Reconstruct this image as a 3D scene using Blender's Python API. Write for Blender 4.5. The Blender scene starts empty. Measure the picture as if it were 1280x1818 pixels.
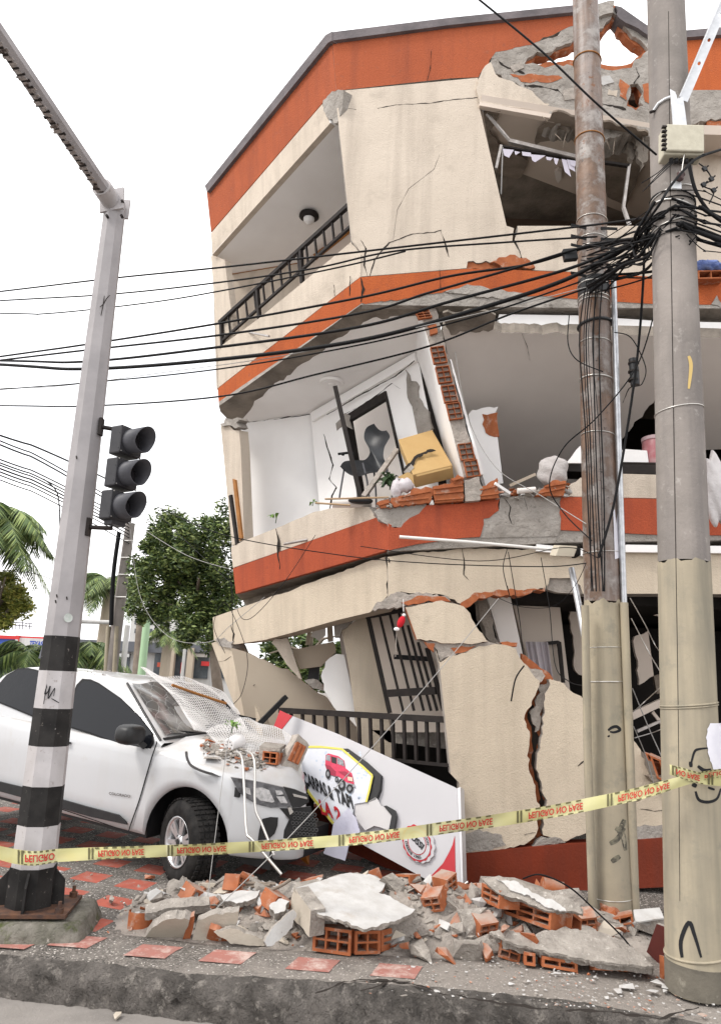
import bpy, bmesh, math, random
import numpy as np
from mathutils import Vector, Matrix
from mathutils.geometry import tessellate_polygon
SC = bpy.context.scene
COL = SC.collection
rnd = random.Random(7)
# ------------------------------------------------------------------ camera
FPX, PITCH, ROLL, HC = 1300.0, math.radians(13), math.radians(2.5), 1.75
FW = np.array([0, math.cos(PITCH), math.sin(PITCH)])
_R = np.array([1.0, 0, 0]); _U = np.cross(_R, FW)
RT = math.cos(ROLL)*_R + math.sin(ROLL)*_U
UP = math.cos(ROLL)*_U - math.sin(ROLL)*_R
CAM = np.array([0, 0, HC])
cd = bpy.data.cameras.new('camera'); cam = bpy.data.objects.new('camera', cd); COL.objects.link(cam)
cd.sensor_fit = 'VERTICAL'; cd.sensor_height = 36.0; cd.lens = 36.0*FPX/1818.0
cd.clip_start = 0.05; cd.clip_end = 2000
mw = Matrix(((RT[0], UP[0], -FW[0], 0), (RT[1], UP[1], -FW[1], 0), (RT[2], UP[2], -FW[2], HC), (0, 0, 0, 1)))
cam.matrix_world = mw
SC.camera = cam
# ------------------------------------------------------------------ light
W = bpy.data.worlds.new('World'); SC.world = W; W.use_nodes = True
nt = W.node_tree; nt.nodes.clear()
SUN_EL, SUN_AZ = math.radians(50), math.radians(243)    # azimuth clockwise from +Y: sun behind the camera, to its left
sky = nt.nodes.new('ShaderNodeTexSky'); sky.sky_type = 'NISHITA'; sky.sun_disc = False
sky.sun_elevation = SUN_EL; sky.sun_rotation = SUN_AZ; sky.dust_density = 4
tc = nt.nodes.new('ShaderNodeTexCoord')
mp = nt.nodes.new('ShaderNodeMapping'); mp.inputs['Scale'].default_value = (1.2, 1.2, 3.5)
nz = nt.nodes.new('ShaderNodeTexNoise'); nz.inputs['Scale'].default_value = 1.6; nz.inputs['Detail'].default_value = 6
cr = nt.nodes.new('ShaderNodeValToRGB')
cr.color_ramp.elements[0].position = .34; cr.color_ramp.elements[0].color = (8.0, 8.2, 8.6, 1)
cr.color_ramp.elements[1].position = .56; cr.color_ramp.elements[1].color = (11.5, 11.4, 11.3, 1)
mx = nt.nodes.new('ShaderNodeMix'); mx.data_type = 'RGBA'; mx.inputs[0].default_value = .93
bg = nt.nodes.new('ShaderNodeBackground'); bg.inputs['Strength'].default_value = .12
wo = nt.nodes.new('ShaderNodeOutputWorld')
L = nt.links.new
L(tc.outputs['Generated'], mp.inputs[0]); L(mp.outputs[0], nz.inputs['Vector']); L(nz.outputs[0], cr.inputs[0])
L(sky.outputs[0], mx.inputs[6]); L(cr.outputs[0], mx.inputs[7]); L(mx.outputs[2], bg.inputs[0]); L(bg.outputs[0], wo.inputs[0])
sd = bpy.data.lights.new('sun', 'SUN'); sd.energy = 1.5; sd.angle = math.radians(14); sd.color = (1, .96, .9)
sun = bpy.data.objects.new('sun', sd); COL.objects.link(sun)
sdir = Vector((math.sin(SUN_AZ)*math.cos(SUN_EL), math.cos(SUN_AZ)*math.cos(SUN_EL), math.sin(SUN_EL)))
sun.rotation_euler = sdir.to_track_quat('Z', 'Y').to_euler(); sun.location = (-5, -10, 15)
SC.view_settings.view_transform = 'Standard'; SC.view_settings.look = 'None'
SC.view_settings.exposure = 0.70; SC.view_settings.gamma = 1
SC.cycles.max_bounces = 8; SC.cycles.diffuse_bounces = 5
# ------------------------------------------------------------------ maths
def N(v):
    v = np.array(v, float); return v/np.linalg.norm(v)
def ray(u, v): return FW + RT*(u-640)/FPX + UP*(909-v)/FPX
def aY(u, v, Y): d = ray(u, v); return CAM + d*(Y/d[1])
def aZ(u, v, Z): d = ray(u, v); return CAM + d*((Z-HC)/d[2])
def aX(u, v, X): d = ray(u, v); return CAM + d*(X/d[0])
def prj(P):
    d = np.array(P)-CAM; w = d@FW; return (640+FPX*(d@RT)/w, 909-FPX*(d@UP)/w)
class Pl:
    def __init__(s, p, n):
        s.p = np.array(p, float); s.n = N(n)
        if s.n@(CAM-s.p) < 0: s.n = -s.n
    def at(s, u, v, off=0):
        d = ray(u, v); p = s.p+s.n*off
        return CAM + d*(((p-CAM)@s.n)/(d@s.n))
    def sh(s, off): return Pl(s.p+s.n*off, s.n)
def pl3(a, b, c): return Pl(a, np.cross(np.array(b)-a, np.array(c)-a))
def plv(a, b): return Pl(a, np.cross(np.array(b)-a, [0, 0, 1.0]))
def plY(Y): return Pl((0, Y, 0), (0, -1, 0))
def plZ(Z): return Pl((0, 0, Z), (0, 0, 1))
# ------------------------------------------------------------------ objects
def link(name, me, parent=None):
    o = bpy.data.objects.new(name, me); COL.objects.link(o)
    if parent: o.parent = parent
    return o
def tag(o, label=None, cat=None, group=None, kind=None):
    if label: o['label'] = label
    if cat: o['category'] = cat
    if group: o['group'] = group
    if kind: o['kind'] = kind
    return o
def thing(name, label, cat, loc=(0, 0, 0), group=None):
    o = bpy.data.objects.new(name, None); COL.objects.link(o); o.location = loc
    o.empty_display_size = .2
    return tag(o, label, cat, group)
class MB:
    """collects faces in world coordinates, several materials"""
    def __init__(s): s.v = []; s.f = []; s.m = []; s.mats = []; s.sm = []
    def mi(s, m):
        if m not in s.mats: s.mats.append(m)
        return s.mats.index(m)
    def add(s, vs, fs, m, smooth=False):
        b = len(s.v); s.v += [tuple(map(float, x)) for x in vs]; k = s.mi(m)
        for f in fs: s.f.append(tuple(b+i for i in f)); s.m.append(k); s.sm.append(smooth)
        return s
    def box(s, c, ex, ey, ez, m):
        """c centre, ex ey ez half vectors"""
        c, ex, ey, ez = map(lambda q: np.array(q, float), (c, ex, ey, ez))
        vs = [c+a*ex+b*ey+d*ez for d in (-1, 1) for b in (-1, 1) for a in (-1, 1)]
        return s.add(vs, [(0, 2, 3, 1), (4, 5, 7, 6), (0, 1, 5, 4), (2, 6, 7, 3), (0, 4, 6, 2), (1, 3, 7, 5)], m)
    def bar(s, a, b, w, d, m, side=None):
        """rectangular bar from a to b, width w (along side) and depth d"""
        a = np.array(a, float); b = np.array(b, float); ax = b-a
        sd_ = np.array(side if side is not None else (1, 0, 0), float)
        t = N(ax); sd_ = N(sd_-t*(sd_@t)); o = np.cross(t, sd_)
        return s.box((a+b)/2, ax/2, sd_*w/2, o*d/2, m)
    def tube(s, pts, r, m, n=8, cap=True, closed=False):
        pts = [np.array(p, float) for p in pts]; K = len(pts)
        rr = r if hasattr(r, '__len__') else [r]*K
        vs = []; ref = None
        for i, p in enumerate(pts):
            if closed: t = pts[(i+1) % K]-pts[i-1]
            else: t = pts[min(i+1, K-1)]-pts[max(i-1, 0)]
            t = N(t)
            if ref is None:
                ref = np.cross(t, [0, 0, 1.0])
                if np.linalg.norm(ref) < .1: ref = np.cross(t, [1.0, 0, 0])
            ref = N(ref-t*(ref@t)); o = np.cross(t, ref)
            for k in range(n):
                a = 2*math.pi*k/n
                vs.append(p+rr[i]*(math.cos(a)*ref+math.sin(a)*o))
        fs = []
        for i in range(K if closed else K-1):
            for k in range(n):
                j = (i+1) % K
                fs.append((i*n+k, i*n+(k+1) % n, j*n+(k+1) % n, j*n+k))
        s.add(vs, fs, m, n > 4)
        if cap and not closed:
            s.add(vs[:n], [tuple(range(n))[::-1]], m); s.add(vs[-n:], [tuple(range(n))], m)
        return s
    def build(s, name, parent=None, bevel=0):
        me = bpy.data.meshes.new(name)
        P = Vector((0, 0, 0))
        if parent is not None: P = world_loc(parent)
        me.from_pydata([(x-P.x, y-P.y, z-P.z) for x, y, z in s.v], [], s.f)
        for m in s.mats: me.materials.append(m)
        for p, k, q in zip(me.polygons, s.m, s.sm): p.material_index = k; p.use_smooth = q
        me.update()
        bm = bmesh.new(); bm.from_mesh(me); bmesh.ops.recalc_face_normals(bm, faces=bm.faces); bm.to_mesh(me); bm.free()
        o = link(name, me, parent)
        if bevel:
            b = o.modifiers.new('bevel', 'BEVEL'); b.width = bevel; b.segments = 2; b.limit_method = 'ANGLE'
        return o
def world_loc(o):
    v = Vector(o.location)
    while o.parent: o = o.parent; v += Vector(o.location)
    return v
def jagged(pts, amp=3.0, step=9.0, seed=1):
    """(u,v) plain corners; (u,v,1) starts a broken edge"""
    r = random.Random(seed); out = []; n = len(pts)
    for i in range(n):
        a = pts[i]; b = pts[(i+1) % n]; out.append((a[0], a[1]))
        if len(a) > 2 and a[2]:
            dx, dy = b[0]-a[0], b[1]-a[1]; Ld = math.hypot(dx, dy); k = int(Ld/step)
            am = amp*a[2]; w = 0
            for j in range(1, k):
                w = .5*w + r.uniform(-1, 1)*am; t = (j+r.uniform(-.25, .25))/k
                out.append((a[0]+dx*t-dy/Ld*w, a[1]+dy*t+dx/Ld*w))
    return out
_sc = [0]
def slab(name, pts, pl, th, m, parent=None, off=0, holes=(), side=None, amp=3, step=8, back=None, mb=None, build=True):
    """a plate whose face lies in plane pl (outline through picture rays), th metres thick going away from the face"""
    _sc[0] += 1
    loops = [jagged(pts, amp, step, _sc[0])]+[jagged(h, amp, step, _sc[0]+50) for h in holes]
    side = side or m
    mb = mb or MB()
    b = -pl.n*th if back is None else np.array(back, float)
    P3 = [[pl.at(u, v, off) for u, v in lp] for lp in loops]
    tri = tessellate_polygon([[Vector((u, v, 0)) for u, v in lp] for lp in loops])
    flat = [p for lp in P3 for p in lp]
    mb.add(flat, tri, m)
    if th or back is not None:
        mb.add([p+b for p in flat], [t[::-1] for t in tri], side)
        for lp in P3:
            k = len(lp)
            mb.add(lp+[p+b for p in lp], [(i, (i+1) % k, k+(i+1) % k, k+i) for i in range(k)], side)
    if not build: return mb
    return mb.build(name, parent)
def poly(pts, pl, m, mb, off=0, th=.004, holes=(), amp=3, step=8):
    return slab('', pts, pl, th, m, off=off, holes=holes, amp=amp, step=step, mb=mb, build=False)
def smooth_path(pts, k=6):
    pts = [np.array(p, float) for p in pts]; out = []
    for i in range(len(pts)-1):
        p0 = pts[max(i-1, 0)]; p1 = pts[i]; p2 = pts[i+1]; p3 = pts[min(i+2, len(pts)-1)]
        for j in range(k):
            t = j/k
            out.append(.5*((2*p1)+(-p0+p2)*t+(2*p0-5*p1+4*p2-p3)*t*t+(-p0+3*p1-3*p2+p3)*t**3))
    out.append(pts[-1]); return out
def txt_mesh(s, bold=.0):
    cu = bpy.data.curves.new('t', 'FONT'); cu.body = s; cu.size = 1; cu.offset = bold; cu.resolution_u = 3
    o = bpy.data.objects.new('t', cu); COL.objects.link(o)
    dg = bpy.context.evaluated_depsgraph_get(); me = bpy.data.meshes.new_from_object(o.evaluated_get(dg))
    vs = [tuple(v.co) for v in me.vertices]; fs = [tuple(p.vertices) for p in me.polygons]
    bpy.data.objects.remove(o); bpy.data.curves.remove(cu); bpy.data.meshes.remove(me)
    xs = [v[0] for v in vs]; ys = [v[1] for v in vs]
    x0, x1 = min(xs), max(xs); h = .69
    return [((x-x0)/(x1-x0), y/h) for x, y, z in vs], fs
def text(mb, s, m, fn, bold=.0):
    """fn(s in 0..1 along the words, t in 0..1 cap height) -> 3-D"""
    vs, fs = txt_mesh(s, bold); mb.add([fn(a, b) for a, b in vs], fs, m)
# ------------------------------------------------------------------ materials
def mat(name, c1, c2=None, sc=3.0, rough=.85, metal=0, bump=None, spots=None, streak=None, detail=6, spec=.4, coat=0, trans=0, alpha=1, edge=(.35, .65), fine=None, custom=None, dusty=None):
    m = bpy.data.materials.new(name); m.use_nodes = True; t = m.node_tree; n = t.nodes; l = t.links.new
    b = n['Principled BSDF']
    tc = n.new('ShaderNodeTexCoord'); geo = n.new('ShaderNodeNewGeometry')
    co = geo.outputs['Position']
    def noise(scale, det=6, vec=None, rg=.55):
        q = n.new('ShaderNodeTexNoise'); q.inputs['Scale'].default_value = scale; q.inputs['Detail'].default_value = det
        q.inputs['Roughness'].default_value = rg; l(vec or co, q.inputs['Vector']); return q.outputs[0]
    def ramp(src, a, bb):
        q = n.new('ShaderNodeMapRange'); q.inputs[1].default_value = a; q.inputs[2].default_value = bb; l(src, q.inputs[0]); return q.outputs[0]
    def mixc(f, A, B):
        q = n.new('ShaderNodeMix'); q.data_type = 'RGBA'
        if isinstance(f, float): q.inputs[0].default_value = f
        else: l(f, q.inputs[0])
        for k, X in ((6, A), (7, B)):
            if isinstance(X, tuple): q.inputs[k].default_value = (*X, 1)
            else: l(X, q.inputs[k])
        return q.outputs[2]
    cur = c1
    if c2: cur = mixc(ramp(noise(sc, detail), *edge), c1, c2)
    if streak:   # vertical run-off stains: colour, amount
        mpn = n.new('ShaderNodeMapping'); mpn.inputs['Scale'].default_value = (7, 7, .55); l(co, mpn.inputs[0])
        f = ramp(noise(1.0, 7, mpn.outputs[0]), .46, .72)
        q = n.new('ShaderNodeMath'); q.operation = 'MULTIPLY'; l(f, q.inputs[0]); q.inputs[1].default_value = streak[1]
        cur = mixc(q.outputs[0], cur if not isinstance(cur, tuple) else cur, streak[0])
    if spots:    # colour, scale, lo, hi
        for sp in ([spots] if not isinstance(spots, list) else spots):
            cur = mixc(ramp(noise(sp[1], 4, rg=.7), sp[2], sp[3]), cur, sp[0])
    if fine:     # value grain: scale, colour, amount
        q = n.new('ShaderNodeMath'); q.operation = 'MULTIPLY'; l(ramp(noise(fine[0], 3), .42, .62), q.inputs[0]); q.inputs[1].default_value = fine[2]
        cur = mixc(q.outputs[0], cur, fine[1])
    if dusty:    # dust settled on upward faces: colour, amount
        sx = n.new('ShaderNodeSeparateXYZ'); l(geo.outputs['Normal'], sx.inputs[0])
        q1 = n.new('ShaderNodeMath'); q1.operation = 'MULTIPLY'; l(ramp(sx.outputs[2], .25, .95), q1.inputs[0]); l(ramp(noise(7, 5), .30, .62), q1.inputs[1])
        q2 = n.new('ShaderNodeMath'); q2.operation = 'MULTIPLY'; l(q1.outputs[0], q2.inputs[0]); q2.inputs[1].default_value = dusty[1]
        cur = mixc(q2.outputs[0], cur, dusty[0])
    if custom: cur = custom(n, l, co, cur, noise, ramp, mixc)
    if isinstance(cur, tuple): b.inputs['Base Color'].default_value = (*cur, 1)
    else: l(cur, b.inputs['Base Color'])
    b.inputs['Roughness'].default_value = rough; b.inputs['Metallic'].default_value = metal
    b.inputs['Specular IOR Level'].default_value = spec if rough < .6 else .15
    b.inputs['Coat Weight'].default_value = coat
    b.inputs['Transmission Weight'].default_value = trans; b.inputs['Alpha'].default_value = alpha
    if bump:
        hs = None
        for (s_, st, dist) in ([bump] if not isinstance(bump, list) else bump):
            q = n.new('ShaderNodeBump'); q.inputs['Strength'].default_value = st; q.inputs['Distance'].default_value = dist
            l(noise(s_, 5, rg=.6), q.inputs['Height'])
            if hs: l(hs, q.inputs['Normal'])
            hs = q.outputs[0]
        l(hs, b.inputs['Normal'])
    return m
STB = [(70, .6, .011), (4, .3, .035)]
M = {}
M['cream'] = mat('cream stucco', (.61, .53, .445), (.55, .475, .395), 1.1, .92, bump=STB, streak=((.28, .235, .195), .40), spots=[((.36, .31, .26), 2.2, .58, .9), ((.22, .185, .155), 34, .66, .74)], fine=(140, (.4, .34, .28), .28))
M['cream2'] = mat('cream stucco ground floor', (.61, .52, .41), (.55, .465, .365), 1.0, .92, bump=STB, streak=((.32, .265, .205), .35), spots=[((.38, .32, .255), 2.4, .6, .9), ((.26, .21, .16), 30, .69, .76)], fine=(140, (.4, .34, .27), .28))
M['tan'] = mat('tan wall', (.43, .365, .29), (.39, .325, .255), 1.5, .9, bump=(20, .2, .01))
M['orange'] = mat('orange stucco', (.40, .105, .046), (.35, .09, .04), 1.6, .9, bump=[(55, .7, .012)], streak=((.24, .07, .04), .6), spots=[((.26, .09, .055), 9, .58, .8), ((.5, .25, .16), 26, .68, .76)], fine=(130, (.24, .06, .03), .5))
M['orange2'] = mat('bright orange stucco', (.46, .115, .036), (.41, .098, .032), 1.6, .9, bump=[(55, .7, .012)], streak=((.28, .07, .03), .6), spots=[((.30, .09, .05), 9, .6, .8), ((.5, .3, .2), 30, .70, .78)], fine=(130, (.28, .07, .03), .5))
M['red'] = mat('brick red paint', (.42, .092, .042), (.37, .078, .037), 1.8, .88, bump=[(50, .5, .01)], streak=((.22, .055, .035), .6), spots=[((.5, .3, .22), 25, .70, .78), ((.24, .06, .04), 8, .6, .8)], fine=(130, (.22, .05, .03), .5))
M['base'] = mat('oxide red base paint', (.19, .033, .015), (.15, .028, .013), 2.5, .6, bump=[(40, .5, .01)], streak=((.12, .03, .02), .5), spots=((.35, .2, .15), 22, .72, .8))
M['cap'] = mat('grey roof cap', (.17, .15, .155), (.11, .1, .105), 4, .8, bump=(20, .4, .02))
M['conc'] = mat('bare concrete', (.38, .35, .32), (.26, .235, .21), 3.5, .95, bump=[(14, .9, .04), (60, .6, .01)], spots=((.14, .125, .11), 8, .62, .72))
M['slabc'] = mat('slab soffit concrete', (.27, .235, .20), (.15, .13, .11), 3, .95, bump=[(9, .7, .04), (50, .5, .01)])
M['rub'] = mat('rubble concrete', (.37, .335, .30), (.25, .225, .20), 9, .96, bump=[(20, 1, .03), (90, .7, .008)], spots=((.52, .48, .44), 25, .6, .7))
M['dust'] = mat('grey dust', (.36, .32, .285), (.26, .23, .205), 5, .97, bump=[(18, 1, .02), (80, .8, .01)])
M['brick'] = mat('hollow clay brick', (.40, .135, .058), (.30, .095, .042), 12, .85, bump=[(30, .4, .01), (120, .3, .004)], spots=[((.42, .31, .25), 9, .56, .72), ((.20, .07, .035), 40, .66, .76)], dusty=((.36, .30, .26), .9))
M['mortar'] = mat('mortar', (.42, .37, .33), (.30, .27, .24), 12, .95, bump=[(25, 1, .02)])
M['white'] = mat('white plaster', (.88, .865, .855), (.83, .81, .80), 1.6, .8, bump=(8, .08, .01))
M['whitebroken'] = mat('broken white plaster', (.50, .49, .48), (.42, .405, .39), 9, .85, bump=[(12, .6, .012), (70, .4, .005)], spots=[((.12, .1, .09), 55, .70, .73), ((.4, .37, .34), 5, .56, .7)])
M['greyroom'] = mat('grey room paint', (.74, .69, .65), (.69, .64, .605), 1.2, .85, bump=(6, .12, .02))
M['brownroom'] = mat('dusty brown room paint', (.64, .55, .48), (.58, .50, .43), 1.2, .9, bump=(6, .12, .02))
M['planked'] = mat('board marked concrete', (.27, .225, .185), (.19, .155, .125), 4, .95, bump=[(12, .8, .03)])
M['dark'] = mat('dark interior', (.022, .019, .018), (.012, .011, .01), 2, .95)  # near-black colour carries the darkness of openings and unlit rooms
M['crack'] = mat('crack shadow gap', (.03, .025, .022), rough=1)
M['iron'] = mat('dark painted iron', (.030, .024, .022), (.020, .017, .016), 12, .6, spec=.3, spots=((.14, .07, .04), 20, .68, .8))
M['blackm'] = mat('black metal', (.009, .009, .01), (.015, .015, .015), 15, .6)
M['wood'] = mat('varnished timber', (.36, .16, .05), (.25, .11, .035), 9, .6)
M['alu'] = mat('old aluminium', (.45, .42, .40), (.30, .27, .25), 12, .45, metal=.6)
M['blackplastic'] = mat('black plastic', (.012, .013, .015), (.018, .018, .02), 9, .5, bump=(60, .1, .003))
M['cable'] = mat('black cable', (.007, .007, .008), rough=.6)
M['cablegrey'] = mat('grey cable', (.33, .32, .31), rough=.6)
M['steel'] = mat('galvanised steel', (.55, .56, .58), (.42, .43, .45), 18, .4, metal=.7)
M['tarnish'] = mat('steel strap', (.62, .60, .57), rough=.35, metal=.8)
def setm(o, m): o.data.materials.clear(); o.data.materials.append(m)
# ------------------------------------------------------------------ ground
def rowpts(f): return [f(i) for i in range(len(f))]
def build_ground():
    asp = mat('asphalt', (.25, .23, .212), (.185, .17, .157), 3, .9, bump=[(60, .6, .01), (8, .3, .02)], spots=((.27, .25, .23), 60, .6, .7))
    mb = MB(); S = 400
    g = [(-S, -30, -.19), (S, -30, -.19), (S, S, -.19), (-S, S, -.19)]
    mb.add(g, [(0, 1, 2, 3)], asp)
    tag(mb.build('street'), kind='structure')
    # the pavement: exposed aggregate with red tiles
    def aggregate(n, l, co, cur, noise, ramp, mixc):
        v = n.new('ShaderNodeTexVoronoi'); v.inputs['Scale'].default_value = 95; l(co, v.inputs['Vector'])
        sep = n.new('ShaderNodeSeparateColor'); l(v.outputs['Color'], sep.inputs[0])
        c = mixc(ramp(sep.outputs[0], .2, .95), (.042, .039, .036), (.19, .172, .155))
        c = mixc(ramp(noise(1.7, 4), .5, .74), c, (.20, .182, .165))
        c = mixc(ramp(sep.outputs[1], .93, .96), c, (.55, .51, .47))
        sp = n.new('ShaderNodeSeparateXYZ'); l(co, sp.inputs[0])
        a1 = ramp(sp.outputs[0], -1.6, 1.2); a2 = ramp(sp.outputs[1], 6.6, 5.1)
        m1 = n.new('ShaderNodeMath'); m1.operation = 'MULTIPLY'; l(a1, m1.inputs[0]); l(a2, m1.inputs[1])
        m2 = n.new('ShaderNodeMath'); m2.operation = 'MULTIPLY_ADD'; l(noise(5, 6), m2.inputs[0]); m2.inputs[1].default_value = 1.5; m2.inputs[2].default_value = -.55
        m3 = n.new('ShaderNodeMath'); m3.operation = 'ADD'; m3.use_clamp = True; l(m1.outputs[0], m3.inputs[0]); l(m2.outputs[0], m3.inputs[1])
        m4 = n.new('ShaderNodeMath'); m4.operation = 'MULTIPLY'; l(m3.outputs[0], m4.inputs[0]); m4.inputs[1].default_value = .72
        return mixc(m4.outputs[0], c, (.30, .268, .24))
    agg = mat('exposed aggregate paving', (.15, .14, .13), rough=.9, bump=[(95, 1, .01), (5, .4, .03)], custom=aggregate)
    tile = mat('red paving tile', (.38, .10, .07), (.29, .085, .062), 8, .8, bump=(50, .4, .006), spots=[((.30, .22, .19), 11, .52, .74), ((.6, .55, .5), 45, .7, .74)])
    tiled = mat('worn dusty red tile', (.33, .14, .115), (.29, .145, .122), 8, .85, bump=(50, .5, .006), spots=[((.47, .36, .32), 9, .48, .68), ((.6, .55, .5), 45, .68, .74)])
    kerbm = mat('rough dirty kerb concrete', (.17, .153, .14), (.075, .068, .062), 5, .97, bump=[(9, 1, .08), (30, 1, .05), (110, 1, .012)], spots=[((.27, .245, .22), 14, .54, .68), ((.04, .05, .02), 7, .70, .8)])
    mb = MB()
    r = random.Random(3)
    # front edge of the pavement, in plan
    edge = [(-9, 5.6), (-5, 5.32), (-2.8, 5.07), (-2.07, 4.99), (-1.36, 4.89), (-.66, 4.77), (0, 4.73), (.64, 4.72), (1.27, 4.64), (1.8, 4.5), (2.5, 4.25), (4, 3.5), (8, 1.5)]
    E_ = []
    for i in range(len(edge)-1):
        a, b = np.array(edge[i]), np.array(edge[i+1]); k = max(2, int(np.linalg.norm(b-a)/.045))
        if i == 0 or i == len(edge)-2: k = 12
        for j in range(k): E_.append(a+(b-a)*j/k)
    E_.append(np.array(edge[-1]))
    sg = random.Random(11); wob = 0; rows = []
    for p in E_:
        wob = .7*wob+sg.uniform(-1, 1)*.009
        x, y = p
        y += wob
        jt = min(abs(x-q_) for q_ in (-1.38, -.02, 1.42)); jn = .05*math.exp(-(jt/.018)**2); y += jn
        lift = .028*math.exp(-((x+.2)/2.2)**2)
        left = max(0, min(1, (-.55-x)/.3))
        prof = [(x, y+.62, .002), (x, y+.52, lift*.7+sg.uniform(0, .001)), (x, y+.3, lift+sg.uniform(-.001, .001)), (x, y+.08, lift-.002+sg.uniform(-.004, .004)-.01*left),
                (x, y+.02+sg.uniform(-.022, .018), lift-.016+sg.uniform(-.014, .008)-.02*left), (x+sg.uniform(-.01, .01), y-.012+sg.uniform(-.022, .012), -.06+sg.uniform(-.018, .018)),
                (x, y-.02+sg.uniform(-.03, .02), -.11+sg.uniform(-.015, .015)), (x, y-.035+sg.uniform(-.02, .015), -.155), (x, y-.045, -.23)]
        rows.append(prof)
    n = len(rows[0]); vs = [q for rr in rows for q in rr]
    top = []; face = []
    for i in range(len(rows)-1):
        for k in range(n-1):
            f = (i*n+k, i*n+k+1, (i+1)*n+k+1, (i+1)*n+k)
            (top if k < 3 else face).append(f)
    mb.add(vs, top, agg, True); mb.add(vs, face, kerbm, True)
    # main pavement sheet behind the strip
    back = [(rr[0][0], rr[0][1], .002) for rr in rows]
    k = len(back)
    mb.add(back+[(x*3.5 if abs(x) > 7 else x*2, 30, .002) for x, y, z in back], [(i, i+1, k+i+1, k+i) for i in range(k-1)], agg)
    # tiles
    def tileq(c, ex, ey, m, z, tilt=0):
        c = np.array(c); ex = np.array(ex); ey = np.array(ey); pts = []
        cs = [(-1, -1), (1, -1), (1, 1), (-1, 1)]
        for i in range(4):
            a, b = cs[i], cs[(i+1) % 4]
            for j in range(6):
                t = j/6; q = [a[0]+(b[0]-a[0])*t, a[1]+(b[1]-a[1])*t]
                s = 1-abs(r.gauss(0, .018))
                p = c+ex*q[0]*s+ey*q[1]*s
                zz = z-.003
                pts.append((p[0], p[1], zz))
        mb.add(pts, [tuple(range(len(pts)))], m)
    for x, y in [(-2.62, 5.34), (-2.094, 5.25), (-1.72, 5.30), (-1.19, 5.17), (-.71, 5.12), (-.17, 5.05), (.345, 5.01)]:
        lift = .028*math.exp(-((x+.2)/2.2)**2)
        tileq((x, y), (.135, -.012), (.035, .105), tiled, lift+.006)
    for i in range(0, 12):
        for j in range(-6, 7):
            x = -1.794+i*.02-j*.43; y = 5.714+i*.51+j*.17
            if y < 5.68 or x > .6: continue
            tileq((x, y), (.135, -.05), (.03, .13), tile, .006)
    tag(mb.build('pavement'), kind='structure')
    # a crack line in the near strip and a broken lip
    mb = MB()
    for path, w in [([(640, 1758), (700, 1738), (740, 1748), (780, 1762), (860, 1775), (960, 1790), (1090, 1796), (1170, 1808), (1200, 1797), (1240, 1787)], 2.2), ([(560, 1762), (610, 1742), (640, 1738), (728, 1742)], 1.6)]:
        q = jagged([(a, b, 1) for a, b in path]+[(a, b+w*1.2, 1) for a, b in path[::-1]], 2.2, 10, 5)
        P3 = [plZ(.034 if path[0][0] > 500 else .03).at(u, v) for u, v in q]
        tri = tessellate_polygon([[Vector((u, v, 0)) for u, v in q]])
        mb.add(P3, tri, M['crack'])
    tag(mb.build('pavement_crack'), kind='structure')
build_ground()
# ------------------------------------------------------------------ the collapsed building
YF = 7.2
F = plY(YF)
cT = aY(590, 62, YF); c3 = aY(640, 490, YF); rL = aZ(367, 335, 8.7)
LF = pl3(cT, rL, c3)                      # the left facade, turned away and leaning
B = thing('apartment_building', 'collapsed three storey cream apartment building with orange bands, leaning left over the pavement', 'building', (1.0, YF, 0))
def S(name, pts, pl, th, m, **k): return slab(name, pts, pl, th, M[m] if isinstance(m, str) else m, B, **k)
def sd_(m): return M[m]
# --- parapet
S('parapet', [(367, 338), (589, 70), (597, 160), (572, 183), (375, 412)], LF, .16, 'orange')
S('parapet', [(590, 70), (800, 45), (1019, 21, .6), (1021, 45, 1), (957, 73, 1), (880, 92, 1), (867, 116, 1), (849, 137), (800, 139), (597, 161)], F, .16, 'orange', side=M['conc'], off=.002)
cp = MB()
poly([(364, 330), (578, 62), (589, 56), (589, 72), (582, 76), (368, 341)], LF, M['cap'], cp, off=.05, th=.26)
poly([(588, 57), (800, 31), (1018, 9), (1055, 5), (1056, 16), (1020, 21), (800, 44), (588, 72)], F, M['cap'], cp, off=.05, th=.26)
cp.build('roof_cap', B)
S('roof_cap', [(1203, 55), (1300, 46), (1300, 60), (1203, 67)], F, .26, 'cap', off=.05)
S('parapet', [(1203, 67), (1650, 59), (1650, 160), (1205, 161), (1190, 160), (1190, 67)], F, .16, 'orange2')
# broken top corner: plaster skin over brick with the hole to the sky
hole1 = [(930, 114, 1), (946, 98, 1), (987, 84, 1), (1019, 68, 1), (1055, 52, 1), (1070, 50, 1), (1084, 34, 1), (1087, 22, 1), (1095, 36, 1), (1137, 72, 1), (1151, 88, 1), (1126, 106, 1), (1122, 120, 1), (1077, 124, 1), (1025, 114, 1)]
hole2 = [(1117, 150, 1), (1131, 148, 1), (1142, 188, 1), (1128, 196, 1), (1112, 188, 1)]
outl = [(880, 92, 1), (957, 73, 1), (1019, 45, 1), (1050, 16), (1090, 2, .6), (1088, 14, .6), (1100, 14), (1156, 52), (1160, 90), (1196, 100), (1203, 165), (1203, 232, 1), (1155, 240, 1), (1130, 232, 1), (1060, 214, 1), (1010, 208, 1), (976, 199, 1), (974, 184, 1), (950, 169, 1), (924, 154, 1), (901, 142, 1), (879, 131, 1), (870, 112, 1)]
S('broken_wall', outl, F, .05, 'conc', holes=[hole1, hole2], amp=4, side=M['mortar'])
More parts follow.
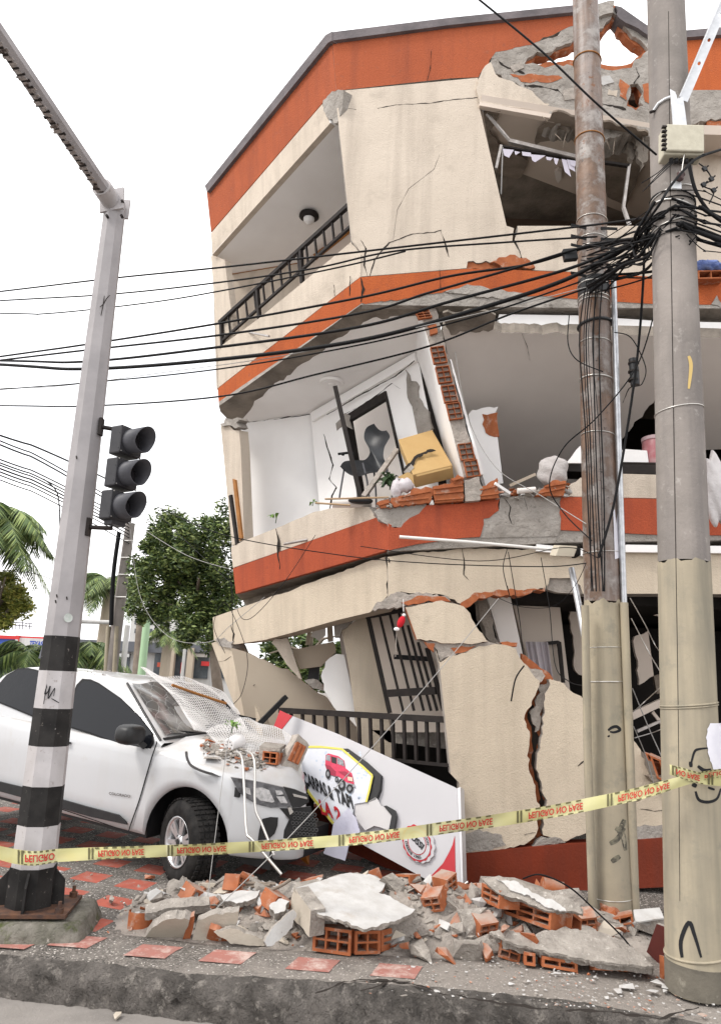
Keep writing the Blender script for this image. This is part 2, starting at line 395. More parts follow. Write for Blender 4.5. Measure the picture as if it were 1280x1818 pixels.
def shrink(h, d):
    cx = sum(p[0] for p in h)/len(h); cy = sum(p[1] for p in h)/len(h); out = []
    for p in h:
        L_ = math.hypot(p[0]-cx, p[1]-cy); out.append((p[0]-(p[0]-cx)/L_*d, p[1]-(p[1]-cy)/L_*d, 1))
    return out
hb = [(942, 113, 1), (950, 102, 1), (987, 95, 1), (1019, 80, 1), (1055, 64, 1), (1070, 60, 1), (1083, 42, 1), (1088, 38, 1), (1098, 56, 1), (1132, 82, 1), (1143, 90, 1), (1128, 103, 1), (1120, 112, 1), (1077, 116, 1), (1025, 107, 1)]
S('brick_core', [(885, 96), (1019, 48), (1050, 20), (1088, 8), (1152, 56), (1155, 195), (1060, 200), (900, 140)], F, .11, 'brick', off=-.052, holes=[hb, shrink(hole2, 4)], amp=3)
S('broken_coping', [(1055, 8, .5), (1090, 1, .5), (1088, 22, 1), (1070, 26, 1), (1054, 28, 1)], F, .2, 'conc', off=.05)
S('broken_coping', [(1092, 10), (1102, 12), (1156, 50), (1156, 66, 1), (1110, 40, 1), (1094, 26, 1)], F, .2, 'cap', off=.05)
S('cream_flap', [(871, 110, 1), (879, 131, 1), (901, 142, 1), (924, 154, 1), (950, 169, 1), (974, 184, 1), (976, 199), (852, 183), (845, 157, 1), (856, 124, 1)], F, .03, 'cream', off=.035)
S('brick_edge', [(905, 131, 1), (930, 134, 1), (962, 133, 1), (998, 138, 1), (960, 146, 1), (925, 145, 1)], F, .02, 'brick', off=.004)
S('brick_edge', [(995, 205, 1), (1018, 206, 1), (1016, 214, 1), (1000, 213, 1)], F, .02, 'brick', off=.008)
for pts, m_ in [([(1060, 140, 1), (1082, 134, 1), (1090, 146, 1), (1070, 152, 1)], 'whitebroken'), ([(1080, 158, 1), (1096, 160, 1), (1094, 172, 1), (1078, 168, 1)], 'cream'), ([(1000, 160, 1), (1018, 156, 1), (1020, 175, 1), (1002, 178, 1)], 'mortar'), ([(1100, 140, 1), (1118, 152, 1), (1112, 178, 1), (1100, 170, 1)], 'brick'), ([(1140, 150, 1), (1156, 148, 1), (1156, 186, 1), (1144, 180, 1)], 'brick'), ([(905, 118, 1), (925, 108, 1), (930, 120, 1), (912, 128, 1)], 'mortar'), ([(1020, 118, 1), (1050, 122, 1), (1052, 134, 1), (1024, 130, 1)], 'mortar'), ([(1210, 168, 1), (1240, 166, 1), (1236, 186, 1), (1214, 184, 1)], 'mortar')]:
    S('torn_plaster', pts, F, .03, m_, off=.006+.004*(pts[0][0] % 3), amp=3, side=M['mortar'])
for pts in [[(930, 150), (960, 152), (990, 158), (1000, 170)], [(1060, 180), (1085, 186), (1110, 192)], [(1128, 118), (1134, 132), (1124, 146)], [(885, 108), (900, 118), (930, 128)], [(1210, 190), (1250, 188), (1290, 180)]]:
    ck = MB(); q_ = [(u, v, 1) for u, v in pts]+[(u+1, v+3.5, 1) for u, v in pts[::-1]]; poly(q_, F, M['crack'], ck, off=.003, th=.004, amp=1.5, step=6); ck.build('crack', B)
# rubble lip under the hole (hanging broken beam)
S('broken_beam', [(972, 186, 1), (1020, 192, 1), (1080, 190, 1), (1110, 196, 1), (1160, 205, 1), (1160, 242, 1), (1130, 234, 1), (1070, 240, 1), (1060, 222, 1), (1010, 212, 1), (974, 202, 1)], F, .35, 'conc', off=.04, amp=6, step=6)
S('broken_beam', [(1196, 160), (1650, 158), (1650, 205, 1), (1262, 210, 1), (1225, 222, 1), (1196, 224)], F, .3, 'conc', off=.02, amp=4)
S('brick_edge', [(1253, 214, 1), (1650, 204), (1650, 226), (1256, 229, 1)], F, .2, 'brick', off=.0)
# --- top floor left: beam, soffit, balcony
S('beam', [(375, 414), (572, 185), (586, 219), (377, 453)], LF, .2, 'cream', off=.004)
S('broken_column_head', [(573, 184, 1), (600, 159, 1), (610, 160), (608, 190), (604, 205, 1), (598, 218, 1), (584, 211, 1)], LF, .25, 'conc', off=.02, amp=4, step=5)
S4 = pl3(LF.at(377, 453), LF.at(586, 219), aY(850, 180, YF))
S('balcony_soffit', [(377, 452), (586, 218), (612, 214), (640, 330), (640, 400), (531, 467), (411, 487), (400, 462)], S4, .12, 'white', off=-.002)
# timber strip and back wall of the top balcony
pa, pb, pc = S4.at(411, 487), S4.at(531, 467), S4.at(640, 398)
WB = plv(pa, pb)
S('ceiling_trim', [(411, 487), (531, 467), (560, 460), (560, 452), (531, 457), (415, 478), (404, 462), (400, 463)], WB, .03, 'wood', off=.01)
S('balcony_wall', [(377, 452), (400, 462), (411, 487), (560, 461), (560, 620), (385, 690)], WB, .1, 'cream')
WB2 = plv(pb, pc)
S('ceiling_trim', [(560, 462), (640, 398), (640, 388), (556, 452)], WB2, .03, 'wood', off=.01)
S('balcony_wall', [(531, 467), (640, 398), (645, 560), (531, 620)], WB2, .1, 'brownroom')
S('end_wall', [(375, 454), (399, 461), (404, 500), (412, 560), (418, 640), (388, 640)], LF, .1, 'cream', off=-.06)
# ceiling lamp of the top balcony
lp = S4.at(549, 381); nn = S4.n
lm = MB(); lm.tube([lp, lp-np.array([0, 0, .035]), lp-np.array([0, 0, .06])], [.13, .135, .10], M['iron'], 20)
l1 = lm.build('ceiling_lamp', B)
lm = MB(); lm.tube([lp-np.array([0, 0, .055]), lp-np.array([0, 0, .10]), lp-np.array([0, 0, .13]), lp-np.array([0, 0, .145])], [.075, .072, .05, .012], mat('opal lamp glass', (.75, .73, .72), rough=.3), 18)
lm.build('glass_shade', l1)
# --- top floor front
S('wall', [(608, 161), (848, 138, .5), (852, 158, .7), (850, 187), (899, 401, .3), (912, 405, .6), (909, 427, 1), (924, 455, 1), (920, 466, 1), (830, 464, .8), (828, 476), (641, 491), (641, 452), (624, 427), (598, 192), (610, 190)], F, .17, 'cream', side=M['conc'])
S('brick_edge', [(830, 463, 1), (925, 464, 1), (925, 480, .5), (828, 477)], F, .1, 'brick', off=-.02)
S('brick_edge', [(870, 466, 1), (905, 452, 1), (940, 462, 1), (950, 474, 1), (900, 478, 1)], F, .12, 'brick', off=.03)
S('wall', [(918, 401), (1170, 401), (1170, 492), (1030, 483), (930, 479, .4), (935, 470, 1), (924, 448, 1), (913, 425, 1)], F, .15, 'cream', off=-.012, side=M['conc'])
S('wall', [(1196, 480), (1222, 498), (1222, 512), (1196, 512)], F, .12, 'cream')
# --- third level band
S('spandrel', [(388, 628), (396, 612), (459, 566), (537, 502), (600, 449), (624, 429), (640, 452), (640, 491), (388, 688)], LF, .14, 'cream', off=.003)
S('band', [(387, 690), (640, 492), (642, 538), (389, 721)], LF, .2, 'orange2', off=.02)
S('band', [(641, 492), (830, 477), (930, 480), (1034, 484), (1170, 492), (1650, 498), (1650, 545), (1167, 540), (1034, 532), (960, 525, 1), (900, 517, .6), (850, 512, 1), (784, 520, .6), (720, 530, .6), (642, 538)], F, .2, 'orange2', off=.02, side=M['conc'])
S('exposed_edge', [(642, 536), (720, 528, .5), (784, 518, .5), (850, 510, .7), (900, 515, .5), (960, 523, .6), (1034, 530, .3), (1167, 538, .3), (1650, 543), (1650, 549), (1167, 547), (960, 546), (800, 543), (642, 541)], F, .2, 'conc', off=.014)
S('exposed_patch', [(790, 517, 1), (840, 507, 1), (885, 513, 1), (930, 520, 1), (930, 532, 1), (850, 528, 1)], F, .05, 'conc', off=.028)
S('exposed_patch', [(1262, 540, 1), (1272, 524, 1), (1281, 540, 1), (1281, 548, 1)], F, .05, 'conc', off=.028)
S3 = pl3(LF.at(390, 722, .02), LF.at(642, 540, .02), F.at(1280, 548, .02))
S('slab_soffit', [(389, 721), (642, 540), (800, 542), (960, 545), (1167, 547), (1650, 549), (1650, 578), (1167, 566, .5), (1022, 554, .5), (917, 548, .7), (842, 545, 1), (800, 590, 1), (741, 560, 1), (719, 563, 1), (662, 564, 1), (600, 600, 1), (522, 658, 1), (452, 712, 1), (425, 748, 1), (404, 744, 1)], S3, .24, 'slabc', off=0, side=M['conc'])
# white ceiling of the balcony room, level with the soffit
S('ceiling', [(425, 752), (425, 735), (452, 712), (522, 650), (600, 594), (662, 561), (719, 560), (760, 548), (770, 640), (735, 634), (550, 736), (440, 752)], S3, .1, 'white', off=-.006)
A1, A2, A3, A4 = S3.at(423, 752), S3.at(550, 735), S3.at(690, 655), S3.at(760, 618)
W1 = plv(A1, A2); W2 = plv(A2, A3)
S('room_wall', [(421, 756), (440, 749), (552, 735), (572, 903), (566, 940), (430, 990), (418, 990)], W1, .12, 'white')
S('room_wall', [(551, 735), (735, 630), (745, 650), (752, 690), (767, 760), (775, 800), (780, 900), (719, 880), (703, 790), (683, 694), (612, 738), (638, 900), (572, 945)], W2, .14, 'white', side=M['iron'])
S('cornice', [(551, 733), (735, 626), (737, 640), (690, 668), (553, 748)], W2, .05, 'white', off=.05)
S('door_frame', [(609, 741), (683, 694), (687, 706), (618, 748)], W2, .06, 'iron', off=.01)
S('door_frame', [(681, 696), (685, 694), (722, 855), (718, 858)], W2, .06, 'iron', off=.012)
S('broken_plaster', [(603, 745, 1), (612, 733, 1), (622, 738, 1), (625, 762, 1), (612, 755, 1), (598, 764, 1), (596, 752, 1)], W2, .02, 'conc', off=.012)
S('exposed_column', [(719, 656, 1), (728, 676, 1), (738, 677, 1), (748, 712, 1), (760, 730, 1), (767, 760, 1), (755, 790), (743, 780), (733, 730, 1), (722, 690, 1)], W2, .03, 'conc', off=.02)
# the room behind the doorway
RB = W2.sh(-1.1)
S('inner_wall', [(560, 640), (790, 600), (790, 900), (560, 930)], RB, .1, 'greyroom')
# end column of the left side
S('end_wall', [(392, 753, 1), (405, 752, 1), (415, 764, 1), (425, 764), (428, 800), (434, 958), (412, 969)], LF, .14, 'cream', off=-.02)
S('split_post', [(406, 880), (410, 878), (422, 965), (418, 968)], LF, .05, 'iron', off=.01)
S('timber_strip', [(413, 850), (418, 852), (430, 955), (425, 960)], LF, .03, 'wood', off=.005)
S('broken_stub', [(390, 752, 1), (400, 742, 1), (425, 745, 1), (424, 758, 1), (412, 756, 1)], LF, .15, 'conc', off=.02, amp=5, step=5)
# ceiling rose (part) and its rings
cr_ = S3.at(589, 680); rose = MB()
for k, (r0, r1, h) in enumerate([(.165, .15, .012), (.125, .11, .016), (.085, .03, .03)]):
    rose.tube([cr_+np.array([0, 0, .02]), cr_-np.array([0, 0, h])], [r0, r1], M['white'], 24)
rose.build('ceiling_rose', B)
# --- party wall of hollow brick, seen end on
pw = MB()
slab('', [(745, 552, 1), (772, 545, 1), (778, 570, 1), (799, 640, .4), (852, 842, .4), (823, 847, 0), (771, 640, .3)], F, 1.35, M['mortar'], off=-.045, side=M['white'], mb=pw, build=False, amp=2)
po = pw.build('party_wall', B)
S('party_wall_plaster', [(797, 638, .4), (801, 638), (858, 842), (851, 843, .4)], F, 1.2, 'white', off=-.045)
def brickface(c, ex, ey, depth, nx, ny, mb, pl=F, off=0, t=.008, filled=False):
    """open cell face of a hollow brick around picture point c; ex, ey half extents in pixels"""
    n_ = pl.n
    o = pl.at(*c, off); X = pl.at(c[0]+ex[0], c[1]+ex[1], off)-o; Y = pl.at(c[0]+ey[0], c[1]+ey[1], off)-o
    hollow(mb, o, X, Y, -n_*depth, nx, ny, t)
def hollow(mb, o, X, Y, D, nx, ny, t=.008, back=True, m=None):
    """o centre of the open face, X Y half vectors, D depth vector away from the face"""
    m = m or M['brick']; o, X, Y, D = map(lambda q: np.array(q, float), (o, X, Y, D))
    lx, ly = np.linalg.norm(X), np.linalg.norm(Y); nX, nY = X/lx, Y/ly
    for i in range(ny+1):
        y = -1+2*i/ny; tt = t*(1.25 if i in (0, ny) else .8)
        mb.box(o+Y*y*(1-tt/2/ly)+D/2, X, nY*tt/2, D/2, m)
    e = nX*0
    for i in range(nx+1):
        x = -1+2*i/nx; tt = t*(1.25 if i in (0, nx) else .8)
        mb.box(o+X*x*(1-tt/2/lx+.003)+D*.5+N(D)*.002, nX*tt/2, Y*.997, D*.499, m)
    if back: mb.box(o+D*.92, X*.99, Y*.99, D*.03, m)
for c in [(752, 557), (779, 629), (788, 664), (798, 698), (807, 729), (828, 801), (838, 831)]:
    big = c[1] > 600
    bm_ = MB(); brickface(c, (12, -1.5), (3.4, 14.5 if big else 7), .05, 2, 3, bm_, off=-.003, t=.006); bm_.build('hollow_brick_end', po)
S('brick_edge', [(757, 572, 1), (772, 568, 1), (777, 590, 1), (764, 594, 1)], F, .05, 'brick', off=-.005)
# --- right room of the second floor, sagging grey ceiling
SG = pl3(F.at(800, 590), F.at(1280, 611), aY(1000, 862, 9.6))
S('sagging_ceiling', [(786, 586), (850, 588, 1), (1022, 592), (1650, 611), (1650, 780), (1225, 800, 1), (1190, 640), (1167, 700, 1), (1140, 740, 1), (1110, 770, 1), (1070, 830, 1), (1060, 900), (870, 900), (846, 800), (800, 660)], SG, .15, 'greyroom', side=M['slabc'])
S('broken_plaster', [(786, 556, 1), (850, 552, 1), (880, 560), (875, 585, 1), (800, 595, 1)], SG, .03, 'slabc', off=.02)
S('white_beam', [(886, 558), (1022, 560), (1170, 570), (1650, 580), (1650, 613), (1170, 605), (1022, 595), (881, 591, .5)], F, .1, 'white', off=-.05)
S('broken_stub_wall', [(832, 735, .5), (838, 728, 1), (884, 722, 1), (878, 735, 0), (893, 858), (862, 862), (840, 790)], plY(7.9), .15, 'white')
S('brick_edge', [(856, 735, 1), (883, 732, .5), (886, 775, 1), (862, 768, 1)], plY(7.9), .03, 'brick', off=.01)
S('slab_fragment', [(1215, 640, 1), (1650, 590), (1650, 700, 1), (1260, 690, 1), (1225, 720, 1)], plY(8.0), .2, 'planked', amp=6)
# --- second level spandrels and band
S('spandrel', [(410, 972, .2), (432, 960, .3), (489, 938, .3), (561, 908, .3), (633, 895, .8), (655, 900, 1), (673, 917), (414, 1008)], LF, .14, 'cream', off=.003, side=M['conc'])
S('band', [(414, 1009), (673, 917, .5), (692, 932, .4), (690, 976), (419, 1054)], LF, .2, 'red', off=.02)
S('band', [(690, 934, 1), (712, 936, 1), (735, 916, 1), (757, 897), (820, 894), (887, 886, 1), (885, 906, 1), (858, 921, 1), (852, 953), (820, 955), (740, 966), (690, 977)], F, .2, 'red', off=.02)
S('exposed_patch', [(664, 908, 1), (690, 890, 1), (757, 890, 1), (757, 900, 1), (735, 920, 1), (712, 938, 1), (690, 938, 1), (672, 922, 1)], F, .18, 'conc', off=.012, amp=4)
S('exposed_beam', [(887, 884, .5), (940, 880, .5), (999, 881), (995, 941), (990, 952), (852, 955), (858, 919), (886, 904)], F, .2, 'conc', off=.012)
S('band', [(997, 882, 1), (993, 910, 1), (995, 941), (1180, 950), (1650, 951), (1650, 890), (1180, 886)], F, .2, 'red', off=.02)
S('spandrel', [(1014, 858, 1), (1030, 848, .5), (1104, 841), (1172, 843), (1650, 845), (1650, 889), (1180, 885), (998, 881)], F, .14, 'cream', off=.003)
S('exposed_edge', [(688, 976), (740, 964, .5), (820, 953, .5), (1000, 939, .3), (1650, 949), (1650, 954), (1000, 963), (690, 979)], F, .2, 'conc', off=.005)
S('slab_core', [(425, 1052), (690, 970), (690, 1010), (560, 1050), (440, 1082)], LF.sh(-.35), .5, 'slabc')
S2 = pl3(LF.at(419, 1054), LF.at(690, 976), F.at(1280, 951))
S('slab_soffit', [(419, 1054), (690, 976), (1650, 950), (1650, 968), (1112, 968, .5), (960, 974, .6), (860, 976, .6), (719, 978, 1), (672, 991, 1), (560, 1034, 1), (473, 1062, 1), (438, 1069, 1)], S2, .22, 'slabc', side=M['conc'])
# --- ground floor beams
LG = LF.sh(-.06); FG = F.sh(-.05)
S('beam', [(378, 1096), (473, 1063, .5), (560, 1032, .5), (633, 1005, .5), (686, 989), (689, 1056), (675, 1072, 1), (657, 1087), (602, 1100), (516, 1124), (470, 1136), (417, 1144), (402, 1140, 1), (380, 1137)], LG, .3, 'cream2', side=M['tan'])
S('beam', [(688, 989), (720, 984, .5), (860, 973, .5), (960, 976, .5), (1042, 985), (1112, 974), (1650, 978), (1650, 1057), (1178, 1054), (1034, 1054, 1), (1030, 1040, 1), (1014, 1026, .5), (975, 1026, 1), (967, 1044, 1), (900, 1050, 1), (838, 1056, 1), (822, 1073, 1), (812, 1070, 1), (790, 1057, 1), (740, 1052, 1), (704, 1054, 1), (689, 1062)], FG, .28, 'cream2', side=M['conc'])
S('exposed_patch', [(975, 1026, .6), (1014, 1026, .5), (1030, 1040, .5), (1034, 1054), (990, 1052, 1), (966, 1046)], FG, .1, 'mortar', off=-.04)
S('brick_edge', [(661, 1083, 1), (684, 1062, 1), (704, 1051, 1), (760, 1053, 1), (790, 1057, 1), (806, 1070, 1), (770, 1062, 1), (720, 1075, 1), (700, 1078, 1)], FG, .14, 'mortar', off=.015, amp=4, step=5)
S('brick_edge', [(712, 1070, 1), (740, 1058, .6), (790, 1060, 1), (800, 1068, 1), (760, 1066, 1), (725, 1075, 1)], FG, .05, 'brick', off=.03, amp=2)
S('brick_edge', [(815, 1076, 1), (828, 1064, 1), (842, 1052, 1), (900, 1048, 1), (967, 1042, 1), (967, 1050, 1), (900, 1056, 1), (850, 1062, 1), (835, 1076, 1)], FG, .2, 'brick', off=.008, amp=3, step=6)
S('wall_trim', [(952, 966), (1042, 975), (1112, 967), (1650, 974), (1650, 986), (1112, 980), (1042, 988), (952, 978)], FG, .04, 'white', off=.06)
S('wall_joint', [(683, 990, 1), (688, 988, 1), (692, 1020, 1), (690, 1054, 1), (687, 1054, 1), (688, 1020, 1)], LG, .01, 'crack', off=.066)
# left leaning column and the broken tan wall
S('leaning_column', [(376, 1142, 1), (395, 1139, 1), (411, 1147), (462, 1274), (470, 1330), (436, 1330), (422, 1268)], LG, .22, 'cream2', off=-.02, side=M['tan'])
S('broken_column_head', [(383, 1138, 1), (398, 1132, 1), (415, 1138, 1), (412, 1152, 1), (395, 1148, 1)], LG, .2, 'conc', off=.01, amp=4, step=5)
PB = plY(9.35)
S('broken_wall', [(411, 1150), (432, 1156, 1), (467, 1170, 1), (515, 1192, 1), (540, 1212, 1), (575, 1235, 1), (612, 1268, 0), (640, 1300), (700, 1345), (620, 1400), (440, 1400), (440, 1300)], PB, .15, 'tan', side=M['brick'])
S('fallen_beam', [(482, 1141, .5), (488, 1134, .5), (510, 1132), (536, 1206), (530, 1204, .5)], PB, .12, 'cream', off=.25)
S('fallen_beam', [(519, 1154), (592, 1139), (596, 1150), (596, 1158), (570, 1183), (532, 1188)], PB, .15, 'tan', off=.12)
S('window_post', [(542, 1146), (549, 1144), (553, 1118), (546, 1118)], PB, .06, 'tan', off=.1)
S('window_post', [(582, 1140), (592, 1138), (590, 1104), (580, 1106)], PB, .06, 'tan', off=.1)
S('broken_wall', [(597, 1161, 1), (611, 1162), (634, 1270), (608, 1270, 1), (588, 1248, 1), (575, 1225, 1), (570, 1200, 1), (578, 1175, 1)], plY(8.9), .12, 'white', side=M['brick'])
S('inner_wall', [(598, 1098), (650, 1098), (660, 1300), (632, 1285), (612, 1200)], plY(9.5), .1, 'greyroom')
S('wall_fragment', [(540, 1208, 1), (556, 1205, 1), (588, 1222, .4), (575, 1226, 1), (556, 1222, 1)], plY(9.0), .06, 'conc')
S('broken_wall', [(556, 1112, 1), (578, 1108), (578, 1128, 1), (566, 1138, 1), (552, 1130, 1)], plY(9.6), .05, 'white')
S('pilaster', [(606, 1117, .5), (645, 1092), (658, 1112), (668, 1160), (681, 1215), (700, 1345), (640, 1345), (620, 1190)], plY(8.6), .25, 'cream2')
S('broken_column_head', [(592, 1106), (602, 1100), (628, 1096, 1), (622, 1106, 1), (607, 1118, 1), (604, 1130, 1), (594, 1130)], plY(8.5), .3, 'conc')
# --- front wall fragments at street level
S('wall_fragment', [(720, 1078, .4), (784, 1066, .5), (804, 1071, 1), (829, 1083, 1), (845, 1112, 1), (865, 1139, .6), (830, 1143, .6), (797, 1142, .6), (740, 1135)], F, .15, 'cream2', off=.03, side=M['brick'])
S('brick_edge', [(742, 1135, 1), (797, 1141, 1), (865, 1137, 1), (890, 1142, 1), (850, 1150, 1), (806, 1164, 1), (782, 1175, 1), (770, 1148, 1)], F, .12, 'mortar', off=-.005, amp=3.5, step=6)
S('brick_edge', [(752, 1139, 1), (772, 1142, 1), (770, 1158, 1), (760, 1150, 1)], F, .05, 'brick', off=.01, amp=2)
S('brick_edge', [(800, 1150, 1), (845, 1146, 1), (832, 1155, 1), (808, 1160, 1)], F, .05, 'brick', off=.002, amp=2)
BW = [(772, 1152, .3), (781, 1176, 1), (804, 1164, 1), (850, 1147, .8), (889, 1144, .6), (916, 1152, 1), (930, 1178, 1), (958, 1209, 1), (950, 1234, 1), (943, 1253, 1), (930, 1276, 1), (940, 1299, 1), (938, 1365, 1), (950, 1395, 1), (958, 1429, 1), (952, 1480, 1), (930, 1500, .6), (897, 1507, .6), (819, 1515), (815, 1390), (800, 1374), (780, 1179)]
S('broken_wall', BW, F, .17, 'cream2', off=.012, side=M['mortar'])
S('broken_wall', [(974, 1206, .6), (980, 1207, .6), (1001, 1214, .6), (1017, 1230, 1), (1037, 1244), (1120, 1310, .5), (1128, 1319, 1), (1159, 1386, 1), (1131, 1421), (1060, 1474, .5), (1038, 1480, .6), (999, 1495, .6), (964, 1483, 1), (967, 1440, 1), (971, 1421, 1), (952, 1366, 1), (960, 1311, 1), (966, 1257, 1)], F, .17, 'cream2', off=-.01, side=M['mortar'])
S('brick_core', [(925, 1160, 1), (975, 1195, 1), (990, 1230), (985, 1500), (930, 1500), (925, 1280)], F, .05, 'brick', off=-.11, holes=[])
S('mortar_core', [(960, 1215, 1), (978, 1205, 1), (972, 1235, 1), (958, 1290, 1), (950, 1300, 1), (940, 1265, 1), (952, 1240, 1)], F, .04, 'mortar', off=-.055, amp=4, step=5)
S('deep_crack', [(946, 1250, 1), (936, 1275, 1), (944, 1300, 1), (946, 1365, 1), (956, 1400, 1), (962, 1460, 1), (966, 1450, 1), (962, 1400, 1), (952, 1350, 1), (952, 1300, 1)], F, .02, 'crack', off=-.10)
S('brick_edge', [(928, 1176, 1), (945, 1188, 1), (962, 1190, .6), (968, 1200, 1), (958, 1212, 1), (940, 1195, 1)], F, .1, 'mortar', off=.006, amp=2, step=5)
S('brick_edge', [(889, 1140, 1), (918, 1141, 1), (917, 1148, .5), (892, 1147, .5)], F, .12, 'brick', off=-.01, amp=2)
S('concrete_footing', [(815, 1486, 1), (850, 1472, 1), (890, 1482, 1), (898, 1500, 1), (862, 1512, 1), (820, 1514)], F, .05, 'conc', off=.02, amp=3)
S('concrete_footing', [(962, 1486, 1), (985, 1486, 1), (1004, 1496, 1), (985, 1500, 1), (940, 1506, 1), (952, 1492, 1)], F, .05, 'conc', off=.002, amp=3)
S('broken_wall', [(1128, 1425, 1), (1150, 1412, 1), (1196, 1402), (1196, 1468, 1), (1160, 1466, 1), (1128, 1474)], F, .17, 'cream2')
S('base_course', [(819, 1516), (897, 1508), (1000, 1499), (1042, 1498), (1196, 1486), (1650, 1480), (1650, 1570), (1196, 1574), (1042, 1582), (830, 1596), (816, 1590)], F, .2, 'base', off=.03)
S('sill_rubble', [(1128, 1467, 1), (1196, 1462, 1), (1196, 1487), (1128, 1490)], F, .15, 'conc', off=.01)
# base wall that runs back behind the fallen sign
RPa, RPb = aY(797, 1277, 7.3), aY(497, 1259, 8.7)
RP = plv(RPa, RPb)
S('base_course', [(540, 1430), (620, 1440), (700, 1400), (817, 1440), (817, 1600), (700, 1548), (620, 1512), (560, 1490)], RP, .2, 'base', off=.05)
# --- the dark ground floor interior, and the rooms' shells
def shell(name, vs, fs, m):
    mb = MB(); mb.add(vs, fs, m); return mb.build(name, B)
def quadbox(name, x0, x1, y0, y1, z0, z1, m):
    mb = MB(); mb.box(((x0+x1)/2, (y0+y1)/2, (z0+z1)/2), ((x1-x0)/2, 0, 0), (0, (y1-y0)/2, 0), (0, 0, (z1-z0)/2), m); return mb.build(name, B)
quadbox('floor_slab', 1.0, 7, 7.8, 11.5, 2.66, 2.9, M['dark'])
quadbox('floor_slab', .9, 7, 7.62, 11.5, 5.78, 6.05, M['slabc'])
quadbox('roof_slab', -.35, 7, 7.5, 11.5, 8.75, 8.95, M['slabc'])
quadbox('rear_wall', .6, 7, 11.5, 11.7, -.4, 5.9, M['brownroom'])
quadbox('rear_wall', 1.75, 7, 11.5, 11.7, 5.9, 8.95, M['brownroom'])  # stops short, like the inner wall: unseen opening added to let sky light in
quadbox('side_wall', 6.9, 7.1, 7.0, 11.6, -.4, 9.6, M['brownroom'])
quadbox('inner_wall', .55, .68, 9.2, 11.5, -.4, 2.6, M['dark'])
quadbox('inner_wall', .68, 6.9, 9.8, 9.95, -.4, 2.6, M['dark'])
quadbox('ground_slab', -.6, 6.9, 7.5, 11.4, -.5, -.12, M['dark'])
quadbox('inner_wall', 1.75, 6.9, 10.6, 10.75, 6.05, 8.75, M['brownroom'])
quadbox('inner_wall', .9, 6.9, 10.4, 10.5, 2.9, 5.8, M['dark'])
# top room: ceiling with bare patches
S4F = pl3(F.at(852, 186), F.at(1160, 238), aY(1000, 392, 10.4))
S('ceiling', [(852, 184), (1160, 236), (1300, 240), (1300, 420), (1130, 420), (880, 420)], S4F, .1, 'brownroom')
S('bare_slab_patch', [(980, 200, 1), (1040, 206, 1), (1150, 236, 1), (1135, 270, 1), (1138, 300, 1), (1120, 340, 1), (1112, 372, 1), (1078, 350, 1), (1060, 300, 1), (1024, 262, 1), (1005, 230, 1), (988, 250, 1), (950, 258, 1), (960, 225, 1)], S4F, .02, 'planked', off=.06, amp=4)
S('bare_slab_patch', [(858, 200, 1), (888, 198, 1), (880, 220, 1), (868, 232, 1), (890, 262, 1), (935, 285, 1), (925, 315, 1), (893, 335, 1), (880, 340)], S4F, .02, 'planked', off=.05, amp=3)
S('room_wall_low', [(894, 372), (1024, 392), (1140, 400), (1140, 440), (890, 440)], plY(9.9), .05, mat('brown skirting', (.16, .115, .09), rough=.8))
S('window_frame', [(851, 181), (993, 205), (995, 209), (985, 211), (851, 187)], F, .06, 'brownroom', off=.045)
wf = MB()
def pbar(mb, path, pl, w, d, m, off=0):
    for a, b in zip(path[:-1], path[1:]):
        mb.bar(pl.at(*a, off), pl.at(*b, off), w, d, m, side=np.cross(pl.n, pl.at(*b)-pl.at(*a)))
pbar(wf, [(854, 190), (905, 250)], F, .018, .04, M['alu'], -.1)
pbar(wf, [(903, 251), (1035, 283)], F, .045, .05, M['alu'], -.1)
pbar(wf, [(890, 260), (1030, 286)], F, .02, .04, M['iron'], -.12)
pbar(wf, [(889, 259), (880, 300)], F, .03, .04, M['alu'], -.1)
pbar(wf, [(892, 262), (889, 345)], F, .012, .02, M['cablegrey'], -.1)
pbar(wf, [(1060, 287), (1116, 295)], F, .03, .04, M['iron'], -.1)
pbar(wf, [(1116, 293), (1106, 368), (1117, 400)], F, .03, .04, M['alu'], -.1)
wf.build('bent_window_frame', B)
pap = MB(); lil = mat('pale lilac blind', (.55, .52, .60), rough=.8)
rr = random.Random(5)
for (u, v, w, h, a) in [(902, 266, 20, 14, .2), (918, 270, 10, 5, .9), (934, 271, 16, 7, -.8), (955, 276, 26, 12, .9), (975, 280, 12, 5, .2), (987, 282, 9, 11, .1), (1001, 284, 9, 30, -.35), (1011, 285, 10, 20, -.4), (1018, 286, 14, 10, .1)]:
    poly([(u-w/2, v-2), (u+w/2, v), (u+w/2*.4-h*a, v+h), (u-w/2+h*.2, v+h*.7)], F, lil, pap, off=-.09+rr.uniform(-.01, .01), th=.003)
pap.build('torn_blind', B)
for pts, o_ in [([(1062, 214, 1), (1090, 212, 1), (1100, 236, 1), (1084, 252, 1), (1068, 240, 1)], -.05), ([(1100, 222, 1), (1130, 226, 1), (1138, 262, 1), (1122, 290, 1), (1112, 258, 1)], -.12), ([(1126, 236, 1), (1156, 238, 1), (1150, 268, 1), (1138, 300, 1)], -.02), ([(975, 200, 1), (1005, 208, 1), (1010, 232, 1), (990, 226, 1)], -.05), ([(1040, 240, 1), (1064, 236, 1), (1076, 266, 1), (1060, 280, 1)], -.35)]:
    S('hanging_slab', pts, F, .06, 'slabc', off=o_, amp=4, step=5)
S('light_fitting', [(984, 305), (990, 303), (996, 306), (996, 318), (990, 325), (986, 318)], S4F, .05, 'greyroom', off=.06)
# back wall seen right of the concrete pole
S('room_wall', [(1196, 230), (1650, 222), (1650, 500), (1196, 490)], plY(7.45), .1, 'cream')
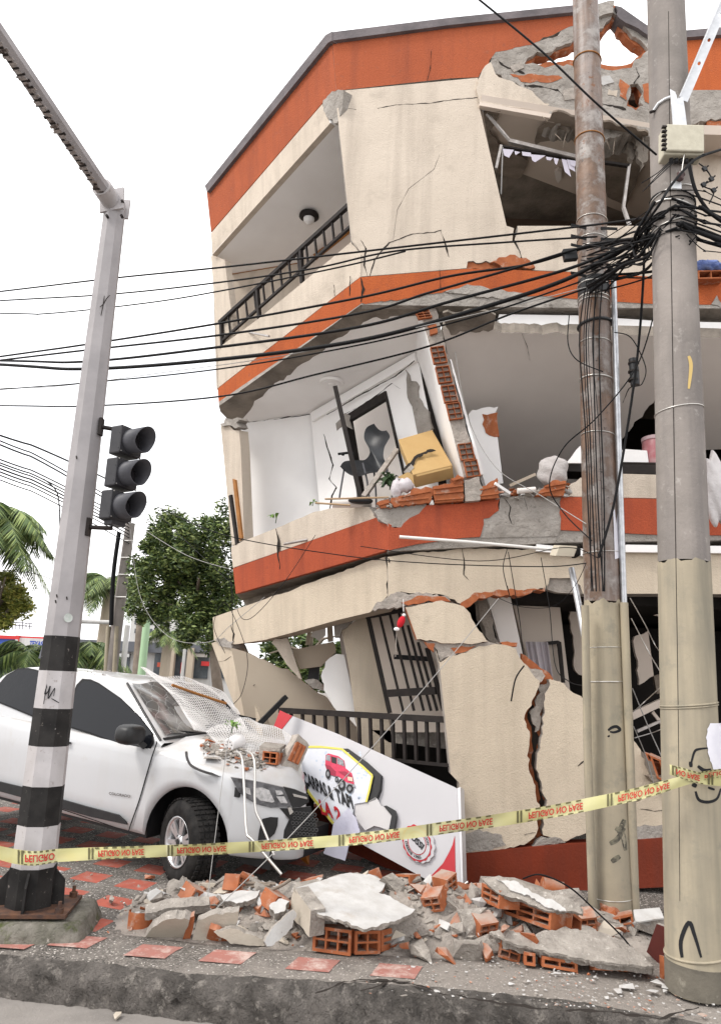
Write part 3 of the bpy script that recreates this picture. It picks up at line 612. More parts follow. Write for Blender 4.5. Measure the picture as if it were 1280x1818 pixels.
# partition fragments and fallen panels inside the rooms
for pts, Y_, m_ in [([(1126, 1130, 1), (1150, 1120), (1160, 1200, 1), (1134, 1216, 1)], 8.6, 'brownroom'), ([(1160, 1200), (1196, 1190), (1196, 1225), (1166, 1232)], 8.9, 'planked'), ([(1010, 1080, 1), (1032, 1084), (1036, 1200, 1), (1020, 1190, 1)], 8.7, 'brownroom'), ([(1128, 1330, 1), (1196, 1352, 1), (1196, 1392), (1130, 1392)], 7.9, 'planked')]:
    S('partition_fragment', pts, plY(Y_), .05, m_, amp=3)
# cloudy grey room fragments on the ground floor
S('hanging_slab', [(843, 1064, 1), (862, 1060), (872, 1085, 1), (876, 1120, 1), (888, 1146), (872, 1142, 1), (862, 1120, 1)], plY(7.6), .2, 'slabc')
S('inner_wall', [(864, 1056), (905, 1056), (932, 1182), (940, 1215), (900, 1215), (888, 1142)], plY(7.75), .1, 'greyroom')
S('inner_wall', [(905, 1050), (990, 1048), (1012, 1230), (958, 1200), (940, 1190)], plY(8.3), .1, 'brownroom')
S('window_frame', [(971, 1139), (990, 1137), (996, 1140), (1003, 1212), (998, 1212), (990, 1143), (971, 1145)], plY(8.2), .05, 'iron')
cu = MB(); cm = mat('lilac curtain', (.50, .45, .47), (.42, .38, .40), 6, .9)
pts = []; K = 40
for i in range(K+1):
    t = i/K; u0 = 932+t*40; u1 = 948+t*36
    y = 8.05+.018*math.sin(t*24)+.02*math.sin(t*11)
    pts += [aY(u0, 1139+t*1, y), aY(u1, 1224, y)]
cu.add(pts, [(2*i, 2*i+2, 2*i+3, 2*i+1) for i in range(K)], cm, True); cu.build('curtain', B)
# interior clutter in the black opening: leaning boards
S('fallen_board', [(1122, 1264), (1196, 1230), (1196, 1244), (1124, 1278)], plY(8.2), .06, 'brownroom')
S('fallen_board', [(1130, 1296), (1196, 1268), (1196, 1272), (1132, 1301)], plY(7.9), .03, 'alu')
S('fallen_board', [(1160, 1262), (1190, 1300), (1184, 1300), (1156, 1266)], plY(8.3), .03, 'brownroom')
S('fallen_plaster', [(1160, 1092, 1), (1178, 1082, 1), (1196, 1080), (1196, 1096, 1), (1172, 1095, 1)], plY(8.2), .03, 'brownroom')
# --- railings
def railing(name, top, bot, n, pl, posts=(), w=.022, off=.02, rw=.045):
    mb = MB()
    pbar(mb, top, pl, rw, .05, M['iron'], off); pbar(mb, bot, pl, .03, .035, M['iron'], off)
    def L2(path, t):
        (a, b), (c, d) = path[0], path[-1]; return (a+(c-a)*t, b+(d-b)*t)
    for i in range(1, n):
        t = i/n; mb.bar(pl.at(*L2(top, t), off), pl.at(*L2(bot, t), off), w, w, M['iron'], side=np.cross(pl.n, (0, 0, 1)))
    for a, b in posts: mb.bar(pl.at(*a, off), pl.at(*b, off), .045, .045, M['iron'], side=np.cross(pl.n, (0, 0, 1)))
    return mb.build(name, B)
railing('balcony_railing', [(390, 573), (620, 364)], [(394, 606), (624, 401)], 15, LF, [((393, 570), (396, 622)), ((457, 514), (461, 566)), ((534, 442), (537, 502))], off=-.03)
railing('street_railing', [(497, 1261), (797, 1278)], [(500, 1330), (799, 1359)], 15, RP, off=0, w=.03, rw=.06)
# security gate
g = MB()
GP = pl3(aY(651, 1093, 8.2), aY(711, 1083, 7.9), aY(770, 1262, 7.8))
pbar(g, [(651, 1094), (712, 1083)], GP, .06, .05, M['iron'])
for a, b in [((653, 1093), (692, 1266)), ((674, 1092), (716, 1264)), ((692, 1090), (735, 1262)), ((708, 1088), (752, 1262)), ((724, 1110), (765, 1262)), ((742, 1140), (776, 1262)), ((758, 1150), (788, 1262))]:
    g.bar(GP.at(*a), GP.at(*b), .05 if a[0] in (653, 758) else .028, .03, M['iron'], side=(1, 0, 0))
pbar(g, [(688, 1231), (774, 1226)], GP, .075, .04, M['iron'], .02)
pbar(g, [(700, 1166), (762, 1170)], GP, .05, .02, M['blackm'], -.2)
g.build('security_gate', B)
S('gate_panel', [(640, 1096), (720, 1086), (790, 1110), (810, 1300), (690, 1300)], GP.sh(-.35), .05, 'brownroom')
S('broken_tiles', [(660, 1296), (790, 1300), (796, 1330), (690, 1318)], plY(8.6), .06, 'rub')
rb = random.Random(12)
for (u, v, du, dv) in [(985, 238, 14, 16), (1005, 236, -6, 26), (1072, 243, 10, 22), (1092, 240, -4, 34), (1120, 236, 16, 20), (1140, 238, 2, 30), (960, 204, 10, 14), (1215, 224, 6, 20), (1240, 218, -5, 24)]:
    MB().tube(smooth_path([F.at(u, v, .0), F.at(u+du*.6, v+dv*.5, .1), F.at(u+du, v+dv, .06)], 4), .005, M['planked'], 5).build('bent_rebar', B)
quadbox('bench_top', .05, .9, 7.6, 8.3, .62, .68, M['blackm'])
# cracks in the walls: narrow open joints
ck = MB()
def crackline(path, pl, w, off, amp=2.0, step=6):
    a = [(u, v, 1) for u, v in path]; b = [(u+w*(.3 if i in (0, len(path)-1) else 1), v+w*.35, 1) for i, (u, v) in enumerate(path)][::-1]
    poly(a[:-1]+[path[-1]]+b[:-1]+[b[-1][:2]], pl, M['crack'], ck, off=off, th=.006, amp=min(1.0, w*.42), step=step)
for path, pl, w, off in [
    ([(608, 190), (618, 192), (632, 194)], F, 2, .002), ([(670, 192), (700, 186), (760, 183), (800, 177), (850, 172)], F, 1.6, .002),
    ([(765, 90), (763, 120), (758, 142)], F, 1.6, .006), ([(780, 275), (770, 300), (725, 335), (705, 372), (698, 425)], F, .5, .002),
    ([(640, 425), (648, 440), (645, 470), (652, 490)], F, 3, .003), ([(628, 430), (636, 445), (640, 462)], F, 2, .003), ([(656, 490), (664, 460), (690, 430), (730, 415), (770, 412), (783, 408)], F, 2.2, .003),
    ([(781, 408), (788, 430), (796, 455)], F, 3, .003), ([(640, 492), (643, 512), (640, 535)], F, 5, .024), ([(621, 490), (620, 525)], LF, 2, .024), ([(592, 505), (594, 525)], LF, 2, .008),
    ([(780, 478), (782, 515)], F, 1.5, .024), ([(489, 938), (493, 960), (492, 978), (496, 1010)], LF, 3, .024), ([(820, 972), (823, 1000), (822, 1020), (832, 1030)], FG, 2, .003),
    ([(574, 770), (582, 800), (590, 825), (583, 850), (596, 865), (588, 880), (584, 905)], W2, 2.4, .003), ([(563, 745), (566, 790), (562, 840)], W1, 1.6, .003), ([(440, 749), (500, 742), (550, 735)], W1, 2.5, .003),
    ([(580, 736), (640, 700), (700, 668), (735, 640)], W2, 1.6, .055), ([(612, 735), (640, 720), (670, 700), (695, 680), (710, 690)], W2, 1.5, .003),
    ([(895, 884), (905, 900), (902, 915), (908, 930)], F, 2, .014), ([(930, 884), (936, 905)], F, 2, .014), ([(1025, 1360), (1036, 1350), (1043, 1345)], F, 2, -.008),
    ([(388, 1175), (400, 1172), (410, 1165)], LG, 1.2, -.017), ([(428, 1232), (440, 1226), (452, 1215)], LG, 1.2, -.017), ([(410, 1110), (414, 1125), (413, 1140)], LG, 3, .003),
    ([(925, 590), (935, 615), (940, 640)], SG, 1, .003), ([(1105, 715), (1115, 690), (1130, 680)], SG, 1.6, .003), ([(930, 1482), (945, 1478), (950, 1478)], F, 1.5, .015), ([(1136, 1436), (1160, 1440), (1190, 1436)], F, 2, .003)]:
    ck = MB(); crackline(path, pl, w, off); ck.build('crack', B)
# drain spouts and small fittings
dp = MB(); dp.tube([LF.at(443, 590, 0), LF.at(478, 597, .28)], .014, M['alu'], 8); dp.build('drain_spout', B)
dp = MB(); dp.tube([LF.at(546, 958, 0), LF.at(504, 966, .2)], .016, M['alu'], 8); dp.build('drain_spout', B)
# brick rubble along the second floor sill is made with the loose things below
# ------------------------------------------------------------------ poles
concp = mat('weathered concrete pole', (.28, .25, .23), (.20, .18, .165), 2.2, .9, bump=[(40, .35, .008), (5, .2, .02)], streak=((.16, .145, .14), .75), spots=((.38, .355, .33), 12, .60, .78))
paint = mat('dirty pale yellow paint on concrete', (.37, .32, .235), (.30, .262, .20), 2.5, .85, bump=[(40, .3, .006)], streak=((.19, .175, .14), .8), spots=[((.22, .205, .165), 6, .56, .8), ((.12, .11, .1), 38, .76, .8)])
brownp = mat('brown stained pole', (.185, .115, .078), (.065, .042, .032), 4, .5, bump=[(14, .5, .02), (60, .4, .006)], streak=((.36, .33, .32), .85), spots=[((.30, .27, .25), 4, .50, .66), ((.17, .07, .03), 9, .62, .7), ((.06, .045, .04), 22, .62, .7)])
spray = mat('black spray paint', (.018, .018, .02), rough=.8)
def sprays(cyl, par, strokes, name='graffiti'):
    for p, w in strokes: o_ = MB(); cyl.stroke(p, w, o_, spray); o_.build(name, par)
def cylpole(a, b, ra, rb, m, mb, n=28, lo=0, hi=1, k=14):
    a = np.array(a, float); b = np.array(b, float)
    mb.tube([a+(b-a)*(lo+(hi-lo)*i/k) for i in range(k+1)], [ra+(rb-ra)*(lo+(hi-lo)*i/k) for i in range(k+1)], m, n)
class Cyl:
    def __init__(s, a, b, ra, rb): s.a = np.array(a, float); s.b = np.array(b, float); s.ra = ra; s.rb = rb
    def frac(s, v):   # fraction along axis at picture row v
        lo, hi = 0, 1
        for _ in range(40):
            m = (lo+hi)/2
            if prj(s.a+(s.b-s.a)*m)[1] > v: lo = m
            else: hi = m
        return lo
    def at(s, u, v, off=.002):
        t = s.frac(v); c = s.a+(s.b-s.a)*t; r = s.ra+(s.rb-s.ra)*t+off; d = ray(u, v)
        dx, dy = d[0], d[1]; ox, oy = CAM[0]-c[0], CAM[1]-c[1]
        A = dx*dx+dy*dy; Bq = 2*(ox*dx+oy*dy); Cq = ox*ox+oy*oy-r*r; D = Bq*Bq-4*A*Cq
        if D < 0: D = 0
        q = (-Bq-math.sqrt(D))/(2*A); return CAM+d*q
    def ring(s, v, w, mb, m, off=.004, tilt=0.0, n=28):
        t = s.frac(v); c = s.a+(s.b-s.a)*t; r = s.ra+(s.rb-s.ra)*t+off
        pts = [c+np.array([math.cos(a)*r, math.sin(a)*r, tilt*math.cos(a)*r]) for a in [2*math.pi*i/n for i in range(n)]]
        mb.tube(pts, w, m, 6, closed=True)
    def patch(s, pts, mb, m, off=.003, amp=2):
        q = jagged(pts, amp, 4, 9); tri = tessellate_polygon([[Vector((u, v, 0)) for u, v in q]])
        mb.add([s.at(u, v, off) for u, v in q], tri, m)
    def stroke(s, path, w, mb, m, off=.003):
        pp = smooth_path([(u, v, 0) for u, v in path], 5); vs = []
        for i, p in enumerate(pp):
            t = pp[min(i+1, len(pp)-1)]-pp[max(i-1, 0)]; L_ = math.hypot(t[0], t[1]) or 1
            ww = w*(.6+.5*math.sin(3.1*i/len(pp)+.3)); nx, ny = -t[1]/L_*ww/2, t[0]/L_*ww/2
            vs += [s.at(p[0]+nx, p[1]+ny, off), s.at(p[0]-nx, p[1]-ny, off)]
        mb.add(vs, [(2*i, 2*i+1, 2*i+3, 2*i+2) for i in range(len(pp)-1)], m)
# grey concrete pole at the right
tp = thing('utility_pole', 'thick grey concrete pole with pale yellow lower half, at the kerb on the right', 'utility pole', tuple(aY(1240, 1745, 4.85)))
pb = aY(1238, 1760, 4.9); pt = aY(1176, -160, 4.95); CP = Cyl(pb, pt, .178, .140)
tb = CP.frac(1000)
mb = MB(); cylpole(pb, pt, .178, .140, concp, mb, lo=tb); mb.build('pole_shaft', tp)
mb = MB()
# the painted part has an uneven brushed edge
n = 48; base = []
for k in range(15):
    t = tb*k/14; c = CP.a+(CP.b-CP.a)*t; r = .178+(.140-.178)*t+.002
    for i in range(n):
        a = 2*math.pi*i/n; z = (.010*math.sin(i*.9)+.006*math.sin(i*2.3)) if k == 14 else 0
        base.append(c+np.array([math.cos(a)*r, math.sin(a)*r, z]))
mb.add(base, [(k*n+i, k*n+(i+1) % n, (k+1)*n+(i+1) % n, (k+1)*n+i) for k in range(14) for i in range(n)], paint, True)
mb.build('painted_base', tp)
t0 = CP.frac(1706); mb = MB(); cylpole(pb, pt, .184, .146, mat('stained pole foot', (.15, .135, .11), (.10, .09, .075), 5, .95, bump=[(30, .6, .01)], spots=((.24, .22, .18), 12, .58, .72)), mb, hi=t0, k=6); mb.build('pole_foot', tp)
mb = MB()
for v, w in [(732, .004), (1250, .006), (1254, .005), (1690, .008)]:
    mb = MB(); CP.ring(v, w, mb, M['tarnish'] if v < 1000 else paint, tilt=.12); mb.build('steel_band', tp)
sprays(CP, tp, [([(1210, 1700), (1208, 1670), (1222, 1638), (1232, 1660), (1244, 1700)], 7), ([(1234, 1405), (1240, 1420), (1256, 1424), (1272, 1418), (1279, 1400)], 5),
    ([(1226, 1356), (1232, 1335), (1240, 1330), (1258, 1328)], 4), ([(1238, 1360), (1250, 1368), (1262, 1366)], 6), ([(1228, 1392), (1236, 1396)], 7), ([(1256, 1398), (1268, 1402)], 4), ([(1225, 1352), (1226, 1362)], 6)])

pap = mat('white paper notice', (.74, .73, .78), (.66, .65, .72), 9, .9, bump=(9, .3, .01))
mb = MB(); G_ = []
for j in range(17):
    v = 1284+82*j/16; ul = np.interp(v, [1284, 1292, 1310, 1340, 1366], [1260, 1256, 1253, 1257, 1266])+math.sin(j*2.3)*.8
    G_ += [CP.at(ul+(1283-ul)*i/8, v, .006) for i in range(9)]
mb.add(G_, [(j*9+i, j*9+i+1, (j+1)*9+i+1, (j+1)*9+i) for j in range(16) for i in range(8)], pap)
mb.build('torn_notice', tp)
mb = MB(); CP.stroke([(1186, 20), (1190, 400), (1196, 800), (1203, 1250), (1206, 1600)], 1.3, mb, M['crack'], off=.003); 
CP.stroke([(1222, 632), (1226, 650), (1222, 690)], 6, mb, mat('faded yellow paint mark', (.55, .40, .16), rough=.9)); mb.build('casting_seam', tp)
# the bracket arm, junction box, insulator on that pole
gal = mat('galvanised bracket', (.62, .63, .65), (.52, .53, .55), 14, .42, metal=.45)
ba = thing('bracket_arm', 'pale galvanised diagonal bracket arm with round holes clamped to the grey concrete pole', 'bracket', tuple(CP.at(1205, 190, .02)))
AP = plY(4.72)
mb = MB()
mb.add([], [], gal)
def strip_with_holes():
    a, b = AP.at(1212, 178), AP.at(1292, -10); d = b-a; L_ = np.linalg.norm(d); t = d/L_; s_ = np.cross(t, AP.n); w = .036; k = 12
    P2 = lambda x, y: a+t*x+s_*y
    outer = [Vector((0, -w, 0)), Vector((L_, -w, 0)), Vector((L_, w, 0)), Vector((0, w, 0))]
    holes = [[Vector((cx+.02*math.cos(q), .012*math.sin(q)+.002, 0)) for q in [2*math.pi*i/k for i in range(k)]] for cx in (L_*.34, L_*.56, L_*.8)]
    tri = tessellate_polygon([outer]+holes); flat = outer+[p for h in holes for p in h]
    mb.add([P2(p.x, p.y) for p in flat], tri, gal); mb.add([P2(p.x, p.y)-AP.n*.005 for p in flat], [x[::-1] for x in tri], gal)
    mb.bar(P2(0, -w), P2(L_, -w), .006, .05, gal, side=s_)
strip_with_holes()
mb.build('perforated_arm', ba)
mb = MB(); poly([(1189, 158), (1198, 163), (1202, 175), (1212, 172), (1216, 200), (1219, 225), (1194, 221)], AP, gal, mb, off=.03, th=.006); mb.build('gusset_plate', ba)
mb = MB(); pts = [CP.at(u, v, .012) for u, v in [(1160, 196), (1168, 184), (1180, 176), (1190, 172), (1200, 171)]]
mb.tube(pts, .012, gal, 8); mb.tube([pts[0]+np.array([-.03, 0, -.02]), pts[0]+np.array([.01, 0, .0])], .011, M['iron'], 6); mb.build('clamp', ba)
jb = thing('junction_box', 'weathered beige cable junction box mounted near the top of the grey concrete pole', 'junction box', tuple(CP.at(1213, 250, .1)))
bx = mat('weathered beige box', (.50, .47, .38), (.43, .40, .32), 20, .7, bump=(90, .3, .004), spots=((.3, .28, .22), 60, .66, .72))
c = AP.at(1214, 248, .02); ex = AP.at(1250, 249, .02)-c; ey = AP.at(1214, 222, .02)-c
mb = MB(); mb.box(c-AP.n*.06, ex*.98, ey, np.array([0, .06, 0]), bx); jo = mb.build('box_body', jb, bevel=.012)
mb = MB(); mb.box(c+AP.n*.012, ex*.93, ey*.9, np.array([0, .012, 0]), bx); mb.build('box_lid', jb, bevel=.01)
mb = MB()
for i in range(6):
    p = c-ex*1.0+ey*(.75-i*.3)+AP.n*.01; mb.box(p, ex*.13, ey*.05, np.array([0, .012, 0]), M['iron'])
mb.build('hinge_clips', jb)
mb = MB()
for i in range(5):
    p = c-ey*1.0+ex*(-.5+i*.25)-AP.n*.05; mb.tube([p, p-N(ey)*.03], .016, M['blackplastic'], 10)
mb.build('cable_gland', jb)
ins = thing('insulator', 'small dark ceramic spool insulator hanging below the beige junction box', 'insulator', tuple(AP.at(1208, 310, .05)))
mb = MB(); q = AP.at(1207, 313, .04); ax_ = N(AP.at(1213, 296, .04)-q)
mb.tube([q+ax_*x for x in (-.03, -.02, -.012, 0, .012, .02, .03)], [.022, .03, .018, .026, .018, .03, .022], mat('brown porcelain', (.07, .035, .035), rough=.3), 16); mb.build('spool', ins)
mb = MB(); mb.tube([q+ax_*.03, c-ey*.98], .004, M['tarnish'], 6); mb.box(q-ax_*.06+np.array([.0, .03, 0]), (.035, 0, 0), (0, .008, 0), (0, 0, .03), gal); mb.build('hook', ins)
# the brown pole
tq = thing('utility_pole', 'brown stained pole with yellow foot, wrapped in cables, left of the grey concrete pole', 'utility pole', tuple(aY(1086, 1612, 6.2)))
qa, qb = aY(1086, 1640, 6.25), aY(1034, -160, 6.3); BP = Cyl(qa, qb, .165, .124); tb = BP.frac(1070)
mb = MB(); cylpole(qa, qb, .165, .124, brownp, mb, lo=tb, k=20); mb.build('pole_shaft', tq)
mb = MB(); base = []
for k in range(15):
    t = tb*k/14; c_ = BP.a+(BP.b-BP.a)*t; r = .165+(.124-.165)*t+.002
    for i in range(n):
        a = 2*math.pi*i/n; z = (.018*math.sin(i*.8)+.008*math.sin(i*1.9)) if k == 14 else 0
        base.append(c_+np.array([math.cos(a)*r, math.sin(a)*r, z]))
mb.add(base, [(k*n+i, k*n+(i+1) % n, (k+1)*n+(i+1) % n, (k+1)*n+i) for k in range(14) for i in range(n)], paint, True); mb.build('painted_base', tq)
mb = MB()
for v, w in [(110, .008), (250, .006), (395, .004), (430, .004), (447, .004), (510, .006), (533, .006), (540, .005), (612, .004), (677, .007), (775, .004), (983, .003), (1210, .005), (1150, .003), (1590, .003)]:
    mb = MB(); BP.ring(v, w, mb, M['tarnish'] if v > 300 else M['wood'], tilt=-.08 if v < 800 else .05); mb.build('steel_band', tq)
mb = MB(); mb.tube([BP.at(1048, v, .003)+np.array([.02, .02, 0]) for v in (515, 540)], .14, M['blackplastic'], 24); BP.ring(525, .0, mb, M['blackplastic'])
t1_, t2_ = BP.frac(528), BP.frac(500); cA = BP.a+(BP.b-BP.a)*t1_; cB = BP.a+(BP.b-BP.a)*t2_
mb = MB(); mb.tube([cA, cB], [.148, .146], M['blackplastic'], 24); mb.build('rubber_wrap', tq); mb = MB(); BP.ring(578, .016, mb, M['blackplastic'], tilt=.1); mb.build('rubber_ring', tq)
sprays(BP, tq, [([(1079, 1297), (1085, 1292), (1094, 1290), (1100, 1296), (1090, 1300), (1082, 1299)], 5), ([(1078, 1308), (1082, 1306)], 3)])
soot = mat('smudged soot', (.07, .065, .055), (.22, .2, .15), 26, .9)
for p_ in [[(1092, 1470), (1104, 1480), (1110, 1510)], [(1082, 1498), (1095, 1490), (1108, 1470)], [(1085, 1530), (1100, 1520)], [(1098, 1480), (1108, 1455)]]:
    o_ = MB(); BP.stroke(p_, 9, o_, soot); o_.build('soot_smudge', tq)

def vduct(name, pts, r, m, label):
    P_ = [aY(u, v, Y) for u, v, Y in pts]
    o = MB().tube(P_, r, m, 10).build(name); tag(o, label, 'conduit'); return o
vduct('conduit', [(1052, 1620, 6.1), (1043, 1350, 6.08), (1038, 1075, 6.06)], .032, paint, 'yellow painted conduit running up the left side of the brown utility pole')
vduct('conduit', [(1127, 1620, 6.15), (1118, 1350, 6.12), (1107, 1070, 6.12)], .034, paint, 'yellow painted conduit running up the right side of the brown utility pole')
vduct('conduit', [(1107, 1070, 6.15), (1098, 800, 6.15), (1088, 480, 6.18)], .026, M['steel'], 'long grey steel conduit on the right side of the upper brown utility pole')
vduct('conduit', [(1037, 1130, 6.4), (1028, 1080, 6.5), (1014, 1010, 6.7)], .03, M['steel'], 'short grey pipe slanting from the building beam to the brown pole')
mb = MB(); BP.patch([(1088, 905), (1098, 905), (1100, 990), (1091, 993)], mb, pap, off=.006); mb.build('paper_strip', tq)
mb = MB()
for v in (405, 424, 440, 490):
    for s_, u0 in ((-1, 1040), (1, 1066)):
        a = BP.at(u0, v); b = a+np.array([s_*.15, -.02, s_*-.015]); mb.bar(a, b, .028, .006, M['blackm'], side=(0, 0, 1))
mb.build('step_brackets', tq)
mb = MB(); p_ = BP.at(1042, 452, .01); mb.box(aY(1011, 453, 6.05), (.062, 0, .01), (0, .03, 0), (-.01, 0, .055), M['blackplastic']); tag(mb.build('splice_box', None, bevel=.008), 'small black splice box hanging beside the brown pole above the orange band', 'splice box')
mb = MB(); mb.tube([aY(1122, 637, 6.1), aY(1125, 655, 6.1), aY(1127, 684, 6.1)], [.035, .042, .04], M['blackplastic'], 14)
for v in (645, 660, 675): mb.tube([aY(1124, v, 6.1)+np.array([0, 0, z]) for z in (-.008, .008)], .048, M['iron'], 14)
tag(mb.build('cable_splice'), 'black cylindrical cable splice closure hanging right of the brown utility pole', 'cable splice')
mb = MB(); cbx = mat('beige camera housing', (.52, .47, .38), rough=.7)
mb.box(aY(1000, 978, 6.6), (.085, .0, .0), (0, .1, .02), (.02, 0, .05), cbx); mb.box(aY(1022, 980, 6.58), (.02, 0, 0), (0, .08, 0), (0, 0, .045), M['dark']); tag(mb.build('junction_box', None, bevel=.006), 'broken beige box fixed to the cream beam just left of the brown pole', 'junction box')
mb = MB(); mb.tube([F.at(709, 953, .15), F.at(830, 962, .14), F.at(985, 976, .13)], .016, mat('white plastic pipe', (.72, .70, .67), rough=.5), 8); tag(mb.build('plastic_pipe'), 'long thin white plastic pipe across the red band of the building', 'pipe')
# ------------------------------------------------------------------ traffic signal
sb = aZ(52, 1612, .13); ST = aY(206, 362, sb[1]+.02)
tl = thing('signal_mast', 'grey octagonal traffic signal mast with black and white striped foot and long overhead arm', 'signal mast', tuple(sb))
pgrey = mat('grey mast paint', (.32, .30, .305), (.26, .245, .25), 5, .55, bump=(60, .15, .004), spots=((.2, .17, .16), 30, .74, .78), streak=((.27, .25, .25), .35))
pwhite = mat('worn white paint', (.46, .437, .442), (.38, .36, .365), 7, .7, spots=[((.3, .27, .26), 22, .62, .68), ((.12, .1, .09), 40, .68, .72)], streak=((.38, .35, .34), .5))
pblack = mat('worn black paint', (.014, .013, .013), (.028, .026, .025), 8, .6, spots=[((.16, .14, .13), 30, .64, .70), ((.3, .28, .27), 55, .70, .74)])
mast = Cyl(sb, ST, .150, .088)
rows = [(1500+35, 1510-8), (0, 0)]
def octo(mb, t0, t1, m, off=0):
    c0 = mast.a+(mast.b-mast.a)*t0; c1 = mast.a+(mast.b-mast.a)*t1; r0 = mast.ra+(mast.rb-mast.ra)*t0+off; r1 = mast.ra+(mast.rb-mast.ra)*t1+off
    vs = []
    for c_, r_ in ((c0, r0), (c1, r1)):
        for i in range(8):
            a = math.pi/8+math.pi/4*i+.2; vs.append(c_+np.array([math.cos(a)*r_, math.sin(a)*r_, 0]))
    mb.add(vs, [(i, (i+1) % 8, 8+(i+1) % 8, 8+i) for i in range(8)], m); mb.add(vs[:8], [tuple(range(8))[::-1]], m); mb.add(vs[8:], [tuple(range(8))], m)
fr = [mast.frac(v) for v in (1536, 1462, 1393, 1323, 1257, 1191, 1130)]
cols = [pwhite, pblack, pwhite, pblack, pwhite, pblack]
mb = MB(); octo(mb, fr[-1], 1.0, pgrey); mb.build('mast_shaft', tl)
for i in range(6):
    mb = MB(); octo(mb, fr[i], fr[i+1], cols[i], .002); mb.build('painted_stripe', tl)
mb = MB(); octo(mb, .004, fr[0], pblack, .01)
# flared stiffener plates and base plate
c0 = mast.a+np.array([0, 0, .02]); c1 = mast.a+(mast.b-mast.a)*fr[0]
for a in (0.2, .2+math.pi/2, .2+math.pi, .2+1.5*math.pi):
    d = np.array([math.cos(a), math.sin(a), 0]); t_ = np.array([-math.sin(a), math.cos(a), 0])*.008
    P_ = [c0+d*.12, c0+d*.225, c0+d*.215+np.array([0, 0, .16]), c1+d*.15-np.array([0, 0, .02]), c1+d*.11]
    mb.add([p+t_ for p in P_]+[p-t_ for p in P_], [(0, 1, 2, 3, 4), (9, 8, 7, 6, 5)]+[(i, (i+1) % 5, 5+(i+1) % 5, 5+i) for i in range(5)], pblack)
mb.build('stiffened_foot', tl)
mb = MB(); rot = .12; exv = np.array([math.cos(rot), math.sin(rot), 0])*.30; eyv = np.array([-math.sin(rot), math.cos(rot), 0])*.24
rusty = mat('rusty dark steel', (.06, .04, .035), (.13, .065, .04), 14, .75, bump=(50, .4, .006))
mb.box(mast.a+np.array([0, 0, .012]), exv, eyv, (0, 0, .011), rusty); mb.build('base_plate', tl)
for sx in (-1, 1):
    for sy in (-1, 1):
        mb = MB(); p = mast.a+exv*.82*sx+eyv*.8*sy+np.array([0, 0, .02]); mb.tube([p, p+np.array([0, 0, .035])], .028, rusty, 6); mb.tube([p, p+np.array([0, 0, .075])], .013, rusty, 8); mb.build('anchor_bolt', tl)
mb = MB()
mast.stroke([(84, 1218), (80, 1232), (86, 1228), (90, 1218), (86, 1240), (94, 1228), (98, 1222), (96, 1236)], 2, mb, spray); mast.stroke([(92, 1240), (106, 1248)], 1.5, mb, spray); mast.stroke([(78, 1250), (84, 1215)], 1.2, mb, spray)
mast.stroke([(178, 545), (184, 540), (190, 530), (196, 524)], 1.6, mb, M['iron']); mast.stroke([(180, 560), (184, 540), (186, 525)], 1.6, mb, M['iron'])
for u, v in [(101, 1058), (99, 1068), (119, 1062), (136, 812)]: mast.stroke([(u, v-3), (u+1, v+3)], 2.4, mb, M['iron'])
mb.build('scratches', tl)
mb = MB(); cs = [(122+8*math.cos(a), 1097+8*math.sin(a)) for a in [i*math.pi/8 for i in range(16)]]; mast.patch(cs, mb, mat('faded green sticker', (.40, .45, .41), (.5, .5, .49), 60, .6), off=.008); mb.build('round_sticker', tl)
# arm
ArmA = ST+np.array([0, 0, -.03]); zA = ArmA[2]+.02
ArmB = aZ(-8, 52, zA+.12); dirA = ArmB-ArmA; ArmB2 = ArmA+dirA*1.6
mb = MB(); armm = mat('stained white arm underside', (.42, .39, .38), (.30, .26, .24), 7, .7, spots=[((.07, .055, .05), 13, .5, .6)], bump=(14, .3, .01))
t_ = N(dirA); s_ = N(np.cross(t_, (0, 0, 1))); u_ = np.cross(s_, t_); K = 30
vs = []
for i in range(K+1):
    p = ArmA+t_*.02+(ArmB2-ArmA)*i/K; w = .062-.012*i/K
    vs += [p+s_*w*math.cos(a)+u_*w*math.sin(a)*1.1 for a in [math.pi/8+math.pi/4*j for j in range(8)]]
mb.add(vs, [(i*8+j, i*8+(j+1) % 8, (i+1)*8+(j+1) % 8, (i+1)*8+j) for i in range(K) for j in range(8) if True], pgrey)
# underside ribbing: worn serrated stain strip, built as a rough strip of flakes
mb.build('overhead_arm', tl)
mb = MB(); fl = random.Random(4)
for i in range(150):
    f_ = .03+.97*i/150; p = ArmA+(ArmB2-ArmA)*f_; w = .062-.012*f_
    a0 = -math.pi*.5+fl.uniform(-.25, .25); q = p+(s_*math.cos(a0)+u_*math.sin(a0))*w*.99
    mb.box(q, t_*fl.uniform(.004, .012), s_*fl.uniform(.014, .034), u_*.004, armm if i % 3 else M['iron'])
mb.build('flaking_paint', tl)
mb = MB(); mb.tube([ArmA-t_*.03, ArmA+t_*.24], .082, pwhite, 12); mb.build('arm_sleeve', tl)
mb = MB(); mb.box(ST+np.array([-.005, -.075, -.02]), (.105, -.02, .012), (0, .012, 0), (-.01, 0, .10), pwhite); mb.box(ST+np.array([0, .06, -.01]), (.10, 0, 0), (0, .012, 0), (0, 0, .09), pwhite); mb.build('flange_plate', tl)
for du, dv in ((-14, 14), (12, 14), (13, -12)):
    p = aY(206+du, 372+dv, ST[1]-.09); MB().tube([p, p+np.array([0, -.03, 0])], .013, M['iron'], 6).build('flange_bolt', tl)
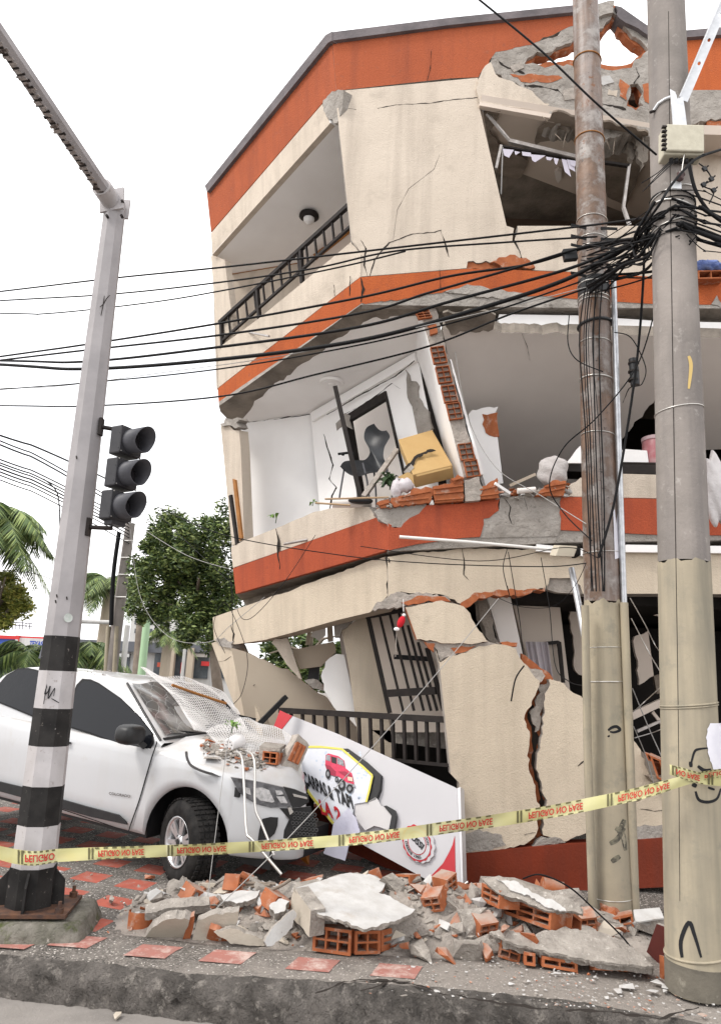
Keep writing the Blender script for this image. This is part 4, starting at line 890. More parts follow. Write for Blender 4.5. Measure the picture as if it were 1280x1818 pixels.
# concrete plinth under the mast
mb = MB(); r = random.Random(8); pc_ = mast.a; ang = .12
mos = mat('mossy plinth concrete', (.20, .185, .16), (.10, .095, .075), 7, .97, bump=[(14, 1, .04), (60, .8, .01)], spots=[((.075, .085, .035), 6, .56, .68), ((.33, .3, .27), 22, .66, .72)])
g1 = []
nx_, ny_ = 14, 10
def plinth(u, v, h):
    p = pc_+exv/.30*(u*(.40+.05*h))+eyv/.24*(v*(.31+.05*h)); return np.array([p[0]+r.uniform(-.006, .006), p[1]+r.uniform(-.006, .006), .125*(1-h)-.01+r.uniform(-.004, .004)])
ring = [(-1+2*i/12, -1) for i in range(12)]+[(1, -1+2*i/8) for i in range(8)]+[(1-2*i/12, 1) for i in range(12)]+[(-1, 1-2*i/8) for i in range(8)]
vs = []; 
for h, s in ((0, .86), (0, .95), (.12, 1), (.5, 1), (1.08, 1.02)):
    vs += [plinth(a*s*(1-.05*(abs(a)*abs(b))**6), b*s*(1-.05*(abs(a)*abs(b))**6), h) for a, b in ring]
k = len(ring); mb.add(vs, [(j*k+i, j*k+(i+1) % k, (j+1)*k+(i+1) % k, (j+1)*k+i) for j in range(4) for i in range(k)], mos, True); mb.add(vs[:k], [tuple(range(k))], mos)
tag(mb.build('concrete_plinth'), 'rough mossy concrete plinth carrying the striped signal mast', 'plinth')
# signal head
sg_ = thing('traffic_light', 'unlit three lamp traffic light with dark hooded visors on the grey mast', 'traffic light', tuple(mast.a+(mast.b-mast.a)*mast.frac(850)+np.array([.3, 0, 0])))
axu = N(mast.b-mast.a); fdir = N(np.array([.88, -.46, -.10])); fdir = N(fdir-axu*(fdir@axu)); sdv = np.cross(axu, fdir)
dk = mat('dark signal housing', (.020, .020, .024), (.03, .029, .033), 12, .5, bump=(80, .1, .002)); dk2 = mat('grey visor', (.065, .065, .075), (.05, .05, .058), 12, .55)
lens = mat('unlit lens', (.02, .018, .02), rough=.15)
D0 = sb[1]-.06
for k_, (u, v) in enumerate([(232, 785), (224, 842), (215, 899)]):
    c_ = aY(u, v, D0); H = .115; Wd = .104
    mb = MB(); mb.box(c_-fdir*.055, fdir*.06, sdv*Wd, axu*H, dk); s1 = mb.build('signal_section', sg_, bevel=.012)
    mb = MB(); mb.box(c_+fdir*.008, fdir*.006, sdv*(Wd+.012), axu*(H-.006), dk); mb.build('lamp_door', s1, bevel=.006)
    mb = MB(); R_ = .098; K = 26; L1, L2 = .205, .205
    vs = []
    for q_, rr_ in ((0, R_), (1, R_*1.02)):
        for i in range(K):
            a = 2*math.pi*i/K; top = math.sin(a)
            ln = (.012 if q_ == 0 else .155+.045*max(-.4, top))
            vs.append(c_+fdir*ln+sdv*math.cos(a)*rr_+axu*math.sin(a)*rr_)
    for q_, rr_ in ((1, R_*1.02-.005), (0, R_-.005)):
        for i in range(K):
            a = 2*math.pi*i/K; top = math.sin(a)
            ln = (.012 if q_ == 0 else .155+.045*max(-.4, top))
            vs.append(c_+fdir*ln+sdv*math.cos(a)*rr_+axu*math.sin(a)*rr_)
    mb.add(vs, [(j*K+i, j*K+(i+1) % K, (j+1)*K+(i+1) % K, (j+1)*K+i) for j in range(3) for i in range(K)], dk2, True)
    mb.build('visor', s1)
    mb = MB(); mb.tube([c_+fdir*.012, c_+fdir*.03, c_+fdir*.036], [.092, .06, .01], lens, 22); mb.build('lens', s1)
    mb = MB()
    for a in (-1, 1):
        for b in (-1, 1): p = c_+fdir*.014+sdv*.1*a+axu*.1*b; mb.tube([p, p+fdir*.005], .005, M['tarnish'], 6)
    for b in (-.6, .6): p = c_-fdir*.0-sdv*(-Wd)*(-1)+axu*.1*b; mb.tube([p-axu*.018, p+axu*.018], .012, dk, 8)
    mb.build('screws', s1)
for (u0, v0), (u1, v1) in [((180, 758), (215, 764)), ((158, 936), (200, 938))]:
    a = aY(u0, v0, sb[1]-.02); b = aY(u1, v1, D0+.05)
    mb = MB(); mb.tube([a, b], .017, M['iron'], 10); mb.box(a, (.012, 0, 0), (0, .03, 0), axu*.07, M['iron']); mb.build('mounting_bracket', sg_)
mb = MB(); c_ = aY(213, 928, D0); mb.box(c_-fdir*.05, fdir*.04, sdv*.07, axu*.02, dk); mb.build('end_cap', sg_)
# ------------------------------------------------------------------ barrier tape
tapem = bpy.data.materials.new('yellow barrier tape'); tapem.use_nodes = True; q = tapem.node_tree.nodes['Principled BSDF']
q.inputs['Base Color'].default_value = (.66, .60, .22, 1); q.inputs['Roughness'].default_value = .35; q.inputs['Transmission Weight'].default_value = .0; q.inputs['Alpha'].default_value = .88
tn = tapem.node_tree; nzz = tn.nodes.new('ShaderNodeTexNoise'); nzz.inputs['Scale'].default_value = 5; gg = tn.nodes.new('ShaderNodeNewGeometry'); tn.links.new(gg.outputs['Position'], nzz.inputs['Vector'])
mr = tn.nodes.new('ShaderNodeMix'); mr.data_type = 'RGBA'; mr.inputs[6].default_value = (.50, .485, .29, 1); mr.inputs[7].default_value = (.44, .40, .12, 1); tn.links.new(nzz.outputs[0], mr.inputs[0]); tn.links.new(mr.outputs[2], q.inputs['Base Color'])
tred = mat('tape red ink', (.42, .035, .03), rough=.6); tblk = mat('tape black ink', (.11, .10, .05), rough=.6)
def tape(name, path, hw, label, words, bars, bright=False):
    """path: (u, v, Y, half height px)"""
    P_ = smooth_path([(u, v, Y, h) for u, v, Y, h in path], 16)
    us = [p[0] for p in P_]
    def at(u, s, off=0):
        v = np.interp(u, us, [p[1] for p in P_]); Y = np.interp(u, us, [p[2] for p in P_]); h = np.interp(u, us, [p[3] for p in P_])
        return aY(u, v+s*h, Y-off-.012*math.sin(u*.013)*s)
    root = thing(name, label, 'barrier tape', tuple(at(us[len(us)//2], 0)))
    mb = MB(); vs = []; K = 200; n5 = 5
    for i in range(K+1):
        u = us[0]+(us[-1]-us[0])*i/K
        for j in range(n5): vs.append(at(u, -1+2*j/(n5-1))+np.array([0, .004*math.sin(u*.05+j), 0]))
    mb.add(vs, [(i*n5+j, i*n5+j+1, (i+1)*n5+j+1, (i+1)*n5+j) for i in range(K) for j in range(n5-1)], tapem, True); mb.build('ribbon', root)
    for side in (1,):
        mb = MB()
        for u0, u1, w in words:
            text(mb, w, tred, lambda a, b: at(u0+(u1-u0)*a, -.42+b*.95+.0, .007*side), .02)
        mb.build('lettering', root)
        mb = MB()
        def r_(u0, u1, s0, s1): mb.add([at(u0, s0, .006*side), at(u1, s0, .006*side), at(u1, s1, .006*side), at(u0, s1, .006*side)], [(0, 1, 2, 3)], tblk)
        for b in bars: r_(b, b+3.4, -.95, .9); r_(b+6.2, b+9.6, -.95, .9)
        for u0, u1, w in words:
            k = 6; st = (u1-u0+12)/k
            for i in range(k):
                r_(u0-6+i*st, u0-6+i*st+st*.5, -.98, -.72); r_(u0-2+i*st, u0-2+i*st+st*.52, .8, .98)
        mb.build('bar_print', root)
    return root
tape('barrier_tape', [(96, 1519, 5.36, 12), (180, 1515, 5.33, 11), (420, 1505, 5.2, 10), (640, 1489, 5.05, 10.5), (800, 1468, 4.9, 11), (960, 1444, 4.8, 11.5), (1120, 1412, 4.7, 11.5), (1225, 1383, 4.66, 9), (1285, 1371, 4.66, 7)], 10,
     'long yellow danger tape with upside down red lettering stretched from striped mast to grey pole', [(175, 256, 'PELIGRO NO PASE'), (315, 402, 'PELIGRO NO PASE'), (465, 556, 'PELIGRO NO PASE'), (620, 709, 'PELIGRO NO PASE'), (780, 874, 'PELIGRO NO PASE'), (938, 1034, 'PELIGRO NO PASE'), (1097, 1188, 'PELIGRO NO PASE'), (1250, 1284, 'PELIG')], [157, 298, 442, 601, 757, 917, 1077, 1230])
tape('barrier_tape', [(-900, 1440, 6.2, 9), (-400, 1470, 5.8, 9), (-60, 1505, 5.5, 10), (-10, 1512, 5.4, 12), (30, 1521, 5.22, 13), (62, 1524, 5.17, 13), (100, 1519, 5.26, 12)], 10,
     'yellow danger tape entering from the left edge and wrapped round the striped mast', [(45, 98, 'PELIGRO')], [32])
def tape2():
    tape('barrier_tape', [(1188, 1366, 4.70, 9), (1215, 1374, 4.655, 10), (1245, 1382, 4.65, 10), (1290, 1388, 4.68, 9)], 9, 'short brighter yellow danger tape wrapped behind the long one on the grey pole', [(1200, 1242, 'NO PASE')], [1192, 1256])
tape2()
# ------------------------------------------------------------------ cables
CG = [0]
ORD = ['first', 'second', 'third', 'fourth', 'fifth', 'sixth', 'seventh', 'eighth', 'ninth', 'tenth', 'eleventh', 'twelfth']
def cable(pts, r=.008, m='cable', label='', k=10, name='cable', group=None):
    Q_ = [aY(u, v, Y) for u, v, Y in pts]
    if pts[0][0] <= -20: Q_.insert(0, Q_[0]+(Q_[0]-Q_[1])*(8/np.linalg.norm(Q_[0]-Q_[1])))
    if pts[-1][0] >= 1290: Q_.append(Q_[-1]+(Q_[-1]-Q_[-2])*(3/np.linalg.norm(Q_[-1]-Q_[-2])))
    if pts[0][0] >= 1290: Q_.insert(0, Q_[0]+(Q_[0]-Q_[1])*(3/np.linalg.norm(Q_[0]-Q_[1])))
    P_ = smooth_path(Q_, k)
    o = MB().tube(P_, r, M[m] if isinstance(m, str) else m, 6).build(name); CG[0] += 1
    return tag(o, label, 'cable' if name == 'cable' else name.replace('_', ' '), group)
g1_ = 'cables strung from the pole across the building to the left'
cable([(-20, 520, 9), (200, 494, 8), (400, 474, 7.1), (700, 440, 6.4), (1030, 402, 6.0), (1160, 385, 5.1)], 0.010, label='thin black cable, highest of those crossing the balcony and the sky at left', group=g1_)
cable([(-20, 535, 9), (200, 522, 8), (400, 500, 7.1), (560, 476, 6.6), (700, 446, 6.3), (900, 430, 6.1), (1060, 420, 5.9)], 0.009, label='thin black cable, second from top among those crossing the sky at left', group=g1_)
cable([(-20, 556, 9), (80, 557, 8.6), (260, 538, 7.8), (400, 515, 7.1), (600, 475, 6.5), (720, 446, 6.3)], 0.008, label='faint thin cable, third from top among those crossing the sky at left', group=g1_)
cable([(-20, 636, 9), (150, 612, 8.1), (390, 574, 7.1), (640, 528, 6.4), (800, 490, 6.2), (935, 470, 6.1), (1040, 440, 6.0), (1120, 430, 5.6)], 0.0117, label='black cable crossing the balcony railing and sagging into the splice box', group=g1_)
cable([(-20, 642, 9), (150, 622, 8.1), (390, 595, 7.1), (640, 556, 6.4), (760, 520, 6.2), (900, 480, 6.1), (1050, 435, 5.9), (1160, 420, 5.1)], 0.0117, label='black cable just below the one crossing the balcony railing foot', group=g1_)
cable([(-20, 640, 9), (150, 642, 8.1), (390, 616, 7.1), (640, 580, 6.4), (800, 535, 6.2), (1000, 480, 6.0), (1100, 440, 5.6), (1180, 410, 5.0), (1290, 440, 4.8)], 0.0143, label='thick black cable, upper of the two heaviest lines crossing the cream spandrel', group=g1_)
cable([(-20, 646, 9), (150, 655, 8.1), (390, 638, 7.1), (640, 604, 6.4), (850, 548, 6.15), (1000, 498, 6.0), (1100, 445, 5.6), (1200, 400, 4.8), (1290, 430, 4.7)], 0.0195, label='heaviest black cable, lower of the two thick lines crossing the orange band', group=g1_)
cable([(-20, 693, 9), (150, 680, 8.1), (390, 655, 7.1), (640, 612, 6.4), (850, 560, 6.15), (1030, 500, 5.95)], 0.0078, label='thin cable directly under the heaviest black line', group=g1_)
cable([(-20, 690, 9), (100, 686, 8.4), (300, 660, 7.4), (500, 632, 6.8), (700, 590, 6.3), (900, 545, 6.1), (1040, 510, 5.9)], 0.0039, 'cablegrey', label='hair thin grey wire beneath the heaviest black line', group=g1_)
cable([(-20, 720, 9), (150, 721, 8.1), (390, 704, 7.1), (560, 665, 6.6), (760, 615, 6.3), (900, 560, 6.1), (1040, 512, 5.9)], 0.0091, label='lowest black cable crossing the ceiling of the wrecked balcony room', group=g1_)
cable([(845, -5, 4.6), (960, 90, 4.6), (1060, 185, 4.6), (1165, 275, 4.75)], 0.0078, label='black cable dropping diagonally past the hole in the roof corner')
cable([(280, 900, 7.6), (400, 950, 7.1), (600, 985, 6.8), (760, 1000, 6.6), (960, 1006, 6.4), (1040, 1000, 6.1)], 0.0052, label='black wire sagging low across the red band towards the brown pole')
cable([(640, 970, 6.9), (850, 996, 6.6), (1000, 972, 6.4), (1060, 990, 6.05)], 0.0039, label='thin wire just over the cream ground floor beam')
# guy wires
cable([(885, 1062, 6.9), (780, 1190, 6.6), (640, 1350, 6.5), (500, 1500, 5.9), (372, 1625, 5.6)], .0035, 'cablegrey', label='thin pale wire slanting across the fallen sign down to the rubble')
cable([(365, 1625, 5.6), (400, 1350, 5.9), (412, 1290, 6.0)], .0028, 'cablegrey', label='thin wire hanging straight down in front of the car wing')
# drooping loops near the building corner
for i, (pts, lb) in enumerate([
    ([(395, 955, 7.4), (415, 1060, 7.2), (440, 1100, 7.2), (500, 1040, 7.1), (560, 950, 7.2)], 'thin wire looping off the left end of the cream beam'),
    ([(400, 1160, 7.3), (380, 1110, 7.3), (400, 1070, 7.3), (430, 1130, 7.2), (440, 1180, 7.2), (430, 1230, 7.2), (415, 1250, 7.2)], 'thin wire curling down the leaning left column'),
    ([(232, 940, 9.5), (250, 1060, 9.2), (300, 1130, 8.8), (370, 1140, 8.2), (410, 1110, 7.6), (470, 1060, 7.3)], 'slack pale wire drooping in front of the large tree'),
    ([(410, 955, 7.3), (412, 1060, 7.3), (415, 1130, 7.2)], 'short wire dropping vertically at the left end of the building')]):
    cable(pts, .003, 'cablegrey' if i == 2 else 'cable', label=lb)
# bundle between the two poles
r = random.Random(21); gb = 'tangled cables between the two utility poles'
for i in range(38):
    a = (r.uniform(1030, 1075), r.uniform(430, 520), r.uniform(6.0, 6.15)); b = (r.uniform(1160, 1240), r.uniform(350, 430), r.uniform(4.72, 4.85))
    mid = ((a[0]+b[0])/2+r.uniform(-20, 20), (a[1]+b[1])/2+r.uniform(-12, 38), 5.4)
    mid2 = (a[0]*.3+b[0]*.7+r.uniform(-14, 14), a[1]*.3+b[1]*.7+r.uniform(-25, 40), 5.0)
    cable([a, mid, mid2, b], r.choice([.004, .005, .007, .009, .012]), label='black cable in the tangle strung between the brown and the grey pole', group=gb)
mb = MB()
for i, (v, w) in enumerate([(352, .004), (362, .006), (371, .005), (380, .008), (388, .005), (397, .007), (409, .005), (418, .004), (432, .004)]):
    mb = MB(); CP.ring(v, w, mb, M['cable'] if i % 3 else M['tarnish'], off=.008, tilt=r.uniform(-.35, .35)); mb.build('wire_wrap', tp)
gr_ = 'cables spraying right from the grey pole'
for i in range(12):
    a = (r.uniform(1190, 1225), 338+i*7, 4.75); b = (1295, 362+i*8, 4.9)
    cable([a, (1250, (a[1]+b[1])/2+r.uniform(-14, 14), 4.75), b], r.choice([.004, .006, .009]), label='black cable leaving the grey pole to the right edge, %s from top of twelve' % ORD[i], group=gr_)
gl_ = 'cables strapped down the brown pole'
for i in range(7):
    x = 1034+i*5+r.uniform(-2, 2)
    cable([(x+6, 500, 6.08), (x-2+r.uniform(-8, 4), 600, 6.06), (x+4, 760, 6.05), (x+9, 900, 6.05), (x+14+r.uniform(-5, 5), 1050, 6.05)], r.choice([.003, .004, .006]), label='black cable strapped down the front of the brown pole, %s from left of seven' % ORD[i], group=gl_)
for pts, rr_, lb in [
    ([(1145, 400, 5.6), (1140, 520, 5.7), (1130, 640, 5.9), (1110, 780, 6.0), (1088, 900, 6.02), (1062, 990, 6.04)], .012, 'thick black cable curving down from between the poles behind the grey conduit'),
    ([(1165, 540, 5.6), (1130, 650, 5.8), (1060, 740, 5.95), (1000, 795, 6.2), (975, 860, 6.4), (1000, 910, 6.4), (1050, 960, 6.1)], .006, 'black cable crossing the brown pole and looping left over the rubble sill'),
    ([(1010, 560, 6.0), (1008, 610, 6.0), (1025, 640, 5.98), (1070, 660, 5.98)], .005, 'black cable loop left of the brown pole under the orange band'),
    ([(1090, 590, 6.05), (1120, 600, 6.0), (1145, 650, 6.0), (1140, 680, 6.0), (1127, 686, 6.05)], .005, 'black cable curling into the hanging splice closure'),
    ([(900, 975, 6.9), (893, 1010, 6.6), (905, 1060, 6.6), (900, 1040, 6.6)], .004, 'short black wire dangling from the beam left of the brown pole'),
    ([(902, 980, 6.9), (912, 1040, 6.7), (922, 1100, 6.7), (928, 1160, 6.7)], .004, 'long black wire dangling across the opening above the big wall fragment'),
    ([(930, 1182, 6.9), (915, 1205, 6.85), (907, 1245, 6.85)], .007, 'stub of black cable hanging over the big cream wall fragment'),
    ([(960, 990, 6.9), (975, 1080, 6.7), (985, 1180, 6.6), (1010, 1210, 6.4), (1040, 1218, 6.1)], .004, 'wire drooping from the beam to the side of the yellow conduit'),
    ([(885, 1062, 6.9), (930, 1078, 6.7), (985, 1075, 6.6), (1020, 1040, 6.4), (1040, 1000, 6.1)], .003, 'thin wire arc under the cream beam next to the brown pole'),
    ([(808, 625, 7.3), (830, 740, 7.2), (880, 830, 7.1), (960, 880, 6.8), (1040, 930, 6.1)], .004, 'pale wire hanging across the grey wrecked room to the brown pole')]:
    cable(pts, rr_, 'cablegrey' if 'pale' in lb else 'cable', label=lb)
for pts, lb in [([(1118, 1062, 6.2), (1145, 1110, 6.4), (1165, 1150, 6.5), (1185, 1165, 5.2)], 'white wire pair crossing the dark opening between the two poles'),
                ([(1120, 1098, 6.2), (1155, 1165, 6.3), (1184, 1212, 5.2)], 'grey wire crossing the dark opening just below the white pair'),
                ([(1124, 1264, 6.2), (1150, 1240, 6.4), (1184, 1210, 5.2)], 'white wire rising to the right across the dark opening'),
                ([(1122, 1222, 6.2), (1150, 1290, 6.3), (1180, 1360, 6.3), (1190, 1410, 6.2)], 'grey wire falling to the broken brick beside the grey pole'),
                ([(1124, 1290, 6.2), (1145, 1340, 6.4), (1162, 1400, 6.5)], 'short grey wire over the cream fragment between the poles'),
                ([(1126, 1310, 6.2), (1160, 1300, 6.4), (1190, 1288, 5.3)], 'grey wire nearly level across the dark opening')]:
    cable(pts, .0045, 'tarnish' if 'white' in lb else 'cablegrey', label=lb)
cable([(928, 1560, 5.7), (960, 1553, 5.6), (1010, 1575, 5.55), (1060, 1620, 5.5), (1110, 1670, 5.4), (1137, 1715, 5.3)], .006, label='black cable arching over the brick rubble at lower right')
cable([(1290, 400, 4.8), (1262, 380, 4.75), (1235, 340, 4.72), (1222, 290, 4.7)], .014, label='thick black cable leaving the beige junction box downwards to the right')
cable([(1290, 262, 4.8), (1250, 275, 4.7), (1225, 290, 4.65), (1190, 330, 4.62), (1165, 370, 4.66), (1120, 430, 5.3)], .010, 'cable', label='black cable passing under the insulator on the grey pole')
for i, (u, v) in enumerate([(1138, 325), (1150, 330), (1140, 340)]):
    cable([(1192+i*4, 283, 4.72), (1168, 306+i*4, 4.68), (u, v, 4.7)], .004, 'cable', label='frayed cable end sticking out left below the junction box, %s of three from top' % ORD[i], group='frayed cable ends below the junction box')
cable([(1240, 290, 4.7), (1252, 300, 4.7), (1262, 318, 4.7), (1248, 330, 4.7), (1266, 340, 4.7), (1258, 362, 4.72)], .005, label='thin black cable threading the small clamps beside the junction box')
for i, (u, v) in enumerate([(1250, 300), (1262, 318), (1248, 328), (1266, 338)]):
    mb = MB(); p = aY(u, v, 4.7); mb.box(p, (.012, 0, .006), (0, .010, 0), (-.008, 0, .014), M['blackplastic']); mb.tube([p, p+np.array([.03, 0, .03])], .006, M['cable'], 6)
    tag(mb.build('cable_clamp'), 'small black cable clamp beside the beige junction box, %s of four from top' % ORD[i], 'cable clamp', 'cable clamps beside the junction box')
# far wires at the left
gf = 'power lines receding behind the mast at left'
for i, (v0, v1, r_) in enumerate([(770, 870, .016), (778, 905, .012), (785, 912, .014), (812, 925, .012), (818, 932, .012), (822, 938, .012), (828, 944, .014), (834, 950, .013), (840, 956, .011), (848, 966, .010)]):
    cable([(-20, v0-4, 11), (80, v0+(v1-v0)*.3, 12.5), (232, v1, 17)], r_, label='overhead line receding from the left edge behind the striped mast, %s from top of ten' % ORD[i], group=gf, k=6)
cable([(78, 850, 11), (102, 875, 11), (107, 930, 11), (106, 985, 11)], .010, label='black cable curling down beside the left palm')
cable([(-20, 1010, 15), (60, 1018, 16), (110, 1036, 18)], .008, label='faint line low over the yellow green tree')
cable([(100, 905, 12), (260, 935, 13), (420, 1000, 14)], .004, 'cable', label='thin line passing over the large tree', k=6)
cable([(240, 870, 13), (330, 960, 12), (415, 1040, 11)], .005, 'cable', label='line slanting down in front of the large tree', k=6)
cable([(240, 930, 13), (330, 985, 12), (415, 1012, 11)], .005, 'cablegrey', label='grey line slanting across the large tree', k=6)
# ------------------------------------------------------------------ the pickup
def rotm(yaw, pit, rol):
    cy, sy = math.cos(yaw), math.sin(yaw); cp, sp = math.cos(pit), math.sin(pit); c, s = math.cos(rol), math.sin(rol)
    return np.array([[cy, -sy, 0], [sy, cy, 0], [0, 0, 1]])@np.array([[cp, 0, sp], [0, 1, 0], [-sp, 0, cp]])@np.array([[1, 0, 0], [0, c, -s], [0, s, c]])
CS = .943; CR = rotm(math.radians(-26.37), math.radians(3.86), math.radians(.32)); CO = np.array([-1.017, 7.525, 0.0])
def cw(x, y, z): return CO+CR@(np.array([x, y, z])*CS)
def carpl(p0, n): return Pl(cw(*p0), CR@np.array(n, float))
cA_, cB_ = aY(541, 1400, 6.92), aY(512, 1290, 8.3); cn_ = N(np.cross(cB_-cA_, [0, 0, 1.0])); cn_ = cn_ if cn_[0] > 0 else -cn_
def crush(p):
    d = (np.array(p)-cA_)@cn_
    return np.array(p)-cn_*d*.985 if d > 0 else np.array(p)
wpaint = mat('white car paint', (.49, .495, .51), (.455, .46, .475), .8, .28, spec=.5, coat=.4, spots=[((.42, .40, .375), 5, .60, .85), ((.36, .33, .30), 60, .70, .78)], streak=((.42, .40, .38), .30), dusty=((.40, .37, .34), .7))
cblack = mat('black trim', (.011, .011, .012), (.018, .018, .019), 14, .45)
glassd = mat('tinted side glass', (.010, .011, .014), rough=.04, spec=.22, bump=(2.2, .25, .02))
rubber = mat('tyre rubber', (.012, .0115, .0115), (.028, .026, .025), 14, .85, bump=(70, .4, .004))
alloy = mat('silver wheel', (.62, .62, .63), (.52, .52, .53), 9, .32, metal=.75)
chrome = mat('chrome', (.8, .8, .8), rough=.12, metal=1)
CAR = thing('pickup_truck', 'crushed white double cab pickup truck with dusty bonnet under rubble beside the striped mast', 'pickup truck', tuple(CO))
def lerp(x, xs, ys): return float(np.interp(x, xs, ys))
XC, ZC, RA = -.02, .37, .47; XR = -3.15
def zlow(x):
    if abs(x-XC) < RA: return max(.36, ZC+math.sqrt(RA*RA-(x-XC)**2))
    if abs(x-XR) < RA: return max(.36, ZC+math.sqrt(RA*RA-(x-XR)**2))
    return .34
def Wd(x): return lerp(x, [-4.3, -4.2, .28, .42, .60, .85, .90, .935, .95], [.86, .93, .93, .90, .80, .62, .48, .28, .03])
def zsh(x): return lerp(x, [-4.3, -3.2, -.45, .3, .55, .85, .95], [1.13, 1.15, 1.13, 1.04, .98, .90, .86])
def zh(x): return lerp(x, [-.46, 0, .4, .7, .95], [1.21, 1.20, 1.15, 1.06, .90]) if x > -.46 else zsh(x)
xs = sorted(set([-4.3, -4.25, -4.1, -3.9]+[XR+RA*math.cos(math.pi*i/16) for i in range(17)]+[XR-RA-.001, XR+RA+.001, -2.4, -2.0, -1.5, -1.1, -.8, -.6]+[XC+RA*math.cos(math.pi*i/22) for i in range(23)]+[XC-RA-.001, XC+RA+.001, -.46, -.459, .55, .62, .7, .78, .85, .88, .90, .92, .935, .945, .95]))
fr_ = [0, .05, .3, .6, .86, .96, 1]; yo = [-.05, -.008, 0, 0, -.004, -.025, -.065]
vs = []; hoodf = []; bodyf = []; nrow = 0
for x in xs:
    W_, zl, zs, z2 = Wd(x), zlow(x), zsh(x), zh(x)
    row = []
    for f_, o in zip(fr_, yo):
        z = zl+(zs-zl)*f_; w = max(.01, W_+o)
        if x > .45 and z < .78: w += .035*min(1, (x-.45)/.2); 
        row.append([x+(.03 if (x > .85 and z < .78) else 0), -w, z])
    for f2, dz in ((.86, -.012), (.6, .004), (.3, .015), (0, .02)):
        row.append([x, -max(.005, (W_-.065))*f2, (zs*(1-min(1, (1-f2)*3.2))+z2*min(1, (1-f2)*3.2))+dz*(1 if x > -.46 else 0)])
    full = row+[[a, -b, c] for a, b, c in row[:-1][::-1]]; nrow = len(full); vs += full
r = random.Random(2)
def dent(p):
    x, y, z = p
    if x > -.35 and z > .93 and abs(y) < .75:     # bonnet crumple
        z += .022*math.sin(x*11+y*7)*math.cos(y*9)-.03*max(0, 1-((x-.35)/.4)**2)*max(0, 1-((y-.2)/.5)**2)
    return x, y, z
W3 = [crush(cw(*dent(p))) for p in vs]
mb = MB(); fb = []; fh = []
for i in range(len(xs)-1):
    for k in range(nrow-1):
        f_ = (i*nrow+k, i*nrow+k+1, (i+1)*nrow+k+1, (i+1)*nrow+k)
        fb.append(f_)
mb.add(W3, fb, wpaint, True); mb.add(W3[:nrow], [tuple(range(nrow))], wpaint); mb.build('body', CAR)
from mathutils.bvhtree import BVHTree
_bvh = BVHTree.FromPolygons([Vector(p) for p in W3], fb)
def hood(u, v, up=0.0):
    d = ray(u, v); d = d/np.linalg.norm(d); h = _bvh.ray_cast(Vector(CAM), Vector(d))
    if h[0] is None: return aY(u, v, 7.2)
    return np.array(h[0])+np.array([0, 0, up])
# cabin
def ztop(x): return lerp(x, [-3.15, -3.1, -2.9, -1.6, -1.18, -.46], [1.18, 1.5, 1.62, 1.65, 1.63, 1.17])
def wt(z): return lerp(z, [1.1, 1.17, 1.63], [.87, .86, .66])
cx = [-3.15, -3.12, -3.05, -2.9, -2.6, -2.2, -1.9, -1.6, -1.4, -1.25, -1.18, -1.05, -.9, -.75, -.6, -.5, -.46]
vs = []
for x in cx:
    zt = ztop(x); row = [[x, -wt(z_), z_] for z_ in (1.08, 1.12, 1.12+(zt-1.12)*.5, zt-.02)]
    cam_ = .055 if x < -1.2 else .03*max(0, (zt-1.17)/.46)
    row += [[x, -(wt(zt)-.03), zt+.015*(zt > 1.2)], [x, -wt(zt)*.72, zt+cam_*.7], [x, -wt(zt)*.35, zt+cam_], [x, 0, zt+cam_*1.1]]
    full = row+[[a, -b, c] for a, b, c in row[:-1][::-1]]; n_ = len(full); vs += full
mb = MB(); mb.add([crush(cw(*p)) for p in vs], [(i*n_+k, i*n_+k+1, (i+1)*n_+k+1, (i+1)*n_+k) for i in range(len(cx)-1) for k in range(n_-1)], wpaint, True)
mb.build('cab_roof', CAR)
# underbody and wheel wells
mb = MB(); bxs = lambda x0, x1, y0, y1, z0, z1, m=cblack: mb.box(cw((x0+x1)/2, (y0+y1)/2, (z0+z1)/2), CR@np.array([(x1-x0)/2*CS, 0, 0]), CR@np.array([0, (y1-y0)/2*CS, 0]), CR@np.array([0, 0, (z1-z0)/2*CS]), m)
bxs(-4.2, -.5, -.84, .84, .30, .7); bxs(-.5, .47, -.5, .6, .28, .8); bxs(.47, .80, -.70, .35, .26, .5); bxs(-.55, .5, -.88, -.4, .84, .92); mb.build('underbody', CAR)
# side glass on the sloping cab side
GPn = np.cross(np.array([1, 0, 0]), np.array([0, .20, .46])); GL = carpl((-1, -.86, 1.17), GPn)
def cpoly(name, pts, pl, m, off, th=.006, amp=0): 
    o = MB(); poly(pts, pl, m, o, off=off, th=th, amp=amp); return o.build(name, CAR)
wr = mat('window rubber', (.012, .012, .013), rough=.6)
for nm, P_ in (('window', [(149, 1209), (163, 1210), (177, 1216), (214, 1241), (247, 1272), (269, 1300), (270, 1315), (262, 1329), (210, 1319), (160, 1300), (116, 1287), (127, 1250), (139, 1219)]),
               ('window', [(33, 1189), (50, 1188), (80, 1195), (92, 1201), (88, 1232), (66, 1273), (30, 1258), (0, 1246), (-40, 1229), (-40, 1222), (0, 1215), (13, 1200)])):
    cx_ = sum(p[0] for p in P_)/len(P_); cy_ = sum(p[1] for p in P_)/len(P_)
    o = MB(); poly([(cx_+(u-cx_)*1.05, cy_+(v-cy_)*1.07) for u, v in P_], GL, wr, o, off=.006); oo = o.build(nm, CAR)
    o = MB(); poly(P_, GL, glassd, o, off=.011); o.build('pane', oo)
SP_ = carpl((0, -.935, .7), (0, -1, 0))
seam = MB()
